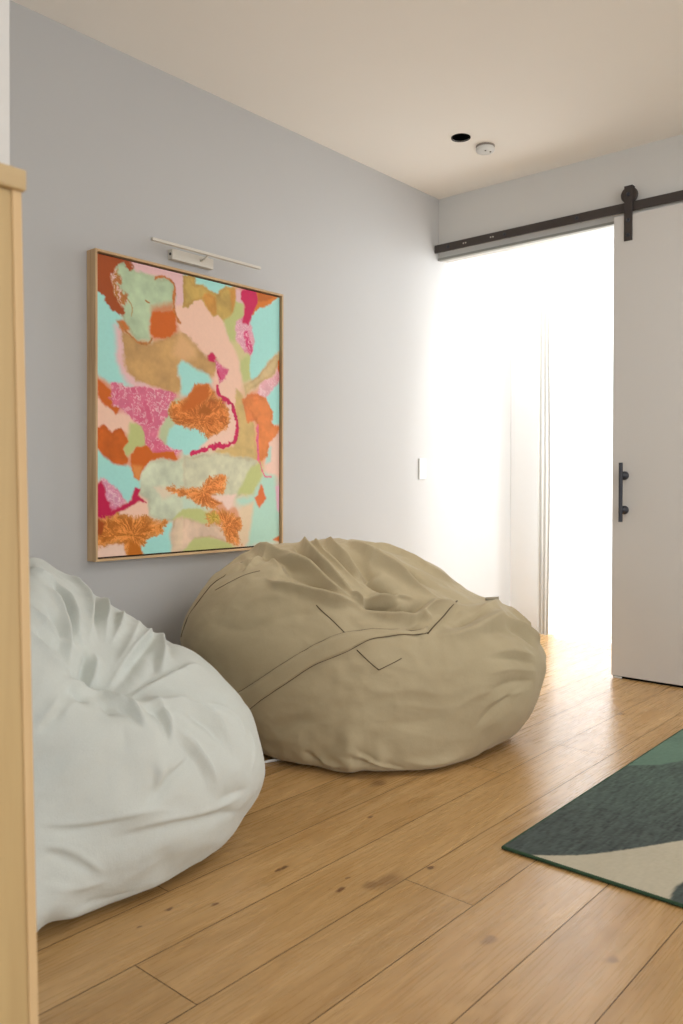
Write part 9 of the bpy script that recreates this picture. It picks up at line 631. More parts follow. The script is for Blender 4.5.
[422,1,-1,-1,0,0,1,3,4,3,2,1,0,0,0,1,2,3,3,2,1,0,-1,-2,-3,-4,-4,-4,-3,-3,-3,-4,-2,1,2,1,1,1,1,2,3,4,5,3,2,2,3,3,2,2,3,3,3,2,1,3,4,4,3,3,3,3,2,0,-3,-4,-3,-1],
[423,0,-1,-2,-1,0,0,1,3,4,3,2,1,1,1,1,1,1,2,2,2,2,1,0,-1,-2,-3,-4,-4,-3,-3,-4,-5,-4,-1,0,0,-1,0,0,0,1,2,4,3,1,1,1,0,0,1,2,2,2,2,2,3,4,3,2,2,2,2,2,0,-1,-1,0,1,1,1,1,1,1,1],
[424,0,-2,-2,-1,0,0,1,2,2,1,1,2,2,2,2,2,1,0,0,0,0,0,0,0,0,-1,-2,-3,-3,-2,-3,-5,-5,-3,-3,-3,-3,-1,-1,0,0,1,3,3,1,0,-1,-2,-2,-1,0,0,1,2,3,3,2,1,1,1,1,1,2,1,1,1,2,2,2,2,1,1,2,2],
[425,0,-3,-3,-1,0,1,2,2,0,0,1,2,3,3,3,3,2,-1,-2,-2,-2,-1,-1,0,0,-1,-1,-1,-2,-2,-3,-5,-5,-4,-5,-5,-3,-1,0,0,0,1,3,3,1,-1,-3,-4,-3,-3,-2,-1,1,2,2,1,0,0,1,1,1,2,3,3,3,3,3,3,3,2,1,1,2,2],
[426,0,-5,-3,0,2,3,3,1,0,-1,0,1,2,2,2,2,2,1,-2,-3,-4,-3,-3,-2,-1,-1,-1,-1,-1,-2,-3,-5,-5,-5,-5,-4,-2,0,0,1,1,2,3,3,0,-3,-5,-5,-5,-4,-3,-1,1,1,0,-1,-1,0,2,2,3,3,4,4,4,4,4,4,3,2,1,2,2,1],
[427,0,-5,-1,1,3,4,3,2,1,0,0,1,1,0,1,1,2,2,0,-1,-3,-3,-4,-4,-3,-2,-2,-1,-1,-1,-2,-2,-3,-4,-4,-2,0,1,1,2,2,3,4,3,0,-3,-5,-6,-6,-5,-4,-2,0,-1,-2,-2,-1,0,1,2,3,4,4,5,5,5,4,4,4,3,2,2,2,1],
[428,0,-2,0,1,2,3,3,3,2,1,1,0,-1,-1,-1,0,1,2,2,1,0,-1,-2,-3,-4,-4,-3,-2,-1,0,1,1,1,-1,-1,0,2,2,3,3,4,4,5,3,0,-4,-6,-6,-6,-5,-3,-2,-2,-3,-3,-3,-1,-1,0,1,2,3,3,3,3,4,4,4,4,3,3,2,2,1],
[429,0,1,1,1,1,2,3,3,3,3,2,1,-1,-3,-3,-3,-3,-1,0,1,1,1,-1,-2,-3,-4,-3,-2,0,1,2,1,1,1,2,3,4,3,3,4,5,5,5,3,-1,-3,-5,-5,-4,-3,-3,-3,-3,-4,-4,-3,-2,-2,-1,0,1,2,1,0,0,1,2,2,3,3,3,2,1,1],
[430,0,5,3,2,1,2,3,4,6,6,4,2,0,-2,-4,-5,-5,-4,-3,-1,1,2,1,0,-2,-3,-4,-3,-2,-1,-1,-1,-1,1,4,5,6,4,4,4,5,5,4,2,-1,-2,-3,-2,-2,-3,-4,-5,-4,-4,-4,-3,-2,-2,-1,-1,0,-1,-2,-3,-3,-2,-1,0,0,1,2,2,2,2],
[431,0,10,9,6,5,6,8,9,8,6,4,3,2,1,-1,-3,-4,-5,-4,-3,-1,1,3,2,1,0,-2,-3,-3,-3,-3,-3,-2,0,3,6,6,5,4,5,5,4,4,3,1,0,0,0,-1,-2,-4,-5,-5,-4,-4,-3,-3,-3,-3,-3,-4,-5,-6,-6,-6,-5,-4,-3,-2,-1,1,2,2,2],
[432,0,7,11,12,12,13,12,10,7,4,3,3,3,2,1,0,-1,-2,-1,-2,-2,0,2,3,2,2,1,0,-1,-2,-3,-3,-3,-1,1,5,7,6,5,5,5,4,4,3,2,2,2,1,0,-1,-3,-3,-4,-3,-4,-4,-5,-6,-6,-7,-7,-7,-7,-6,-7,-7,-6,-5,-4,-2,0,2,3,3],
[433,0,-14,-5,2,6,6,5,3,1,0,1,1,1,2,2,2,3,4,5,3,0,-1,0,0,0,1,1,1,1,0,-1,-2,-2,-2,-1,2,5,7,6,5,4,4,3,2,2,1,1,0,-1,-2,-3,-3,-4,-4,-4,-5,-6,-6,-7,-7,-6,-6,-6,-6,-7,-7,-7,-6,-4,-3,0,1,2,3],
[434,0,-26,-23,-18,-13,-10,-9,-8,-6,-5,-3,-2,0,2,3,7,9,9,7,5,3,1,-1,-2,-2,-1,-1,0,1,1,1,1,0,-2,-2,-1,2,5,5,4,3,1,0,-1,-1,-2,-2,-2,-3,-3,-3,-2,-2,-1,-1,-2,-3,-3,-3,-2,-3,-3,-4,-5,-6,-5,-5,-5,-4,-3,-1,1,2,3],
[435,0,-9,-16,-20,-23,-23,-22,-20,-17,-13,-10,-6,-2,3,7,12,12,8,5,3,3,2,0,-1,-1,-1,-1,0,1,1,2,2,1,1,0,-1,0,3,2,1,-1,-2,-3,-3,-3,-3,-3,-3,-3,-3,-3,-2,-1,1,1,1,1,1,1,1,0,-1,-2,-3,-3,-4,-4,-3,-3,-2,0,1,2,2],
[436,0,16,9,1,-7,-15,-20,-23,-22,-19,-14,-7,0,6,11,14,10,6,4,3,3,3,2,2,2,2,1,2,2,2,2,1,1,1,0,-1,0,0,-1,-3,-4,-5,-5,-4,-4,-3,-3,-3,-3,-3,-3,-3,-2,-1,0,0,1,2,3,2,2,1,0,0,-1,-2,-2,-1,-1,0,1,2,2,2],
[437,0,21,22,20,17,12,6,1,-2,-2,0,3,6,8,10,10,8,5,3,3,2,2,2,3,3,3,3,2,1,-1,-2,-3,-4,-3,-2,-3,-2,-1,-2,-3,-5,-6,-6,-5,-5,-4,-4,-5,-5,-4,-4,-4,-4,-3,-2,-1,0,1,2,2,2,2,2,1,1,0,0,0,1,1,1,2,2,2],
[438,0,11,15,18,20,21,20,18,16,13,11,8,6,4,3,4,4,3,1,0,0,0,1,1,2,2,2,0,-1,-3,-5,-7,-7,-7,-5,-4,-3,-2,-1,-1,-3,-5,-6,-6,-6,-6,-6,-6,-5,-5,-5,-5,-4,-3,-2,-1,0,1,2,3,3,2,2,2,2,1,1,1,0,1,1,2,2,2],
[439,0,2,4,6,8,10,11,11,9,7,5,2,0,-1,-2,-1,0,0,-1,-2,-2,-2,-1,0,0,-1,-2,-2,-3,-6,-8,-9,-9,-9,-6,-4,-3,-2,-1,2,2,0,-3,-4,-5,-6,-6,-6,-6,-6,-6,-5,-4,-3,-2,0,1,1,2,2,2,2,2,1,1,1,0,0,0,0,0,1,2,1],
[440,0,-3,-2,-2,-1,0,1,1,0,-1,-2,-2,-3,-3,-3,-3,-3,-2,-2,-2,-1,-1,-1,-2,-4,-5,-6,-5,-6,-9,-11,-11,-10,-8,-5,-2,-1,-1,0,4,5,4,2,-1,-2,-4,-5,-6,-6,-6,-5,-5,-4,-2,-1,0,1,1,1,2,2,2,1,0,0,0,-1,-1,-1,-1,0,1,1,1],
[441,0,-5,-5,-6,-5,-5,-4,-3,-3,-4,-4,-4,-4,-3,-1,-1,-3,-3,-1,0,0,-1,-2,-5,-7,-8,-8,-7,-7,-9,-9,-8,-7,-5,-3,-1,-1,-1,1,4,5,5,4,3,1,0,-2,-3,-4,-5,-4,-4,-3,-2,-1,-1,-1,-1,0,0,1,2,1,0,-1,-1,-1,-2,-2,-1,0,1,1,1],
[442,0,-5,-6,-7,-6,-5,-5,-4,-4,-5,-5,-4,-3,-1,0,0,-2,-2,-1,-1,-2,-3,-5,-7,-8,-8,-6,-5,-5,-5,-4,-4,-4,-3,-1,-1,-2,-2,1,4,5,5,4,4,3,2,1,0,-1,-2,-2,-2,-2,-3,-3,-3,-3,-3,-2,-1,0,1,1,0,-1,-1,-1,-2,-1,-1,0,1,1,1],
[443,0,-4,-5,-6,-5,-5,-5,-5,-5,-6,-5,-4,-2,-1,0,0,0,-2,-3,-4,-5,-6,-6,-6,-5,-4,-2,-1,0,-1,-2,-3,-4,-3,-1,-2,-2,-2,0,3,4,4,4,3,3,3,2,2,1,1,0,0,-2,-3,-5,-5,-5,-5,-4,-3,-1,0,1,1,0,0,0,0,0,0,1,1,1,1],
[444,0,-1,-3,-4,-4,-4,-4,-5,-5,-5,-4,-3,-2,-2,-2,-1,-1,-2,-4,-5,-5,-4,-3,-2,-1,0,0,1,0,-1,-3,-4,-4,-3,-1,-2,-2,-1,0,2,4,4,3,3,3,2,2,2,2,2,2,1,0,-2,-4,-5,-6,-6,-5,-4,-3,-2,-1,0,0,1,1,1,1,1,1,1,1,1],
[445,0,4,2,-1,-2,-3,-4,-5,-4,-3,-3,-4,-4,-4,-4,-2,-2,-3,-3,-2,-1,0,1,1,0,0,0,-1,-1,-3,-4,-4,-4,-2,-1,-1,-1,0,1,2,3,4,3,2,2,2,2,1,2,2,2,2,1,0,-2,-4,-5,-6,-6,-5,-4,-4,-4,-2,-1,1,1,1,1,1,1,1,1],
[446,0,8,7,4,1,-1,-2,-3,-2,-2,-2,-4,-5,-5,-5,-4,-2,-1,0,1,2,2,2,1,0,-1,-2,-3,-4,-5,-5,-4,-3,-1,0,-1,0,1,2,3,3,4,3,2,1,1,1,1,1,2,2,3,2,1,0,-2,-3,-4,-5,-4,-3,-4,-4,-3,-1,0,1,0,0,0,0,1,1],
[447,0,6,10,10,8,6,4,2,0,0,-1,-3,-4,-4,-4,-3,-1,1,2,3,3,2,1,0,-1,-2,-3,-4,-5,-5,-5,-3,-1,0,0,0,1,2,3,3,4,4,3,2,2,1,1,1,1,1,2,2,2,2,1,0,-1,-2,-3,-2,-1,-2,-4,-3,-1,0,0,0,-1,-1,0,0,1],
[448,0,-1,5,10,13,13,12,9,6,4,2,0,-1,0,-1,-1,1,2,2,2,3,2,1,0,-1,-3,-4,-5,-5,-5,-3,-1,1,2,2,2,2,3,4,4,4,4,3,2,2,1,1,1,2,2,2,2,2,1,1,1,0,0,-1,0,0,-2,-3,-3,-2,-1,-1,-1,-1,-1,-1],
[449,0,-9,-6,0,7,13,17,17,15,12,9,6,4,4,3,2,3,2,2,2,3,2,1,0,-2,-3,-3,-3,-3,-3,-1,1,3,4,4,4,4,5,5,5,5,4,4,3,2,2,2,2,3,3,2,1,1,0,0,0,0,0,0,0,0,-2,-4,-3,-3,-2,-1,-1,-2,-2,-1],
[450,0,-10,-13,-12,-5,3,9,15,17,18,17,15,13,11,10,8,7,6,5,5,4,3,2,1,0,-1,-1,0,-1,0,1,3,4,5,5,5,5,4,5,5,4,4,4,3,3,3,3,3,3,3,2,1,0,-1,-1,-1,-1,-1,-1,0,-1,-2,-3,-4,-3,-2,-2,-2,-2,-2,-1],
[451,0,-5,-12,-17,-16,-11,-4,3,10,14,17,19,19,19,19,17,16,14,13,11,9,8,7,6,5,4,4,3,3,3,4,4,5,5,5,4,4,3,3,3,3,3,4,3,3,3,4,4,4,4,3,2,1,0,-1,-1,-2,-2,-1,-1,-1,-1,-2,-3,-3,-3,-2,-2,-2,-2,-1],
[452,0,1,-5,-11,-17,-19,-16,-9,-2,4,8,12,14,16,17,18,18,18,18,18,17,16,15,15,14,13,12,10,8,6,6,6,5,5,4,3,2,2,2,2,2,2,3,3,3,4,4,4,5,5,4,3,1,0,0,0,-1,-1,-1,-1,-2,-1,-1,-1,-1,-1,-2,-2,-2,-2,-1,-1],
[453,0,8,4,-2,-8,-15,-19,-19,-14,-7,-1,2,4,6,8,9,10,11,13,14,15,16,17,18,19,19,18,16,14,12,10,8,6,5,4,3,2,2,2,1,2,2,3,4,4,3,3,3,4,4,4,3,2,2,1,1,1,1,0,-1,-1,-1,0,0,0,0,-1,-1,-2,-2,-1,-1],
[454,0,9,11,9,4,-2,-10,-18,-20,-17,-12,-7,-5,-2,-1,0,1,2,4,4,5,7,8,10,11,13,13,13,13,13,12,10,9,7,5,4,3,2,2,2,2,2,3,3,3,2,1,2,2,3,4,4,3,3,3,3,3,2,1,1,0,0,0,0,1,1,0,0,-1,-1,-1,-1,-1],
[455,0,5,12,16,16,11,3,-7,-15,-20,-20,-17,-13,-9,-6,-5,-4,-3,-2,-2,-1,0,1,2,3,4,4,5,6,6,7,7,7,7,7,6,5,4,3,2,1,1,1,1,1,0,0,0,1,2,3,3,3,4,4,4,4,3,2,2,2,1,0,0,0,1,0,0,0,-1,-1,-1],
[456,1,6,12,17,19,15,7,-2,-10,-16,-20,-20,-17,-12,-8,-6,-5,-4,-4,-5,-4,-3,-3,-2,-2,-1,0,0,1,1,1,2,3,4,5,4,4,3,1,-1,-1,-1,-1,-1,-1,-1,-1,-1,0,1,2,3,3,4,4,4,4,3,3,3,2,1],
[457,0,-3,1,5,11,16,19,18,12,4,-4,-12,-18,-21,-19,-15,-10,-7,-5,-6,-8,-9,-8,-8,-7,-6,-5,-4,-3,-2,-2,-2,-1,0,1,2,1,1,0,-1,-2,-2,-2,-2,-1,0,0,0,-1,-1,-1,0,1,2,3,4,4,5,4,4,3,3,2,1],
[458,0,-5,-4,0,4,8,12,17,18,16,10,3,-5,-13,-19,-20,-17,-12,-8,-8,-9,-11,-12,-13,-12,-11,-10,-8,-6,-5,-4,-4,-3,-1,0,-1,-3,-4,-3,-3,-2,-2,-2,-1,0,1,2,1,0,-1,-1,-1,0,1,2,2,3,4,5,4,3,3,2,2,1,1,0,1,1],
[459,0,-5,-8,-6,-2,0,4,8,14,18,18,15,9,1,-8,-16,-19,-18,-14,-10,-9,-9,-11,-13,-14,-15,-14,-14,-12,-11,-9,-8,-6,-4,-2,-3,-6,-7,-6,-5,-4,-3,-3,-2,-2,0,2,1,0,0,0,0,0,0,1,1,2,3,4,4,3,3,3,2,2,1,1,1,1],
[460,1,-7,-10,-8,-5,-2,1,5,10,14,18,18,14,6,-2,-9,-14,-16,-14,-12,-9,-8,-8,-9,-10,-11,-13,-14,-14,-14,-13,-12,-10,-8,-8,-8,-7,-6,-5,-5,-4,-4,-4,-3,-1,2,2,2,2,2,2,2,2,1,1,1,2,2,2,3,3,2,2,2,1,1,1,1],
[461,0,5,-1,-9,-12,-10,-6,-3,0,2,5,10,15,18,17,12,5,-2,-8,-12,-13,-11,-9,-7,-5,-5,-5,-6,-8,-10,-11,-12,-13,-12,-11,-10,-8,-5,-3,-3,-3,-3,-3,-3,-3,-1,2,3,3,3,3,3,3,3,3,3,2,2,2,1,1,2,2,1,2,2,1,1,1],
[462,0,6,6,-1,-8,-12,-10,-7,-4,-2,0,2,6,11,16,18,16,11,4,-2,-7,-9,-10,-9,-6,-4,-2,-2,-3,-4,-4,-5,-6,-7,-7,-6,-4,-2,-2,-2,-2,-2,-2,-2,-2,-1,2,3,3,3,2,2,3,3,4,4,3,3,2,1,0,0,1,1,1,1,1,1],
[463,0,3,7,7,0,-7,-11,-11,-8,-6,-4,-2,0,3,7,12,16,16,14,9,3,-1,-5,-7,-7,-6,-3,-1,-1,-1,-1,-1,-1,-2,-1,0,0,0,-1,-2,-2,-2,-2,-2,-2,-1,1,2,1,1,0,0,0,1,2,3,4,4,3,2,1,0,0,0,0,1,1,1,1],
[464,0,-1,3,7,7,3,-3,-9,-11,-10,-7,-5,-3,-1,1,3,7,10,13,13,11,7,4,0,-3,-5,-4,-3,-1,0,0,1,2,2,2,3,2,1,-1,-2,-2,-3,-3,-3,-3,-2,-1,-1,-2,-3,-3,-3,-2,-2,0,1,3,4,3,2,1,1,0,0,0,0,0,1,1],
[465,0,-2,-1,2,6,8,6,0,-7,-10,-11,-9,-7,-5,-3,-1,0,2,4,7,9,10,10,7,3,0,-1,-1,-1,0,0,1,1,2,3,3,3,1,0,-1,-2,-3,-4,-4,-4,-4,-4,-5,-6,-6,-6,-6,-5,-5,-3,-1,1,2,3,3,2,2,1],
[466,0,-1,-2,-1,1,6,9,9,4,-3,-9,-11,-10,-8,-6,-4,-3,-2,-1,0,3,5,8,9,9,7,5,3,1,1,1,0,0,0,0,1,1,2,1,0,-1,-2,-4,-4,-5,-6,-6,-7,-8,-8,-8,-8,-8,-8,-6,-5,-3,-1,1,2,3,2,1,1],
[467,0,1,-1,-2,-1,2,6,10,11,7,0,-6,-10,-10,-9,-7,-5,-3,-2,-1,0,1,3,5,7,8,8,6,4,2,2,1,0,-1,-2,-2,-1,0,0,0,-1,-3,-4,-5,-6,-7,-6,-7,-7,-8,-8,-9,-9,-9,-9,-8,-6,-4,-2,0,2,2,2,1,0,0,-1,-1],
[468,0,3,0,-1,-1,0,3,6,8,9,8,4,-2,-7,-10,-10,-7,-4,-2,-1,-1,0,1,2,5,6,5,4,4,3,2,1,1,0,-1,-2,-2,-2,-2,-1,-1,-3,-4,-4,-5,-5,-5,-5,-5,-5,-7,-8,-9,-9,-10,-9,-8,-7,-5,-3,-1,1,2,2,1,-1,-1,-1],
[469,0,4,1,-1,-1,1,3,3,2,3,5,6,5,1,-4,-7,-8,-7,-5,-2,-1,0,1,2,4,3,2,2,1,0,0,0,1,2,1,0,-1,-2,-2,-2,-1,-2,-2,-3,-3,-3,-3,-3,-2,-3,-4,-5,-7,-8,-8,-8,-8,-7,-6,-5,-3,0,1,2,1],
[470,0,4,2,1,1,3,3,1,-1,-2,0,1,3,4,3,0,-4,-6,-6,-5,-3,0,1,2,3,2,1,0,-1,-2,-2,-1,1,2,3,2,1,1,0,-1,0,0,0,-1,-1,-1,-1,-1,-1,-1,-2,-2,-3,-4,-4,-5,-5,-5,-4,-4,-3,-2,0,1,1],
[471,0,4,4,4,5,5,2,-1,-3,-3,-3,-2,-1,0,1,2,1,-1,-3,-4,-4,-2,0,2,2,1,0,-1,-1,-2,-3,-2,-1,1,3,3,3,3,2,2,2,2,1,1,0,0,0,0,0,0,0,0,0,0,0,-2,-3,-4,-3,-3,-2,-2,-1],
[472,0,2,4,6,8,6,3,0,-2,-3,-4,-4,-3,-3,-2,-1,0,0,0,-1,-2,-2,-1,0,1,1,0,-1,-2,-2,-3,-3,-2,0,2,3,3,3,2,2,2,2,2,2,1,1,1,1,1,1,2,2,2,2,2,1,-1,-2,-3,-2,-1,-1,-1,-1,-1,-1,-1,-1,-1]]

# ------------------------------------------------------------------ helpers
def lin(c):
    return tuple(((v/255)/12.92 if v/255<=.04045 else ((v/255+.055)/1.055)**2.4) for v in c)
class NT:
    def __init__(s,name):
        s.m=bpy.data.materials.new(name); s.m.use_nodes=True; s.t=s.m.node_tree; s.n=s.t.nodes
        s.b=s.n['Principled BSDF']
    def node(s,t,**k):
        n=s.n.new(t)
        for a,v in k.items():
            if a.startswith('i_'):
                n.inputs[a[2:].replace('_',' ')].default_value=v
            else: setattr(n,a,v)
        return n
    def l(s,a,b): s.t.links.new(a,b)
def simple(name,c,rough=.5,metal=0,spec=.5,noise=0,nscale=20,bump=0,bscale=200):
    N=NT(name); N.b.inputs['Base Color'].default_value=(*lin(c),1); N.b.inputs['Roughness'].default_value=rough
    N.b.inputs['Metallic'].default_value=metal; N.b.inputs['Specular IOR Level'].default_value=spec
    tc=N.node('ShaderNodeTexCoord')
    nz=N.node('ShaderNodeTexNoise',i_Scale=nscale,i_Detail=4.0); N.l(tc.outputs['Object'],nz.inputs['Vector'])
    mp=N.node('ShaderNodeMapRange'); mp.inputs['To Min'].default_value=1-noise; mp.inputs['To Max'].default_value=1+noise
    N.l(nz.outputs['Fac'],mp.inputs['Value'])
    mx=N.node('ShaderNodeMix',data_type='RGBA',blend_type='MULTIPLY'); mx.inputs['Factor'].default_value=1
    mx.inputs[6].default_value=(*lin(c),1); N.l(mp.outputs[0],mx.inputs[7]); N.l(mx.outputs[2],N.b.inputs['Base Color'])
    if bump:
        n2=N.node('ShaderNodeTexNoise',i_Scale=bscale,i_Detail=3.0); N.l(tc.outputs['Object'],n2.inputs['Vector'])
        bp=N.node('ShaderNodeBump',i_Strength=bump,i_Distance=.002); N.l(n2.outputs['Fac'],bp.inputs['Height']); N.l(bp.outputs[0],N.b.inputs['Normal'])
    return N.m
def link(name,me,mat=None,parent=None,smooth=False):
    o=bpy.data.objects.new(name,me); COL.objects.link(o)
    if mat: me.materials.append(mat)
    if parent: o.parent=parent
    if smooth:
        for p in me.polygons: p.use_smooth=True
    return o
def tag(o,label,cat,kind=None,group=None):
    o['label']=label; o['category']=cat
    if kind: o['kind']=kind
    if group: o['group']=group
    return o
def empty(name,loc,label,cat,kind=None):
    o=bpy.data.objects.new(name,None); COL.objects.link(o); o.location=loc; o.empty_display_size=.05
    return tag(o,label,cat,kind)
def bm_obj(name,bm,mat,parent=None,smooth=False,org=None):
    """link a bmesh given in room coordinates; the origin goes to org (or to the parent's place)"""
    me=bpy.data.meshes.new(name)
    if parent is not None:
        org=Vector(); q=parent
        while q is not None: org+=Vector(q.location); q=q.parent
    elif org is None: org=Vector((0,0,0))
    bmesh.ops.translate(bm,verts=bm.verts,vec=-Vector(org))
    bmesh.ops.recalc_face_normals(bm,faces=bm.faces)
    bm.to_mesh(me); bm.free()
    o=link(name,me,mat,parent,smooth)
    if parent is None: o.location=org
    return o
def box(bm,x0,x1,y0,y1,z0,z1,bev=0,seg=2):
    vs=[bm.verts.new((x,y,z)) for x in (x0,x1) for y in (y0,y1) for z in (z0,z1)]
    idx=[(0,1,3,2),(4,6,7,5),(0,4,5,1),(2,3,7,6),(0,2,6,4),(1,5,7,3)]
    fs=[bm.faces.new([vs[i] for i in f]) for f in idx]
    if bev:
        es=list({e for f in fs for e in f.edges})
        bmesh.ops.bevel(bm,geom=es,offset=bev,segments=seg,profile=.5,affect='EDGES')
def lathe(bm,c,axis,prof,n=32):
    """prof: list of (r,h) along axis from c"""
    ax=Vector(axis).normalized(); a=ax.orthogonal().normalized(); b=ax.cross(a)
    rings=[]
    for r,h in prof:
        p=Vector(c)+ax*h
        if r<1e-6: rings.append([bm.verts.new(p)])
        else: rings.append([bm.verts.new(p+(a*math.cos(2*math.pi*k/n)+b*math.sin(2*math.pi*k/n))*r) for k in range(n)])
    for A,B in zip(rings,rings[1:]):
        for k in range(n):
            q=[A[k%len(A)],A[(k+1)%len(A)],B[(k+1)%len(B)],B[k%len(B)]]
            q=[v for i,v in enumerate(q) if v not in q[:i]]
            if len(q)>2: bm.faces.new(q)
    for R_ in (rings[0],rings[-1]):
        if len(R_)>2:
            try: bm.faces.new(R_)
            except ValueError: pass
def cyl(bm,p,q,r,n=20):
    p=Vector(p);q=Vector(q); lathe(bm,p,q-p,[(r,0),(r,(q-p).length)],n)
def tube(bm,pts,r,n=8,nrm=None):
    pts=[Vector(p) for p in pts]; prev=None; rings=[]
    for i,p in enumerate(pts):
        t=(pts[min(i+1,len(pts)-1)]-pts[max(i-1,0)]).normalized()
        a=(prev-t*prev.dot(t)).normalized() if prev is not None else t.orthogonal().normalized()
        prev=a; b=t.cross(a)
        rings.append([bm.verts.new(p+(a*math.cos(2*math.pi*k/n)+b*math.sin(2*math.pi*k/n))*r) for k in range(n)])
    for A,B in zip(rings,rings[1:]):
        for k in range(n): bm.faces.new((A[k],A[(k+1)%n],B[(k+1)%n],B[k]))
    bm.faces.new(rings[0]); bm.faces.new(rings[-1])
# --- numpy value noise
_P=rng.random((256,256))
def vn2(x,y):
    xi=np.floor(x).astype(int);yi=np.floor(y).astype(int);fx=x-xi;fy=y-yi
    fx=fx*fx*fx*(fx*(fx*6-15)+10);fy=fy*fy*fy*(fy*(fy*6-15)+10)
    g=lambda a,b:_P[a&255,b&255]
    return (g(xi,yi)*(1-fx)+g(xi+1,yi)*fx)*(1-fy)+(g(xi,yi+1)*(1-fx)+g(xi+1,yi+1)*fx)*fy
def fb2(x,y,o=4):
    s=0;a=1;t=0
    for k in range(o): s=s+a*(vn2(x*2**k+17.3*k,y*2**k+5.1*k)-.5)*2; t+=a; a*=.5
    return s/t
_P3=rng.random((64,64,64))
def vn3(p):
    i=np.floor(p).astype(int); f=p-i; f=f*f*(3-2*f); s=0
    for dx in (0,1):
        for dy in (0,1):
            for dz in (0,1):
                w=(f[:,0] if dx else 1-f[:,0])*(f[:,1] if dy else 1-f[:,1])*(f[:,2] if dz else 1-f[:,2])
                s=s+w*_P3[(i[:,0]+dx)&63,(i[:,1]+dy)&63,(i[:,2]+dz)&63]
    return s
def grid_mesh(name,V,nu,nv,colors=None,closed=False):
    """V (nu*nv,3) row-major: quads over a grid, optional per-vertex colour attribute 'Col'"""
    i=np.arange(nu*nv).reshape(nu,nv)
    F=np.stack([i[:-1,:-1],i[1:,:-1],i[1:,1:],i[:-1,1:]],-1).reshape(-1,4)
    return np_mesh(name,V,F,colors)
def np_mesh(name,V,F,colors=None):
    me=bpy.data.meshes.new(name); me.vertices.add(len(V)); me.vertices.foreach_set('co',np.ascontiguousarray(V,dtype=np.float32).ravel())
    k=F.shape[1]; me.loops.add(F.size); me.loops.foreach_set('vertex_index',F.astype(np.int32).ravel())
    me.polygons.add(len(F)); me.polygons.foreach_set('loop_start',np.arange(0,F.size,k,dtype=np.int32)); 
    me.update(calc_edges=True); me.validate()
    if colors is not None:
        a=me.color_attributes.new('Col','FLOAT_COLOR','POINT'); c=np.ones((len(V),4),np.float32); c[:,:3]=colors; a.data.foreach_set('color',c.ravel())
    return me
def LIN(c):
    c=np.asarray(c)/255.; return np.where(c<=.04045,c/12.92,((c+.055)/1.055)**2.4)
# ------------------------------------------------------------------ room constants
D,H,RX,YB=4.372,2.832,5.4,-3.6     # barn door wall, ceiling, right wall, rear wall
HY=5.30                            # glazing of the space beyond the opening
# ------------------------------------------------------------------ materials
def wall_mat(name,c):
    return simple(name,c,rough=.85,spec=.25,noise=.012,nscale=3,bump=.05,bscale=350)
M_wall=wall_mat('wall_paint',(209,207,202)); M_ceil=wall_mat('ceiling_paint',(244,238,229))
M_door=simple('door_paint',(208,204,198),rough=.5,spec=.35,noise=.01,nscale=4)
M_black=simple('black_metal',(62,55,51),rough=.5,spec=.4,noise=.08,nscale=60)
M_handle=simple('handle_metal',(44,46,54),rough=.4,spec=.45,noise=.05,nscale=60)
M_white=simple('white_plastic',(220,219,214),rough=.4,noise=.01)
M_bronze=simple('picture_light_metal',(214,208,196),rough=.35,spec=.5,metal=.0,noise=.02)
M_dark=simple('dark_void',(8,8,8),rough=.9,spec=.1)
def wood_mat(name,c1,c2,axis='z',sc=1.0,rough=.5):
    N=NT(name); tc=N.node('ShaderNodeTexCoord'); mp=N.node('ShaderNodeMapping'); N.l(tc.outputs['Object'],mp.inputs['Vector'])
    s={'x':(1.5,28,28),'y':(28,1.5,28),'z':(28,28,1.5)}[axis]; mp.inputs['Scale'].default_value=tuple(v*sc for v in s)
    nz=N.node('ShaderNodeTexNoise',i_Scale=1.0,i_Detail=6.0,i_Distortion=.6); N.l(mp.outputs[0],nz.inputs['Vector'])
    cr=N.node('ShaderNodeValToRGB'); cr.color_ramp.elements[0].position=.3; cr.color_ramp.elements[1].position=.7
    cr.color_ramp.elements[0].color=(*lin(c1),1); cr.color_ramp.elements[1].color=(*lin(c2),1)
    N.l(nz.outputs['Fac'],cr.inputs['Fac']); N.l(cr.outputs[0],N.b.inputs['Base Color']); N.b.inputs['Roughness'].default_value=rough
    N.b.inputs['Specular IOR Level'].default_value=.35
    return N.m
M_frame=wood_mat('oak_frame',(186,150,108),(214,182,140),'z',2)
M_frameh=wood_mat('oak_frame_rail',(186,150,108),(214,182,140),'y',2)
M_oak=wood_mat('oak_cabinet',(172,144,98),(190,164,116),'z',.8)
M_oakl=wood_mat('oak_edge',(196,164,118),(210,182,138),'z',.8)
M_oakh=wood_mat('oak_cabinet_top',(176,150,108),(194,170,128),'y',.8)
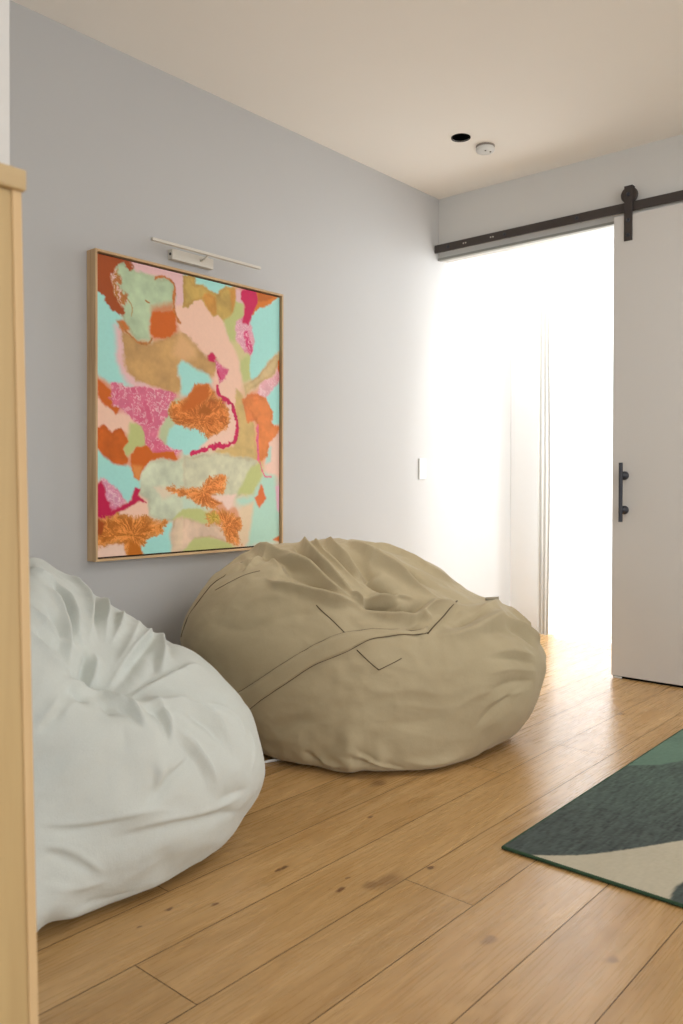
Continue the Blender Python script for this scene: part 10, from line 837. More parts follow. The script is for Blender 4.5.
# ---- floor boards
def floor_mat():
    N=NT('oak_floor_boards')
    at=N.node('ShaderNodeAttribute',attribute_name='grain'); ac=N.node('ShaderNodeAttribute',attribute_name='tone')
    geo=N.node('ShaderNodeNewGeometry')
    # knots
    kd=None
    sep=N.node('ShaderNodeSeparateXYZ'); N.l(geo.outputs['Position'],sep.inputs[0])
    cmb=N.node('ShaderNodeCombineXYZ'); N.l(sep.outputs[0],cmb.inputs[0]); N.l(sep.outputs[1],cmb.inputs[1])
    wn=N.node('ShaderNodeTexNoise',i_Scale=30.0,i_Detail=3.0); N.l(cmb.outputs[0],wn.inputs['Vector'])
    wv=N.node('ShaderNodeVectorMath',operation='MULTIPLY_ADD'); N.l(wn.outputs['Color'],wv.inputs[0]); wv.inputs[1].default_value=(.03,.03,0); N.l(cmb.outputs[0],wv.inputs[2])
    for x,y,s in D_knots:
        sb=N.node('ShaderNodeVectorMath',operation='SUBTRACT'); N.l(wv.outputs[0],sb.inputs[0]); sb.inputs[1].default_value=(x+.015,y+.015,0)
        ml=N.node('ShaderNodeVectorMath',operation='MULTIPLY'); N.l(sb.outputs[0],ml.inputs[0]); ml.inputs[1].default_value=(1.25/s,.75/s,0)
        ln=N.node('ShaderNodeVectorMath',operation='LENGTH'); N.l(ml.outputs[0],ln.inputs[0])
        mr=N.node('ShaderNodeMapRange',interpolation_type='SMOOTHSTEP'); mr.inputs['From Min'].default_value=.25; mr.inputs['From Max'].default_value=.85
        mr.inputs['To Min'].default_value=1.0 if s<.02 else (.6 if s<.05 else .5); mr.inputs['To Max'].default_value=0
        N.l(ln.outputs['Value'],mr.inputs['Value'])
        if kd is None: kd=mr.outputs[0]
        else:
            mx=N.node('ShaderNodeMath',operation='MAXIMUM'); N.l(kd,mx.inputs[0]); N.l(mr.outputs[0],mx.inputs[1]); kd=mx.outputs[0]
    mp=N.node('ShaderNodeMapping'); mp.inputs['Scale'].default_value=(9,1.1,1); N.l(at.outputs['Vector'],mp.inputs['Vector'])
    n1=N.node('ShaderNodeTexNoise',i_Scale=1.6,i_Detail=6.0,i_Roughness=.6,i_Distortion=1.2); N.l(mp.outputs[0],n1.inputs['Vector'])
    mp2=N.node('ShaderNodeMapping'); mp2.inputs['Scale'].default_value=(160,5,1); N.l(at.outputs['Vector'],mp2.inputs['Vector'])
    n2=N.node('ShaderNodeTexNoise',i_Scale=1.0,i_Detail=4.0); N.l(mp2.outputs[0],n2.inputs['Vector'])
    mp3=N.node('ShaderNodeMapping'); mp3.inputs['Scale'].default_value=(5.5,.8,1); N.l(at.outputs['Vector'],mp3.inputs['Vector'])
    n3=N.node('ShaderNodeTexNoise',i_Scale=1.0,i_Detail=2.0,i_Distortion=.8); N.l(mp3.outputs[0],n3.inputs['Vector'])
    # cathedral rings from a noise field
    rg=N.node('ShaderNodeMath',operation='MULTIPLY'); N.l(n3.outputs['Fac'],rg.inputs[0]); rg.inputs[1].default_value=90.0
    sn=N.node('ShaderNodeMath',operation='SINE'); N.l(rg.outputs[0],sn.inputs[0])
    cr=N.node('ShaderNodeValToRGB'); e=cr.color_ramp.elements; e[0].position=.25; e[0].color=(*lin((174,133,79)),1); e[1].position=.75; e[1].color=(*lin((203,165,113)),1)
    N.l(n1.outputs['Fac'],cr.inputs['Fac'])
    def mul(a,fac,lo,hi,src,mn=0,mxv=1):
        r=N.node('ShaderNodeMapRange'); r.inputs['From Min'].default_value=mn; r.inputs['From Max'].default_value=mxv; r.inputs['To Min'].default_value=lo; r.inputs['To Max'].default_value=hi
        N.l(src,r.inputs['Value'])
        m=N.node('ShaderNodeMix',data_type='RGBA',blend_type='MULTIPLY'); m.inputs['Factor'].default_value=1; N.l(a,m.inputs[6]); N.l(r.outputs[0],m.inputs[7]); return m.outputs[2]
    c=mul(cr.outputs[0],1,.965,1.03,n2.outputs['Fac'],.3,.7)
    c=mul(c,1,.95,1.03,sn.outputs[0],-1,1)
    c=mul(c,1,.82,1.13,ac.outputs['Fac'])
    mk=N.node('ShaderNodeMix',data_type='RGBA'); N.l(kd,mk.inputs['Factor']); N.l(c,mk.inputs[6]); mk.inputs[7].default_value=(*lin((112,76,44)),1)
    N.l(mk.outputs[2],N.b.inputs['Base Color'])
    rr=N.node('ShaderNodeMapRange'); rr.inputs['To Min'].default_value=.22; rr.inputs['To Max'].default_value=.34; N.l(n2.outputs['Fac'],rr.inputs['Value']); N.l(rr.outputs[0],N.b.inputs['Roughness'])
    N.b.inputs['Specular IOR Level'].default_value=.4
    bp=N.node('ShaderNodeBump',i_Strength=.04,i_Distance=.001); N.l(n2.outputs['Fac'],bp.inputs['Height']); N.l(bp.outputs[0],N.b.inputs['Normal'])
    return N.m
def build_floor():
    me_v=[];me_f=[];gr=[];tn=[]
    W=.2065; x=1.894-W*15
    joints={-1:(1.74,2.05),-2:(1.047,2.0)}
    k=-15; r=random.Random(3)
    fixed={-1:.62,-2:.42,0:.50,1:.66,2:.35,-3:.55,-4:.40}
    gap=.0011
    def quad(x0,x1,y0,y1,z,tone,off):
        b=len(me_v)
        for px,py in ((x0,y0),(x1,y0),(x1,y1),(x0,y1)):
            me_v.append((px,py,z)); gr.append((px-x0+off[0],py+off[1],0)); tn.append(tone)
        me_f.append((b,b+1,b+2,b+3))
    while x<RX+.02:
        x0,x1=max(x,-.02),min(x+W,RX+.02)
        if x1>x0+.005:
            j,L=joints.get(k,(r.uniform(-4,-1.5),r.choice((2.0,2.1,2.2))))
            y=j
            while y>YB: y-=L
            while y<HY+.6:
                a,b=max(y,YB-.02),min(y+L,HY+.6)
                if b>a+.01: quad(x0+gap,x1-gap,a+gap,b-gap,0,(fixed.get(k,.5)*.6+.4*r.random()) if k in fixed else r.random()*.8+.1,(r.uniform(0,90),r.uniform(0,90)))
                y+=L
        x+=W; k+=1
    me=bpy.data.meshes.new('floor'); me.from_pydata(me_v,[],me_f)
    a=me.attributes.new('grain','FLOAT_VECTOR','POINT'); a.data.foreach_set('vector',np.array(gr,np.float32).ravel())
    a=me.attributes.new('tone','FLOAT','POINT'); a.data.foreach_set('value',np.array(tn,np.float32))
    # dark bed under the boards, same mesh, second material
    o=link('floor',me,floor_mat())
    bm=bmesh.new(); bm.from_mesh(me)
    n0=len(bm.faces)
    box(bm,-.02,RX+.02,YB-.02,HY+.62,-.12,-.0025)
    bm.faces.ensure_lookup_table()
    for f in list(bm.faces)[n0:]: f.material_index=1
    bm.to_mesh(me); bm.free()
    me.materials.append(simple('floor_joint',(84,56,32),rough=.8))
    tag(o,'light oak plank floor with dark knots','floor','structure')
build_floor()
# ------------------------------------------------------------------ room shell
def struct(name,boxes,mat,label,cat='wall'):
    bm=bmesh.new()
    for b in boxes: box(bm,*b)
    return tag(bm_obj(name,bm,mat),label,cat,'structure')
struct('wall_left',[(-.12,0,YB-.1,HY+.6,0,H)],wall_mat('wall_left_paint_shaded',(195,194,192)),'long white wall carrying the framed painting')  # same wall paint, darkened here to stand in for weaker light
DX0,DX1=0.0,1.50    # opening behind the barn door (hidden jamb on the right)
struct('wall_far',[(DX1,RX+.1,D,D+.1,0,H),(0,DX1,D,D+.1,2.452,H)],M_wall,'white end wall with the doorway and sliding door')
struct('wall_right',[(RX,RX+.1,YB-.1,-1.4,0,H),(RX,RX+.1,3.0,D+.1,0,H),(RX,RX+.1,-1.4,3.0,0,.1),(RX,RX+.1,-1.4,3.0,2.6,H)],M_wall,'white side wall with a wide window behind the viewer')
struct('wall_back',[(-.1,.06,YB-.1,YB,0,H),(1.38,3.84,YB-.1,YB,0,H),(5.36,RX+.1,YB-.1,YB,0,H),(.06,1.38,YB-.1,YB,0,.1),(.06,1.38,YB-.1,YB,1.92,H),(3.84,5.36,YB-.1,YB,0,.1),(3.84,5.36,YB-.1,YB,2.12,H)],M_wall,'white wall behind the viewer')  # openings cut so the added rear fill lamps shine in
struct('wall_near',[(1.45,1.60,YB,.709,0,H)],M_wall,'white wall end standing behind the oak cabinet at far left')
# space beyond the opening
struct('wall_hall',[(0,.30,HY,HY+.1,0,H),(.30,3.0,HY,HY+.1,2.72,H),(3.0,3.1,D+.1,HY+.1,0,H)],wall_mat('hall_paint_lit',(246,246,245)),'white wall around the bright window beyond the doorway')  # wall paint lightened so this part looks flooded with light
struct('ceiling_2',[(-.1,3.1,D+.1,HY+.6,H,H+.1)],M_ceil,'white ceiling of the space beyond the doorway','ceiling')
# ceiling with the round cut-out of the downlight
def build_ceiling():
    bm=bmesh.new(); c=(.613,3.668); n=40
    outer=[bm.verts.new(p) for p in ((-.1,YB-.1,H),(RX+.1,YB-.1,H),(RX+.1,D+.02,H),(-.1,D+.02,H))]
    es=[bm.edges.new((outer[i],outer[(i+1)%4])) for i in range(4)]
    ring=[bm.verts.new((c[0]+.045*math.cos(2*math.pi*k/n),c[1]+.045*math.sin(2*math.pi*k/n),H)) for k in range(n)]
    es+=[bm.edges.new((ring[i],ring[(i+1)%n])) for i in range(n)]
    bmesh.ops.triangle_fill(bm,use_beauty=True,use_dissolve=False,edges=es)
    for f in list(bm.faces):
        if (f.calc_center_median().xy-Vector(c)).length<.04: bm.faces.remove(f)
    o=bm_obj('ceiling',bm,M_ceil); tag(o,'plain off-white ceiling','ceiling','structure')
build_ceiling()
def build_downlight():
    t=empty('downlight',(.613,3.668,H),'round black recessed downlight in the ceiling','downlight')
    bm=bmesh.new(); lathe(bm,(.613,3.668,H+.001),(0,0,1),[(.049,-.0035),(.049,-.001),(.0445,.0),(.043,.05),(.03,.09),(0,.09)],40); 
    for f in list(bm.faces):
        if len(f.verts)>20: bm.faces.remove(f)
    bm_obj('housing',bm,M_dark,t,True)
    bm=bmesh.new(); lathe(bm,(.613,3.668,H-.0035),(0,0,1),[(.0435,0),(.0435,-.0006),(.05,-.0006),(.05,.003)],40)
    for f in list(bm.faces):
        if len(f.verts)>20: bm.faces.remove(f)
    bm_obj('rim',bm,M_dark,t)
build_downlight()
def build_smoke():
    c=(.652,3.846); t=empty('smoke_alarm',(*c,H),'round white smoke alarm on the ceiling beside the downlight','smoke alarm')
    bm=bmesh.new(); lathe(bm,(*c,H),(0,0,-1),[(.050,0),(.050,.006),(.046,.009)],40); bm_obj('base',bm,simple('alarm_base_shade',(150,140,130)),t)  # base coloured darker as the shadow gap against the ceiling
    bm=bmesh.new(); lathe(bm,(*c,H-.009),(0,0,-1),[(.046,0),(.049,.004),(.049,.016),(.044,.022),(.02,.024),(0,.024)],40); cv=bm_obj('cover',bm,M_white,t,True)
    for dx,dy in ((.012,-.018),(.024,.012)):
        bm=bmesh.new(); lathe(bm,(c[0]+dx,c[1]+dy,H-.0325),(0,0,-1),[(.005,0),(.005,.0015),(0,.0016)],14); bm_obj('vent_hole',bm,M_black,cv)
build_smoke()
# ------------------------------------------------------------------ barn door with hanger and pull handle
FY=4.312
def build_door():
    t=empty('door_1',(1.163,FY,0),'off-white sliding barn door hung from black rail','door','structure')
    bm=bmesh.new(); box(bm,1.163,2.36,FY,FY+.04,.012,2.462,.0025,2); bm_obj('door_panel',bm,M_door,t)
    bm=bmesh.new(); box(bm,1.172,2.35,FY+.006,FY+.036,.001,.013); bm_obj('under_door_shade',bm,M_dark,t)  # dark strip stands in for the shaded gap and stops a light leak
    for x in (1.243,2.26):
        bm=bmesh.new(); box(bm,x-.0225,x+.0225,FY-.006,FY,2.322,2.612,.0015,1)
        # fold over the top of the wheel
        box(bm,x-.0225,x+.0225,FY-.006,FY+.030,2.606,2.612,.001,1); box(bm,x-.0225,x+.0225,FY+.024,FY+.030,2.54,2.612,.001,1)
        h=bm_obj('hanger_strap',bm,M_black,t)
        bm=bmesh.new(); lathe(bm,(x,FY+.002,2.566),(0,1,0),[(.02,0),(.043,0),(.043,.005),(.039,.008),(.039,.013),(.043,.016),(.043,.02),(.02,.02)],36)
        w=bm_obj('wheel',bm,M_black,h)
        bm=bmesh.new()
        for z in (2.352,2.43,2.566): lathe(bm,(x,FY-.006,z),(0,-1,0),[(.0105,0),(.0105,.003),(.007,.0065),(0,.007)],16)
        bm_obj('bolt',bm,M_handle,h)
    bm=bmesh.new(); cyl(bm,(1.230,FY-.05,.838),(1.230,FY-.05,1.150),.0105,24)
    hd=bm_obj('door_handle',bm,M_handle,t,True); 
    md=hd.modifiers.new('e','EDGE_SPLIT'); md.split_angle=math.radians(50)
    for z in (1.082,.900):
        bm=bmesh.new(); lathe(bm,(1.232,FY,z),(0,-1,0),[(.023,0),(.023,.012),(.021,.014),(.012,.016),(.012,.046),(0,.046)],28); bm_obj('handle_mount',bm,M_handle,hd,True)
build_door()
def build_track():
    t=empty('sliding_door_rail',(.035,FY+.006,2.52),'black flat steel rail across the top of the doorway','door rail')
    bm=bmesh.new(); box(bm,.006,2.95,FY+.007,FY+.017,2.480,2.5285,.001,1); rl=bm_obj('rail',bm,M_black,t)
    for x in (.105,.50,.95,1.53,2.0,2.5,2.9):
        bm=bmesh.new(); lathe(bm,(x,FY+.007,2.504),(0,-1,0),[(.010,0),(.010,.003),(.006,.006),(0,.006)],16); cyl(bm,(x,FY+.017,2.504),(x,D,2.504),.011,16); bm_obj('bolt',bm,M_handle,rl)
    for x in (.225,.415):
        bm=bmesh.new()
        for dx in (-.008,.008): lathe(bm,(x+dx,FY+.007,2.504),(0,-1,0),[(.0045,0),(.0045,.001),(0,.001)],12)
        bm_obj('screw_hole',bm,M_bronze,rl)
build_track()
def build_guide():
    bm=bmesh.new(); box(bm,1.176,1.222,FY-.004,FY+.005,.0005,.0095,.001,1); tag(bm_obj('door_guide',bm,M_white,org=(1.2,FY,0)),'small white floor guide under the sliding door edge','door guide')
build_guide()
# trim of the opening (head lining)
struct('trim_1',[(0.0,1.50,D-.008,D+.02,2.443,2.458)],simple('head_strip',(150,150,142),rough=.7),'grey strip along the underside of the doorway head','trim')
# ------------------------------------------------------------------ light switch
def build_switch():
    t=empty('light_switch',(0,4.193,1.13),'white rectangular switch plate on the bright wall by the doorway','light switch')
    bm=bmesh.new(); box(bm,0,.011,4.159,4.228,1.066,1.193,.002,2); pt=bm_obj('plate',bm,M_white,t)
    for z in (1.098,1.136):
        bm=bmesh.new(); box(bm,.010,.0135,4.182,4.206,z-.012,z+.018,.001,1); bm_obj('rocker',bm,M_white,pt)
build_switch()
# ------------------------------------------------------------------ painting
Y0,Y1,Z0,Z1=1.8635,2.9243,.7190,1.9712
def sdf_poly(P,pts):
    n=len(pts); d=np.full(len(P),1e9); ins=np.zeros(len(P),bool)
    for i in range(n):
        a=pts[i]; b=pts[(i+1)%n]; e=b-a; w=P-a
        t=np.clip((w@e)/max(e@e,1e-9),0,1); q=w-t[:,None]*e; d=np.minimum(d,(q*q).sum(1))
        c=((a[1]>P[:,1])!=(b[1]>P[:,1])); 
        with np.errstate(divide='ignore',invalid='ignore'):
            xc=a[0]+(P[:,1]-a[1])*(b[0]-a[0])/(b[1]-a[1] if b[1]!=a[1] else 1e-9)
        ins^=c&(P[:,0]<xc)
    d=np.sqrt(d); return np.where(ins,-d,d)
def dist_line(P,pts):
    d=np.full(len(P),1e9)
    for a,b in zip(pts,pts[1:]):
        e=b-a; w=P-a; t=np.clip((w@e)/max(e@e,1e-9),0,1); q=w-t[:,None]*e; d=np.minimum(d,(q*q).sum(1))
    return np.sqrt(d)
def build_painting():
    W,Hh=(Y1-Y0)*1000,(Z1-Z0)*1000
    nu,nv=300,352; m=17
    u=np.linspace(m,W-m,nu); v=np.linspace(m,Hh-m,nv); Uu,Vv=np.meshgrid(u,v,indexing='ij'); P=np.stack([Uu.ravel(),Vv.ravel()],-1)
    x,y=P[:,0],P[:,1]
    colr=np.tile(LIN((222,182,160)),(len(P),1))
    n1=fb2(x/90,y/90,3); n1b=fb2(x/90+40,y/90+9,3); n2=fb2(x/26+3,y/26,4); n2b=fb2(x/26+60,y/26+30,4)
    hf=fb2(x/9,y/9,3); hfb=fb2(x/9+33,y/9+71,3)
    marb=fb2((x+n2*34)/80+8,(y+n2b*34)/80,3); lines=1-np.abs(np.sin(marb*12)); lines=np.clip(lines,0,1)**3.0
    acc=np.zeros((len(P),3)); wt=np.full(len(P),1e-9)
    for pts,c,soft,warp,tex in D_polys:
        p=np.array(pts,float).reshape(-1,2); q=P+np.stack([n1*30,n1b*30],-1); d=sdf_poly(q,p); w_=np.exp(-np.clip(d,-25,200)/9.0)*(.3+(1 if len(p)>4 else 0)); acc+=w_[:,None]*LIN(c); wt+=w_
    colr=.6*acc/wt[:,None]+.4*colr
    for pts,c,soft,warp,tex in D_polys:
        p=np.array(pts,float).reshape(-1,2); lo=p.min(0)-60; hi=p.max(0)+60
        s=((P>lo)&(P<hi)).all(1)
        if not s.any(): continue
        Q=P[s]; q=Q.copy(); k=warp*1.35
        q[:,0]+=n1[s]*k*.8+n2[s]*k+hf[s]*k*.5; q[:,1]+=n1b[s]*k*.8+n2b[s]*k+hfb[s]*k*.5
        d=sdf_poly(q,p)-2.5; cen=p.mean(0)
        C=LIN(c)[None,:]*np.ones((len(q),1))
        if tex==1:
            r=np.hypot(*(Q-cen).T); a=np.arctan2(Q[:,1]-cen[1],Q[:,0]-cen[0])+n2[s]*.25
            st=fb2(a*9+cen[0],r/60,3); st2=fb2(a*22+cen[1],r/34+7,2)
            d=d+st2*12+st*8
            g=np.clip(.5+.9*st+.7*st2,0,1)[:,None]
            C=C*(.74+.45*g)+g**2*LIN((240,200,130))*.18
            edge=np.clip(1+d/26,0,1)[:,None]; C=C*(1-.35*edge)+LIN((222,168,98))*.35*edge
        elif tex==2:
            g=lines[s][:,None]; C=C*(.94+.1*n2[s][:,None])+g*(LIN((236,206,206))-C)*.75
            dk=(np.clip(marb[s]*2.4,0,1)**1.5)[:,None]; C=C*(1-.5*dk)+LIN((196,64,104))*.5*dk
        elif tex==3:
            g=n1[s][:,None]; h=n2[s][:,None]; C=C*(1+.22*g+.12*h)
            rim=np.exp(-((d+7)/7)**2)[:,None]*np.clip(.5+n1b[s],0,1)[:,None]; C=C*(1-.22*rim*np.array([[.6,1,1.3]]))
        al=np.clip(.5-d/(soft*2.6+3.0),0,1); al=(al*al*(3-2*al))[:,None]
        colr[s]=colr[s]*(1-al)+C*al
    for pts,c,w,warp in D_lines:
        p=np.array(pts,float).reshape(-1,2); lo=p.min(0)-60; hi=p.max(0)+60; s=((P>lo)&(P<hi)).all(1); q=P[s].copy()
        q[:,0]+=n2[s]*warp*2+hf[s]*warp; q[:,1]+=n2b[s]*warp*2+hfb[s]*warp
        d=dist_line(q,p)-w*(1.05+.7*n2[s]); al=np.clip(.5-d/5,0,1)[:,None]
        C=LIN(c)*(1+.25*hf[s][:,None]); colr[s]=colr[s]*(1-al)+C*al
    colr=np.clip(colr*1.22*(1+.03*hf[:,None]),0,.95)
    V=np.stack([np.full(len(P),.050),Y0+x/1000,Z1-y/1000],-1)
    t=empty('framed_painting',(0,(Y0+Y1)/2,Z0),'large abstract painting of orange, pink and aqua swirls in a pale oak frame','painting')
    V=V-np.array(t.location)
    me=grid_mesh('canvas',V,nu,nv,colr)
    N=NT('canvas_paint'); at=N.node('ShaderNodeAttribute',attribute_name='Col'); N.l(at.outputs['Color'],N.b.inputs['Base Color']); N.b.inputs['Roughness'].default_value=.45
    N.b.inputs['Specular IOR Level'].default_value=.3
    tc=N.node('ShaderNodeTexCoord'); nz=N.node('ShaderNodeTexNoise',i_Scale=60.0,i_Detail=4.0); N.l(tc.outputs['Object'],nz.inputs['Vector']); bp=N.node('ShaderNodeBump',i_Strength=.08,i_Distance=.002); N.l(nz.outputs['Fac'],bp.inputs['Height']); N.l(bp.outputs[0],N.b.inputs['Normal'])
    link('canvas',me,N.m,t)
    fx,fw=.062,.010
    bm=bmesh.new(); box(bm,.0,fx,Y0,Y0+fw,Z0,Z1,.0008,1); bm_obj('frame_side',bm,M_frame,t)
    bm=bmesh.new(); box(bm,.0,fx,Y1-fw,Y1,Z0,Z1,.0008,1); bm_obj('frame_side',bm,M_frame,t)
    bm=bmesh.new(); box(bm,.0,fx,Y0+fw,Y1-fw,Z1-fw,Z1,.0008,1); bm_obj('frame_rail',bm,M_frameh,t)
    bm=bmesh.new(); box(bm,.0,fx,Y0+fw,Y1-fw,Z0,Z0+fw,.0008,1); bm_obj('frame_rail',bm,M_frameh,t)
    bm=bmesh.new(); box(bm,.0,.036,Y0+fw-.002,Y1-fw+.002,Z0+fw-.002,Z1-fw+.002); bm_obj('backing',bm,simple('frame_shadow_gap',(58,34,18),rough=.9),t)
build_painting()
# ------------------------------------------------------------------ picture light
def build_picture_light():
    t=empty('picture_light',(0,2.382,2.02),'slim pale metal picture light mounted above the painting','picture light')
    bm=bmesh.new(); box(bm,0,.032,2.266,2.50,2.016,2.062,.0015,1); db=bm_obj('driver_box',bm,M_bronze,t)
    bm=bmesh.new(); box(bm,.083,.099,2.113,2.737,2.052,2.064,.0015,1); bm_obj('light_bar',bm,M_bronze,t)
    bm=bmesh.new(); tube(bm,[(.032,2.425,2.040),(.06,2.425,2.046),(.086,2.425,2.056)],.005,10); bm_obj('arm',bm,M_bronze,t,True)
    bm=bmesh.new(); lathe(bm,(.018,2.266,2.040),(0,-1,0),[(.006,0),(.006,.002),(0,.002)],12); bm_obj('screw',bm,M_black,db)
build_picture_light()
# ------------------------------------------------------------------ sheer curtain beyond the opening
def build_curtain():
    nu,nv=420,60; X0,X1=.325,2.9
    s=np.linspace(0,1,nu); x=X0+(X1-X0)*s
    fold=.022*np.sin(x*2*np.pi/.085+.8*np.sin(x*9))+.012*np.sin(x*2*np.pi/.23+1.)
    near=np.exp(-((x-X0)/.05)**2); 
    V=np.zeros((nu,nv,3))
    for j in range(nv):
        h=j/(nv-1); top=2.435-.28*np.clip(x-X0-.02,0,.6)**1.0
        V[:,j,0]=x+.006*np.sin(h*7+x*20)-.012*near*np.sin(h*3.0); V[:,j,1]=5.24+fold*(.6+.4*(1-h))+.010*np.sin(h*5+x*12); V[:,j,2]=.008+(top-.008)*h
    me=grid_mesh('curtain_panel',V.reshape(-1,3)-np.array((.325,5.24,0)),nu,nv)
    N=NT('sheer_fabric'); tr=N.node('ShaderNodeBsdfTransparent'); tl=N.node('ShaderNodeBsdfTranslucent'); df=N.node('ShaderNodeBsdfDiffuse')
    tl.inputs['Color'].default_value=(.93,.93,.92,1); df.inputs['Color'].default_value=(.93,.93,.91,1)
    a=N.node('ShaderNodeMixShader',i_Fac=.45); N.l(tl.outputs[0],a.inputs[1]); N.l(df.outputs[0],a.inputs[2])
    b=N.node('ShaderNodeMixShader',i_Fac=.78); N.l(tr.outputs[0],b.inputs[1]); N.l(a.outputs[0],b.inputs[2])
    N.l(b.outputs[0],N.n['Material Output'].inputs['Surface'])
    t=empty('sheer_curtain',(.325,5.24,0),'sheer white floor-length curtain glowing beyond the doorway','curtain')
    link('curtain_panel',me,N.m,t,True)
    hx=np.linspace(.262,.352,60); V=np.zeros((60,40,3))
    for j in range(40):
        h=j/39; V[:,j,0]=hx+.006*np.sin(h*5); V[:,j,1]=5.205+.006*np.sin((hx-.27)*2*np.pi/.030)+.008*np.sin(h*6+hx*30); V[:,j,2]=.006+2.42*h-(.05*np.clip((.297-hx)/.03,0,1))*h
    link('curtain_hem',grid_mesh('curtain_hem',V.reshape(-1,3)-np.array((.325,5.24,0)),60,40),simple('curtain_hem_cloth',(214,214,210),rough=.9,spec=.1),t,True)
    bm=bmesh.new(); tube(bm,[(.302,5.213,2.425),(.32,5.211,2.445),(.335,5.213,2.45),(.35,5.217,2.44)],.006,8); bm_obj('curtain_hook',bm,M_bronze,t,True)
build_curtain()
# ------------------------------------------------------------------ rug
def build_rug():
    x0,x1,y0,y1,th=1.7873,3.55,2.0605,4.02,.010
    nu,nv=300,330
    u=np.linspace(x0+.006,x1-.006,nu); v=np.linspace(y0+.006,y1-.006,nv); Uu,Vv=np.meshgrid(u,v,indexing='ij'); x=Uu.ravel(); y=Vv.ravel(); P=np.stack([x,y],-1)*1000
    fine=fb2(x*240,y*26,3); fine2=fb2(x*60+9,y*400,2); big=fb2(x*7,y*7,3); cross=fb2(x*260,y*260,2)
    dark=LIN((60,70,64)); green=LIN((86,116,97)); cream=LIN((184,175,152))
    gmix=np.clip((y-2.25-.35*(x-1.8))*1.0+.12*big,0,1)[:,None]
    col=dark*(1-gmix*.45)+LIN((70,98,80))*gmix*.45
    col=col*(1+.75*fine[:,None]+.45*cross[:,None]+.15*big[:,None])
    gl=np.array(D_rugg)*1000; gp=np.vstack([gl,[(2300,3360),(2900,3500),(3560,3400),(3560,4100),(1700,4100),(1700,2900)]]).astype(float)
    d=sdf_poly(P,gp); al=np.clip(.5-d/14,0,1)[:,None]; g=green*(1+.12*fine[:,None]+.10*cross[:,None]+.1*big[:,None]); col=col*(1-al)+g*al
    cl=np.array(D_rugc)*1000; cp=np.vstack([cl,[(2300,2680),(2560,2960),(2900,3120),(3560,3200),(3560,2700),(2900,2600),(2500,2440),(2330,2300),(2250,2190),(2242,2146),(2247,2102),(2262,2030),(1770,2020)]]).astype(float)
    d=sdf_poly(P,cp); al=np.clip(.5-d/6,0,1)[:,None]; c=cream*(1+.05*fine[:,None]+.05*big[:,None]+.06*cross[:,None]); col=col*(1-al)+c*al
    z=th+.0012*cross+.0008*fine
    t=empty('area_rug',(x0,y0,0),'dark green rug with cream and sage curves lying on the oak floor','rug')
    me=grid_mesh('pile',np.stack([x,y,z],-1)-np.array(t.location),nu,nv,np.clip(col,0,1))
    N=NT('rug_pile'); at=N.node('ShaderNodeAttribute',attribute_name='Col'); N.l(at.outputs['Color'],N.b.inputs['Base Color']); N.b.inputs['Roughness'].default_value=.95; N.b.inputs['Specular IOR Level'].default_value=.1
    N.b.inputs['Sheen Weight'].default_value=.15
    link('pile',me,N.m,t,True)
    bm=bmesh.new(); box(bm,x0+.004,x1-.004,y0+.004,y1-.004,0.001,th-.002); bm_obj('backing',bm,simple('rug_backing',(60,66,58),rough=.95),t)
    # overlocked edge: closely spaced stitches round the border
    bm=bmesh.new(); per=[]
    st=.0065
    def run(a,b):
        n=int((Vector(b)-Vector(a)).length/st)
        for k in range(n): per.append(Vector(a).lerp(Vector(b),k/n))
    run((x0+.004,y0+.004),(x1-.004,y0+.004)); run((x1-.004,y0+.004),(x1-.004,y1-.004)); run((x1-.004,y1-.004),(x0+.004,y1-.004)); run((x0+.004,y1-.004),(x0+.004,y0+.004))
    pts=[];n=len(per); R0=[]
    for i,p in enumerate(per):
        for s,rr in ((0,.0056),(.5,.0046)):
            q=p.lerp(per[(i+1)%n],s); R0.append((q,rr))
    rings=[]
    for i,(q,rr) in enumerate(R0):
        tt=(R0[(i+1)%len(R0)][0]-R0[i-1][0]).normalized(); nn=Vector((tt.y,-tt.x))
        rings.append([bm.verts.new((q.x+nn.x*rr*math.cos(a),q.y+nn.y*rr*math.cos(a),.0060+rr*.95*math.sin(a))) for a in [2*math.pi*k/10 for k in range(10)]])
    m=len(rings)
    for i in range(m):
        A,B_=rings[i],rings[(i+1)%m]
        for k in range(10): bm.faces.new((A[k],A[(k+1)%10],B_[(k+1)%10],B_[k]))
    bm_obj('bound_edge',bm,simple('rug_edge_yarn',(44,72,48),rough=.9,noise=.25,nscale=300),t,True)
build_rug()
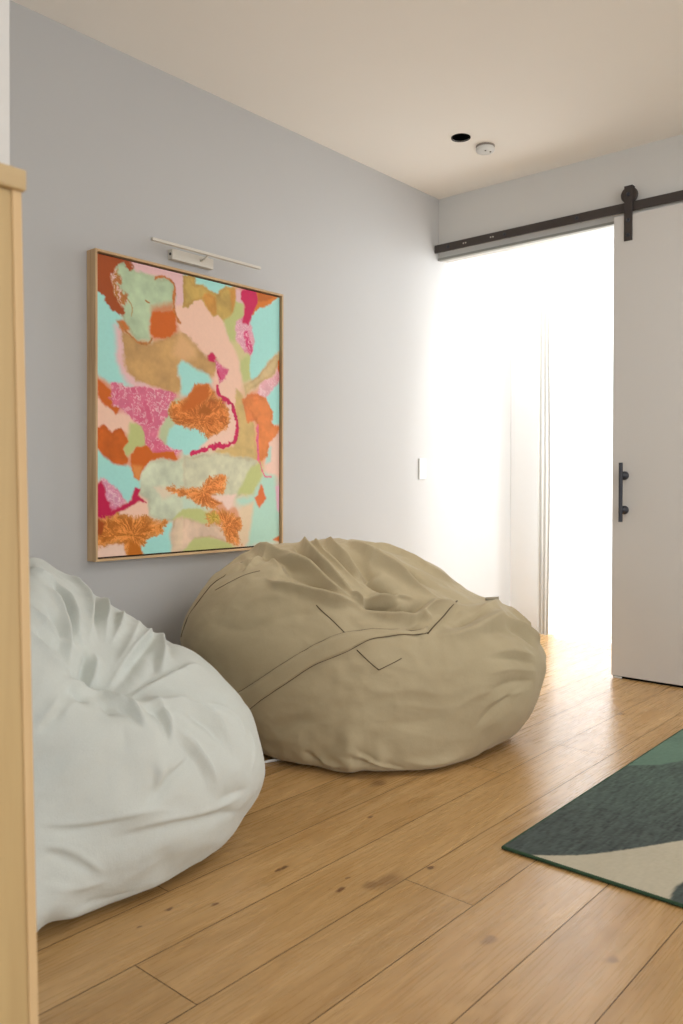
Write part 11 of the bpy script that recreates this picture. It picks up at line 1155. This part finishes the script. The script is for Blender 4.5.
# ------------------------------------------------------------------ bean bags
def catmull(G,yv,xv):
    """bicubic sampling of a (el, az) table, azimuth periodic"""
    ny,nx=G.shape; yi=np.floor(yv).astype(int); xi=np.floor(xv).astype(int); fy=yv-yi; fx=xv-xi
    def w(t): return (-.5*t+t*t-.5*t**3, 1-2.5*t*t+1.5*t**3, .5*t+2*t*t-1.5*t**3, -.5*t*t+.5*t**3)
    wy=w(fy); wx=w(fx); s=0
    for j in range(4):
        r=yi-1+j; flip=(r<0)|(r>ny-1); rr=np.where(r<0,-r,np.where(r>ny-1,2*(ny-1)-r,r))
        for i in range(4):
            c=(xi-1+i+np.where(flip,nx//2,0))%nx
            s=s+wy[j]*wx[i]*G[rr,c]
    return s
def quad_sphere(N):
    a=np.tan(np.linspace(-np.pi/4,np.pi/4,N+1)); A,B=np.meshgrid(a,a,indexing='ij'); o=np.ones_like(A)
    faces=[(o,A,B),(-o,-A,B),(-A,o,B),(A,-o,B),(-B,A,o),(B,A,-o)]
    V=[];F=[];off=0
    for f in faces:
        v=np.stack(f,-1).reshape(-1,3); V.append(v/np.linalg.norm(v,axis=1)[:,None])
        i=np.arange((N+1)**2).reshape(N+1,N+1)+off; F.append(np.stack([i[:-1,:-1],i[1:,:-1],i[1:,1:],i[:-1,1:]],-1).reshape(-1,4)); off+=(N+1)**2
    V=np.vstack(V);F=np.vstack(F)
    key=np.round(V*1e6).astype(np.int64); _,first,inv=np.unique(key,axis=0,return_index=True,return_inverse=True); inv=inv.ravel()
    return V[first],inv[F],first
def vnormals(V,F):
    a=V[F[:,2]]-V[F[:,0]]; b=V[F[:,3]]-V[F[:,1]]; n=np.cross(a,b); N=np.zeros_like(V)
    for k in range(4): np.add.at(N,F[:,k],n)
    return N/np.maximum(np.linalg.norm(N,axis=1),1e-12)[:,None]
def unpack_folds(rows,K=72,m=3):
    """cloth wrinkle heights on the six face grids, refined m times with a cubic"""
    q=np.zeros((6,K+1,K+1))
    for r in rows: q[r[0]//100,r[0]%100,r[1]:r[1]+len(r)-2]=r[2:]
    q*=.0008
    p=np.pad(q,((0,0),(1,1),(1,1)),'edge'); s=.6*q+.1*(p[:,2:,1:-1]+p[:,:-2,1:-1]+p[:,1:-1,2:]+p[:,1:-1,:-2])
    q[:,1:-1,1:-1]=s[:,1:-1,1:-1]
    def up(a,ax):
        a=np.moveaxis(a,ax,-1); e=np.concatenate([2*a[...,:1]-a[...,1:2],a,2*a[...,-1:]-a[...,-2:-1],2*a[...,-1:]-a[...,-2:-1]],-1)
        o=np.zeros(a.shape[:-1]+(m*K+1,))
        for k in range(m):
            x=k/m; n_=K+1 if k==0 else K
            w=(-.5*x+x*x-.5*x**3,1-2.5*x*x+1.5*x**3,.5*x+2*x*x-1.5*x**3,-.5*x*x+.5*x**3)
            o[...,k::m]=sum(w[j]*e[...,j:j+n_] for j in range(4))
        return np.moveaxis(o,-1,ax)
    return up(up(q,1),2).reshape(-1)
def bag_surface(spec,folds,seed=0,fine=1.0,gain=1.0,calm=.5,top=1.0,N=216):
    C=np.array(spec['C']); G=np.array(spec['G'],float)/1000
    d,F,first=quad_sphere(N); fold=unpack_folds(folds)[first]
    el=np.arcsin(np.clip(d[:,2],-1,1)); az=np.arctan2(d[:,1],d[:,0])%(2*np.pi)
    r=catmull(G,(el+np.pi/2)/np.pi*(G.shape[0]-1)*.99999,az/(2*np.pi)*G.shape[1])
    V=C+d*r[:,None]
    z=V[:,2]; V[:,2]=np.where(z<.05,.004+.046*np.exp(np.minimum((z-.05)/.046,0)),z)
    n=vnormals(V,F)
    if (n*d).sum(1).mean()<0: F=F[:,::-1]; n=-n
    V0=V.copy()
    for w,a,*p in spec['D']:
        q=np.array(p)/1000; dd=np.linalg.norm(V-q,axis=1)/(w/1000*1.25); V=V+n*(a/1000*np.exp(-dd**2))[:,None]
    n=vnormals(V,F)
    for_d=np.zeros(len(V)); act=np.zeros(len(V))
    near=np.zeros(len(V))
    for w,a,k,pts in spec['S']:
        p=np.array(pts,float).reshape(-1,3)/1000; w=w/1000*.88
        lo=p.min(0)-w*4-.14; hi=p.max(0)+w*4+.14; s=np.where(((V0>lo)&(V0<hi)).all(1))[0]
        if not len(s): continue
        Q=V0[s]; best=np.full(len(s),1e9); par=np.zeros(len(s)); sg=np.zeros(len(s)); L=np.r_[0,np.cumsum(np.linalg.norm(np.diff(p,axis=0),axis=1))]; T=L[-1]
        for i in range(len(p)-1):
            e=p[i+1]-p[i]; le=max(e@e,1e-10); t=np.clip(((Q-p[i])@e)/le,0,1); q=Q-p[i]-t[:,None]*e; dd=(q*q).sum(1); m=dd<best
            best=np.where(m,dd,best); par=np.where(m,(L[i]+t*np.sqrt(le))/T,par)
            sd=np.sign((np.cross(np.broadcast_to(e,q.shape),q)*n[s]).sum(1)); sg=np.where(m,sd,sg)
        if abs(a)>=9: act[s]=np.maximum(act[s],np.exp(-best/.11**2))
        dist=np.sqrt(best); tap=np.clip(np.minimum(par,1-par)*2.7+.02,0,1); tap=tap*tap*(3-2*tap)
        ww=w*(.55+.45*tap)
        if k==0:
            x=dist/ww; g=np.exp(-(np.sqrt(x*x+.05)-.224)*(1.9 if a>0 else 1.35))
            for_d[s]+=a/1000*1.35*g*tap
        else:
            x=sg*dist/ww; for_d[s]+=-a/1000*.5*np.tanh(x*2.5)*np.exp(-(x*.45)**2)*tap
    V2=V+n*(for_d*gain+fold*(calm+(top-calm)*act))[:,None]
    # soft cloth unevenness and small crumples
    q=V*np.array([1,1,1.0])+seed*3.7
    u1=vn3(q*4.5+7)-.5; u2=vn3(q*11+3)-.5
    warp=np.stack([vn3(q*6+1),vn3(q*6+21),vn3(q*6+41)],-1)*.9
    rid=1-np.abs(2*vn3(q*np.array([9,9,15])+warp*2.2)-1); rid2=1-np.abs(2*vn3(q*np.array([20,20,28])+warp*3)-1)
    V2=V2+n*(.008*u1+.004*u2+fine*(.006*(rid**3-.2)*(.4+vn3(q*3+11))+.0022*(rid2**3-.2)))[:,None]
    V2[:,2]=np.maximum(V2[:,2],.002); V2[:,0]=np.maximum(V2[:,0],.004)
    return V2,F,V0,n
def fabric(name,c,c2,crease=.25):
    N=NT(name); tc=N.node('ShaderNodeTexCoord')
    nz=N.node('ShaderNodeTexNoise',i_Scale=7.0,i_Detail=5.0); N.l(tc.outputs['Object'],nz.inputs['Vector'])
    mx=N.node('ShaderNodeMix',data_type='RGBA'); N.l(nz.outputs['Fac'],mx.inputs['Factor']); mx.inputs[6].default_value=(*lin(c),1); mx.inputs[7].default_value=(*lin(c2),1)
    wv=N.node('ShaderNodeTexNoise',i_Scale=420.0,i_Detail=2.0); N.l(tc.outputs['Object'],wv.inputs['Vector'])
    mr=N.node('ShaderNodeMapRange'); mr.inputs['To Min'].default_value=.92; mr.inputs['To Max'].default_value=1.08; N.l(wv.outputs['Fac'],mr.inputs['Value'])
    m2=N.node('ShaderNodeMix',data_type='RGBA',blend_type='MULTIPLY'); m2.inputs['Factor'].default_value=1; N.l(mx.outputs[2],m2.inputs[6]); N.l(mr.outputs[0],m2.inputs[7]); N.l(m2.outputs[2],N.b.inputs['Base Color'])
    cn=N.node('ShaderNodeTexNoise',noise_type='RIDGED_MULTIFRACTAL',i_Scale=5.5,i_Detail=3.0,i_Distortion=1.2); N.l(tc.outputs['Object'],cn.inputs['Vector'])
    N.b.inputs['Roughness'].default_value=.9; N.b.inputs['Specular IOR Level'].default_value=.15; N.b.inputs['Sheen Weight'].default_value=.12; N.b.inputs['Sheen Roughness'].default_value=.5
    b1=N.node('ShaderNodeTexNoise',i_Scale=45.0,i_Detail=4.0); N.l(tc.outputs['Object'],b1.inputs['Vector'])
    ad=N.node('ShaderNodeMath',operation='MULTIPLY_ADD'); N.l(b1.outputs['Fac'],ad.inputs[0]); ad.inputs[1].default_value=1.6; N.l(wv.outputs['Fac'],ad.inputs[2])
    b0=N.node('ShaderNodeBump',i_Strength=crease,i_Distance=.012); N.l(cn.outputs['Fac'],b0.inputs['Height'])
    bp=N.node('ShaderNodeBump',i_Strength=.22,i_Distance=.003); N.l(ad.outputs[0],bp.inputs['Height']); N.l(b0.outputs[0],bp.inputs['Normal']); N.l(bp.outputs[0],N.b.inputs['Normal'])
    return N.m
from mathutils.bvhtree import BVHTree
def snap(bvh,pts,C,off):
    """pull traced points onto the finished cloth, along its own nearest normal"""
    o=[]
    for p in pts:
        co,nn,_,_=bvh.find_nearest(Vector(p))
        if nn.dot(co-Vector(C))<0: nn=-nn
        o.append((co+nn*off,nn))
    return o
def smooth_pts(o,it=2):
    P=[p for p,_ in o]
    for _ in range(it): P=[P[0]]+[(P[i-1]+P[i]*2+P[i+1])/4 for i in range(1,len(P)-1)]+[P[-1]]
    return P
def build_bags():
    mA=fabric('taupe_canvas',(168,153,122),(181,167,136)); mB=fabric('oatmeal_canvas',(204,208,201),(213,217,210))
    mS=simple('taupe_seam_thread',(92,78,56),rough=.9)
    # right bag
    V,F,_,_=bag_surface(D_A,D_wrinkles_a,1,.15,1.4,.6,1.15); C=D_A['C']
    t=empty('bean_bag',(C[0],C[1],0),'khaki-beige canvas bean bag slumped under the painting, farther from the cabinet','bean bag')
    me=np_mesh('cover',V-np.array(t.location),F); link('cover',me,mA,t,True)
    bvh=BVHTree.FromPolygons([tuple(v) for v in V],[tuple(f) for f in F])
    for k,pts in enumerate(D_seams):
        o=snap(bvh,np.array(pts).reshape(-1,3)/1000,C,.0016); bm=bmesh.new(); tube(bm,smooth_pts(o,1),(.0018,.0009,.0019,.0019,.0014,.0028)[k],6); bm_obj('seam',bm,mS,t,True)
    # sewn-on strap: a welt of cloth with thickness
    pts=np.array(D_strap).reshape(-1,3)/1000; nj=7; o=snap(bvh,pts,C,0.0); n=len(o)//nj
    bm=bmesh.new(); top=[]
    for i in range(n):
        row=[]
        for j in range(nj):
            p,nn=o[i*nj+j]; h=.0055 if 0<j<nj-1 else .0035
            row.append(bm.verts.new(p+nn*h))
        p0,n0=o[i*nj]; p1,n1=o[i*nj+nj-1]
        row=[bm.verts.new(p0-n0*.004)]+row+[bm.verts.new(p1-n1*.004)]; top.append(row)
    for a,b in zip(top,top[1:]):
        for j in range(len(a)-1): bm.faces.new((a[j],a[j+1],b[j+1],b[j]))
    bm.faces.new(top[0]); bm.faces.new(top[-1][::-1])
    sp_=bm_obj('strap',bm,mA,t,True)
    for j,r in ((0,.0013),(nj-1,.0019)):
        q=[o[i*nj+j] for i in range(n)]; bm=bmesh.new(); tube(bm,smooth_pts([(p+nn*.0024,nn) for p,nn in q],1),r,6); bm_obj('seam',bm,mS,sp_,True)
    # little folded cloth tag on the far shoulder
    a,b=[np.array(D_tag).reshape(-1,3)[i]/1000 for i in (0,1)]; (pa,na),(pb,nb)=snap(bvh,[a,b],C,0.0)
    bm=bmesh.new(); R=(pb-pa); up=Vector((0,0,1)); back=Vector((-.65,.76,0))
    sec=[(0,.0,0),(.012,.010,.0),(.004,.022,.3),(-.006,.016,.6),(-.004,.004,.8)]
    rows=[]
    for s in (0,.35,.7,1.0):
        base=pa+R*s; rows.append([bm.verts.new(base+up*(h*(.6+.5*s))-back*y+R*.0) for y,h,_ in sec])
    for A_,B_ in zip(rows,rows[1:]):
        for j in range(len(sec)-1): bm.faces.new((A_[j],A_[j+1],B_[j+1],B_[j]))
    tg=bm_obj('fabric_tag',bm,simple('grey_tag_cloth',(150,140,118),rough=.9),t,True); so=tg.modifiers.new('t','SOLIDIFY'); so.thickness=.002
    # white liner tape showing at the base
    bm=bmesh.new(); tube(bm,[(.748,2.085,.007),(.762,2.125,.006),(.774,2.16,.006),(.79,2.205,.008)],.0055,8); bm_obj('liner_tape',bm,M_white,t,True)
    # left bag
    V,F,_,_=bag_surface(D_B,D_wrinkles_b,2,.15,.75,.85,.8); C=D_B['C']
    t=empty('bean_bag',(C[0],C[1],0),'pale grey-white canvas bean bag with a deep sat-in hollow, beside the oak cabinet','bean bag')
    me=np_mesh('cover',V-np.array(t.location),F); link('cover',me,mB,t,True)
build_bags()
# ------------------------------------------------------------------ oak cabinet at the left edge
def build_cabinet():
    x0,x1,y0,y1=1.604,2.016,-.75,.508; zt=1.383
    t=empty('oak_cabinet',((x0+x1)/2,(y0+y1)/2,0),'tall light oak cabinet with overhanging top at the near left edge','cabinet')
    def lean(bm):
        for v in bm.verts:
            if v.co.y>0: v.co.y+=.027*(1-v.co.z/zt)
    bm=bmesh.new(); box(bm,x0,x1-.003,y0,y1,0,zt,.002,1); lean(bm); bm_obj('carcass',bm,M_oak,t)
    bm=bmesh.new(); box(bm,x0,x1+.006,y0-.004,y1+.004,zt,zt+.026,.003,2); bm_obj('cabinet_top',bm,M_oakh,t)
    bm=bmesh.new(); box(bm,x1-.003,x1,y1-.012,y1,.0,zt,.0008,1); lean(bm); bm_obj('edge_strip',bm,M_oakl,t)
build_cabinet()
# ------------------------------------------------------------------ daylight, plus unseen fill lamps added for brightness
def area(name,loc,rot,sx,sy,power,col):
    l=bpy.data.lights.new(name,'AREA'); l.shape='RECTANGLE'; l.size=sx; l.size_y=sy; l.energy=power; l.color=col
    o=bpy.data.objects.new(name,l); COL.objects.link(o); o.location=loc; o.rotation_euler=rot; return o
area('daylight_outdoors',(3.2,8.6,2.7),(math.radians(-90),0,0),9.0,5.6,1180,(.97,1.0,1.05))
area('hall_ceiling_fill',(.8,4.60,2.80),(math.radians(28),0,0),1.3,.14,13,(1,1,1.0))  # unseen lamp added to brighten the hall return wall
area('hall_wall_fill',(1.95,4.56,1.3),(math.radians(90),0,math.radians(60)),.14,2.5,30,(1,1,1.0))  # added lamp, hidden behind the end wall, whitens the hall sides
area('daylight_side_window',(RX+.3,.8,1.35),(math.radians(90),0,math.radians(90)),4.0,2.3,40,(.97,1.0,1.06))
area('rear_fill',(4.6,YB-.2,1.1),(math.radians(90),0,0),1.5,2.0,46,(.97,1.0,1.06))  # fill added behind the camera, the window is made up
area('alcove_fill',(.72,YB-.2,1.0),(math.radians(90),0,0),1.3,1.8,17,(.90,1.0,1.16))  # invented cool fill from rear left, lifts bag and lower wall
area('room_ceiling_fill',(3.1,3.5,2.81),(0,0,0),1.2,1.2,32,(1.0,1.0,1.0))  # out-of-view lamp added to lift floor and bag tops
sp=bpy.data.lights.new('bag_fill_spot','SPOT'); sp.energy=95; sp.spot_size=math.radians(44); sp.spot_blend=.9; sp.shadow_soft_size=.12; sp.color=(1,.97,.92)  # added spot, unseen, aimed at the far bag to bring out folds
so_=bpy.data.objects.new('bag_fill_spot',sp); COL.objects.link(so_); so_.location=(.75,1.55,2.78); so_.rotation_euler=(Vector((.62,2.72,.7))-Vector((.75,1.55,2.78))).to_track_quat('-Z','Y').to_euler()
w=bpy.data.worlds.new('sky'); SC.world=w; w.use_nodes=True
bg=w.node_tree.nodes['Background']; bg.inputs['Color'].default_value=(.93,.97,1,1); bg.inputs['Strength'].default_value=2.2
# ------------------------------------------------------------------ camera
cam=bpy.data.cameras.new('camera'); co=bpy.data.objects.new('camera',cam); COL.objects.link(co); SC.camera=co
yaw,pit,rol=math.radians(40.771),math.radians(.688),math.radians(.129)
Fw=Vector((-math.sin(yaw)*math.cos(pit),math.cos(yaw)*math.cos(pit),-math.sin(pit))); Rr=Vector((math.cos(yaw),math.sin(yaw),0)); Up=Rr.cross(Fw)
c_,s_=math.cos(rol),math.sin(rol); Rr,Up=Rr*c_+Up*s_,-Rr*s_+Up*c_
co.matrix_world=Matrix(((Rr.x,Up.x,-Fw.x,2.9649),(Rr.y,Up.y,-Fw.y,0),(Rr.z,Up.z,-Fw.z,1.03),(0,0,0,1)))
cam.sensor_width=36; cam.sensor_fit='AUTO'; cam.lens=828.27/1024*36
cam.shift_y=-17.177/1024; cam.clip_start=.05
cam.dof.use_dof=True; cam.dof.focus_distance=3.3; cam.dof.aperture_fstop=5.0
SC.view_settings.view_transform='Standard'; SC.view_settings.look='None'; SC.view_settings.exposure=-0.30; SC.view_settings.gamma=1.0
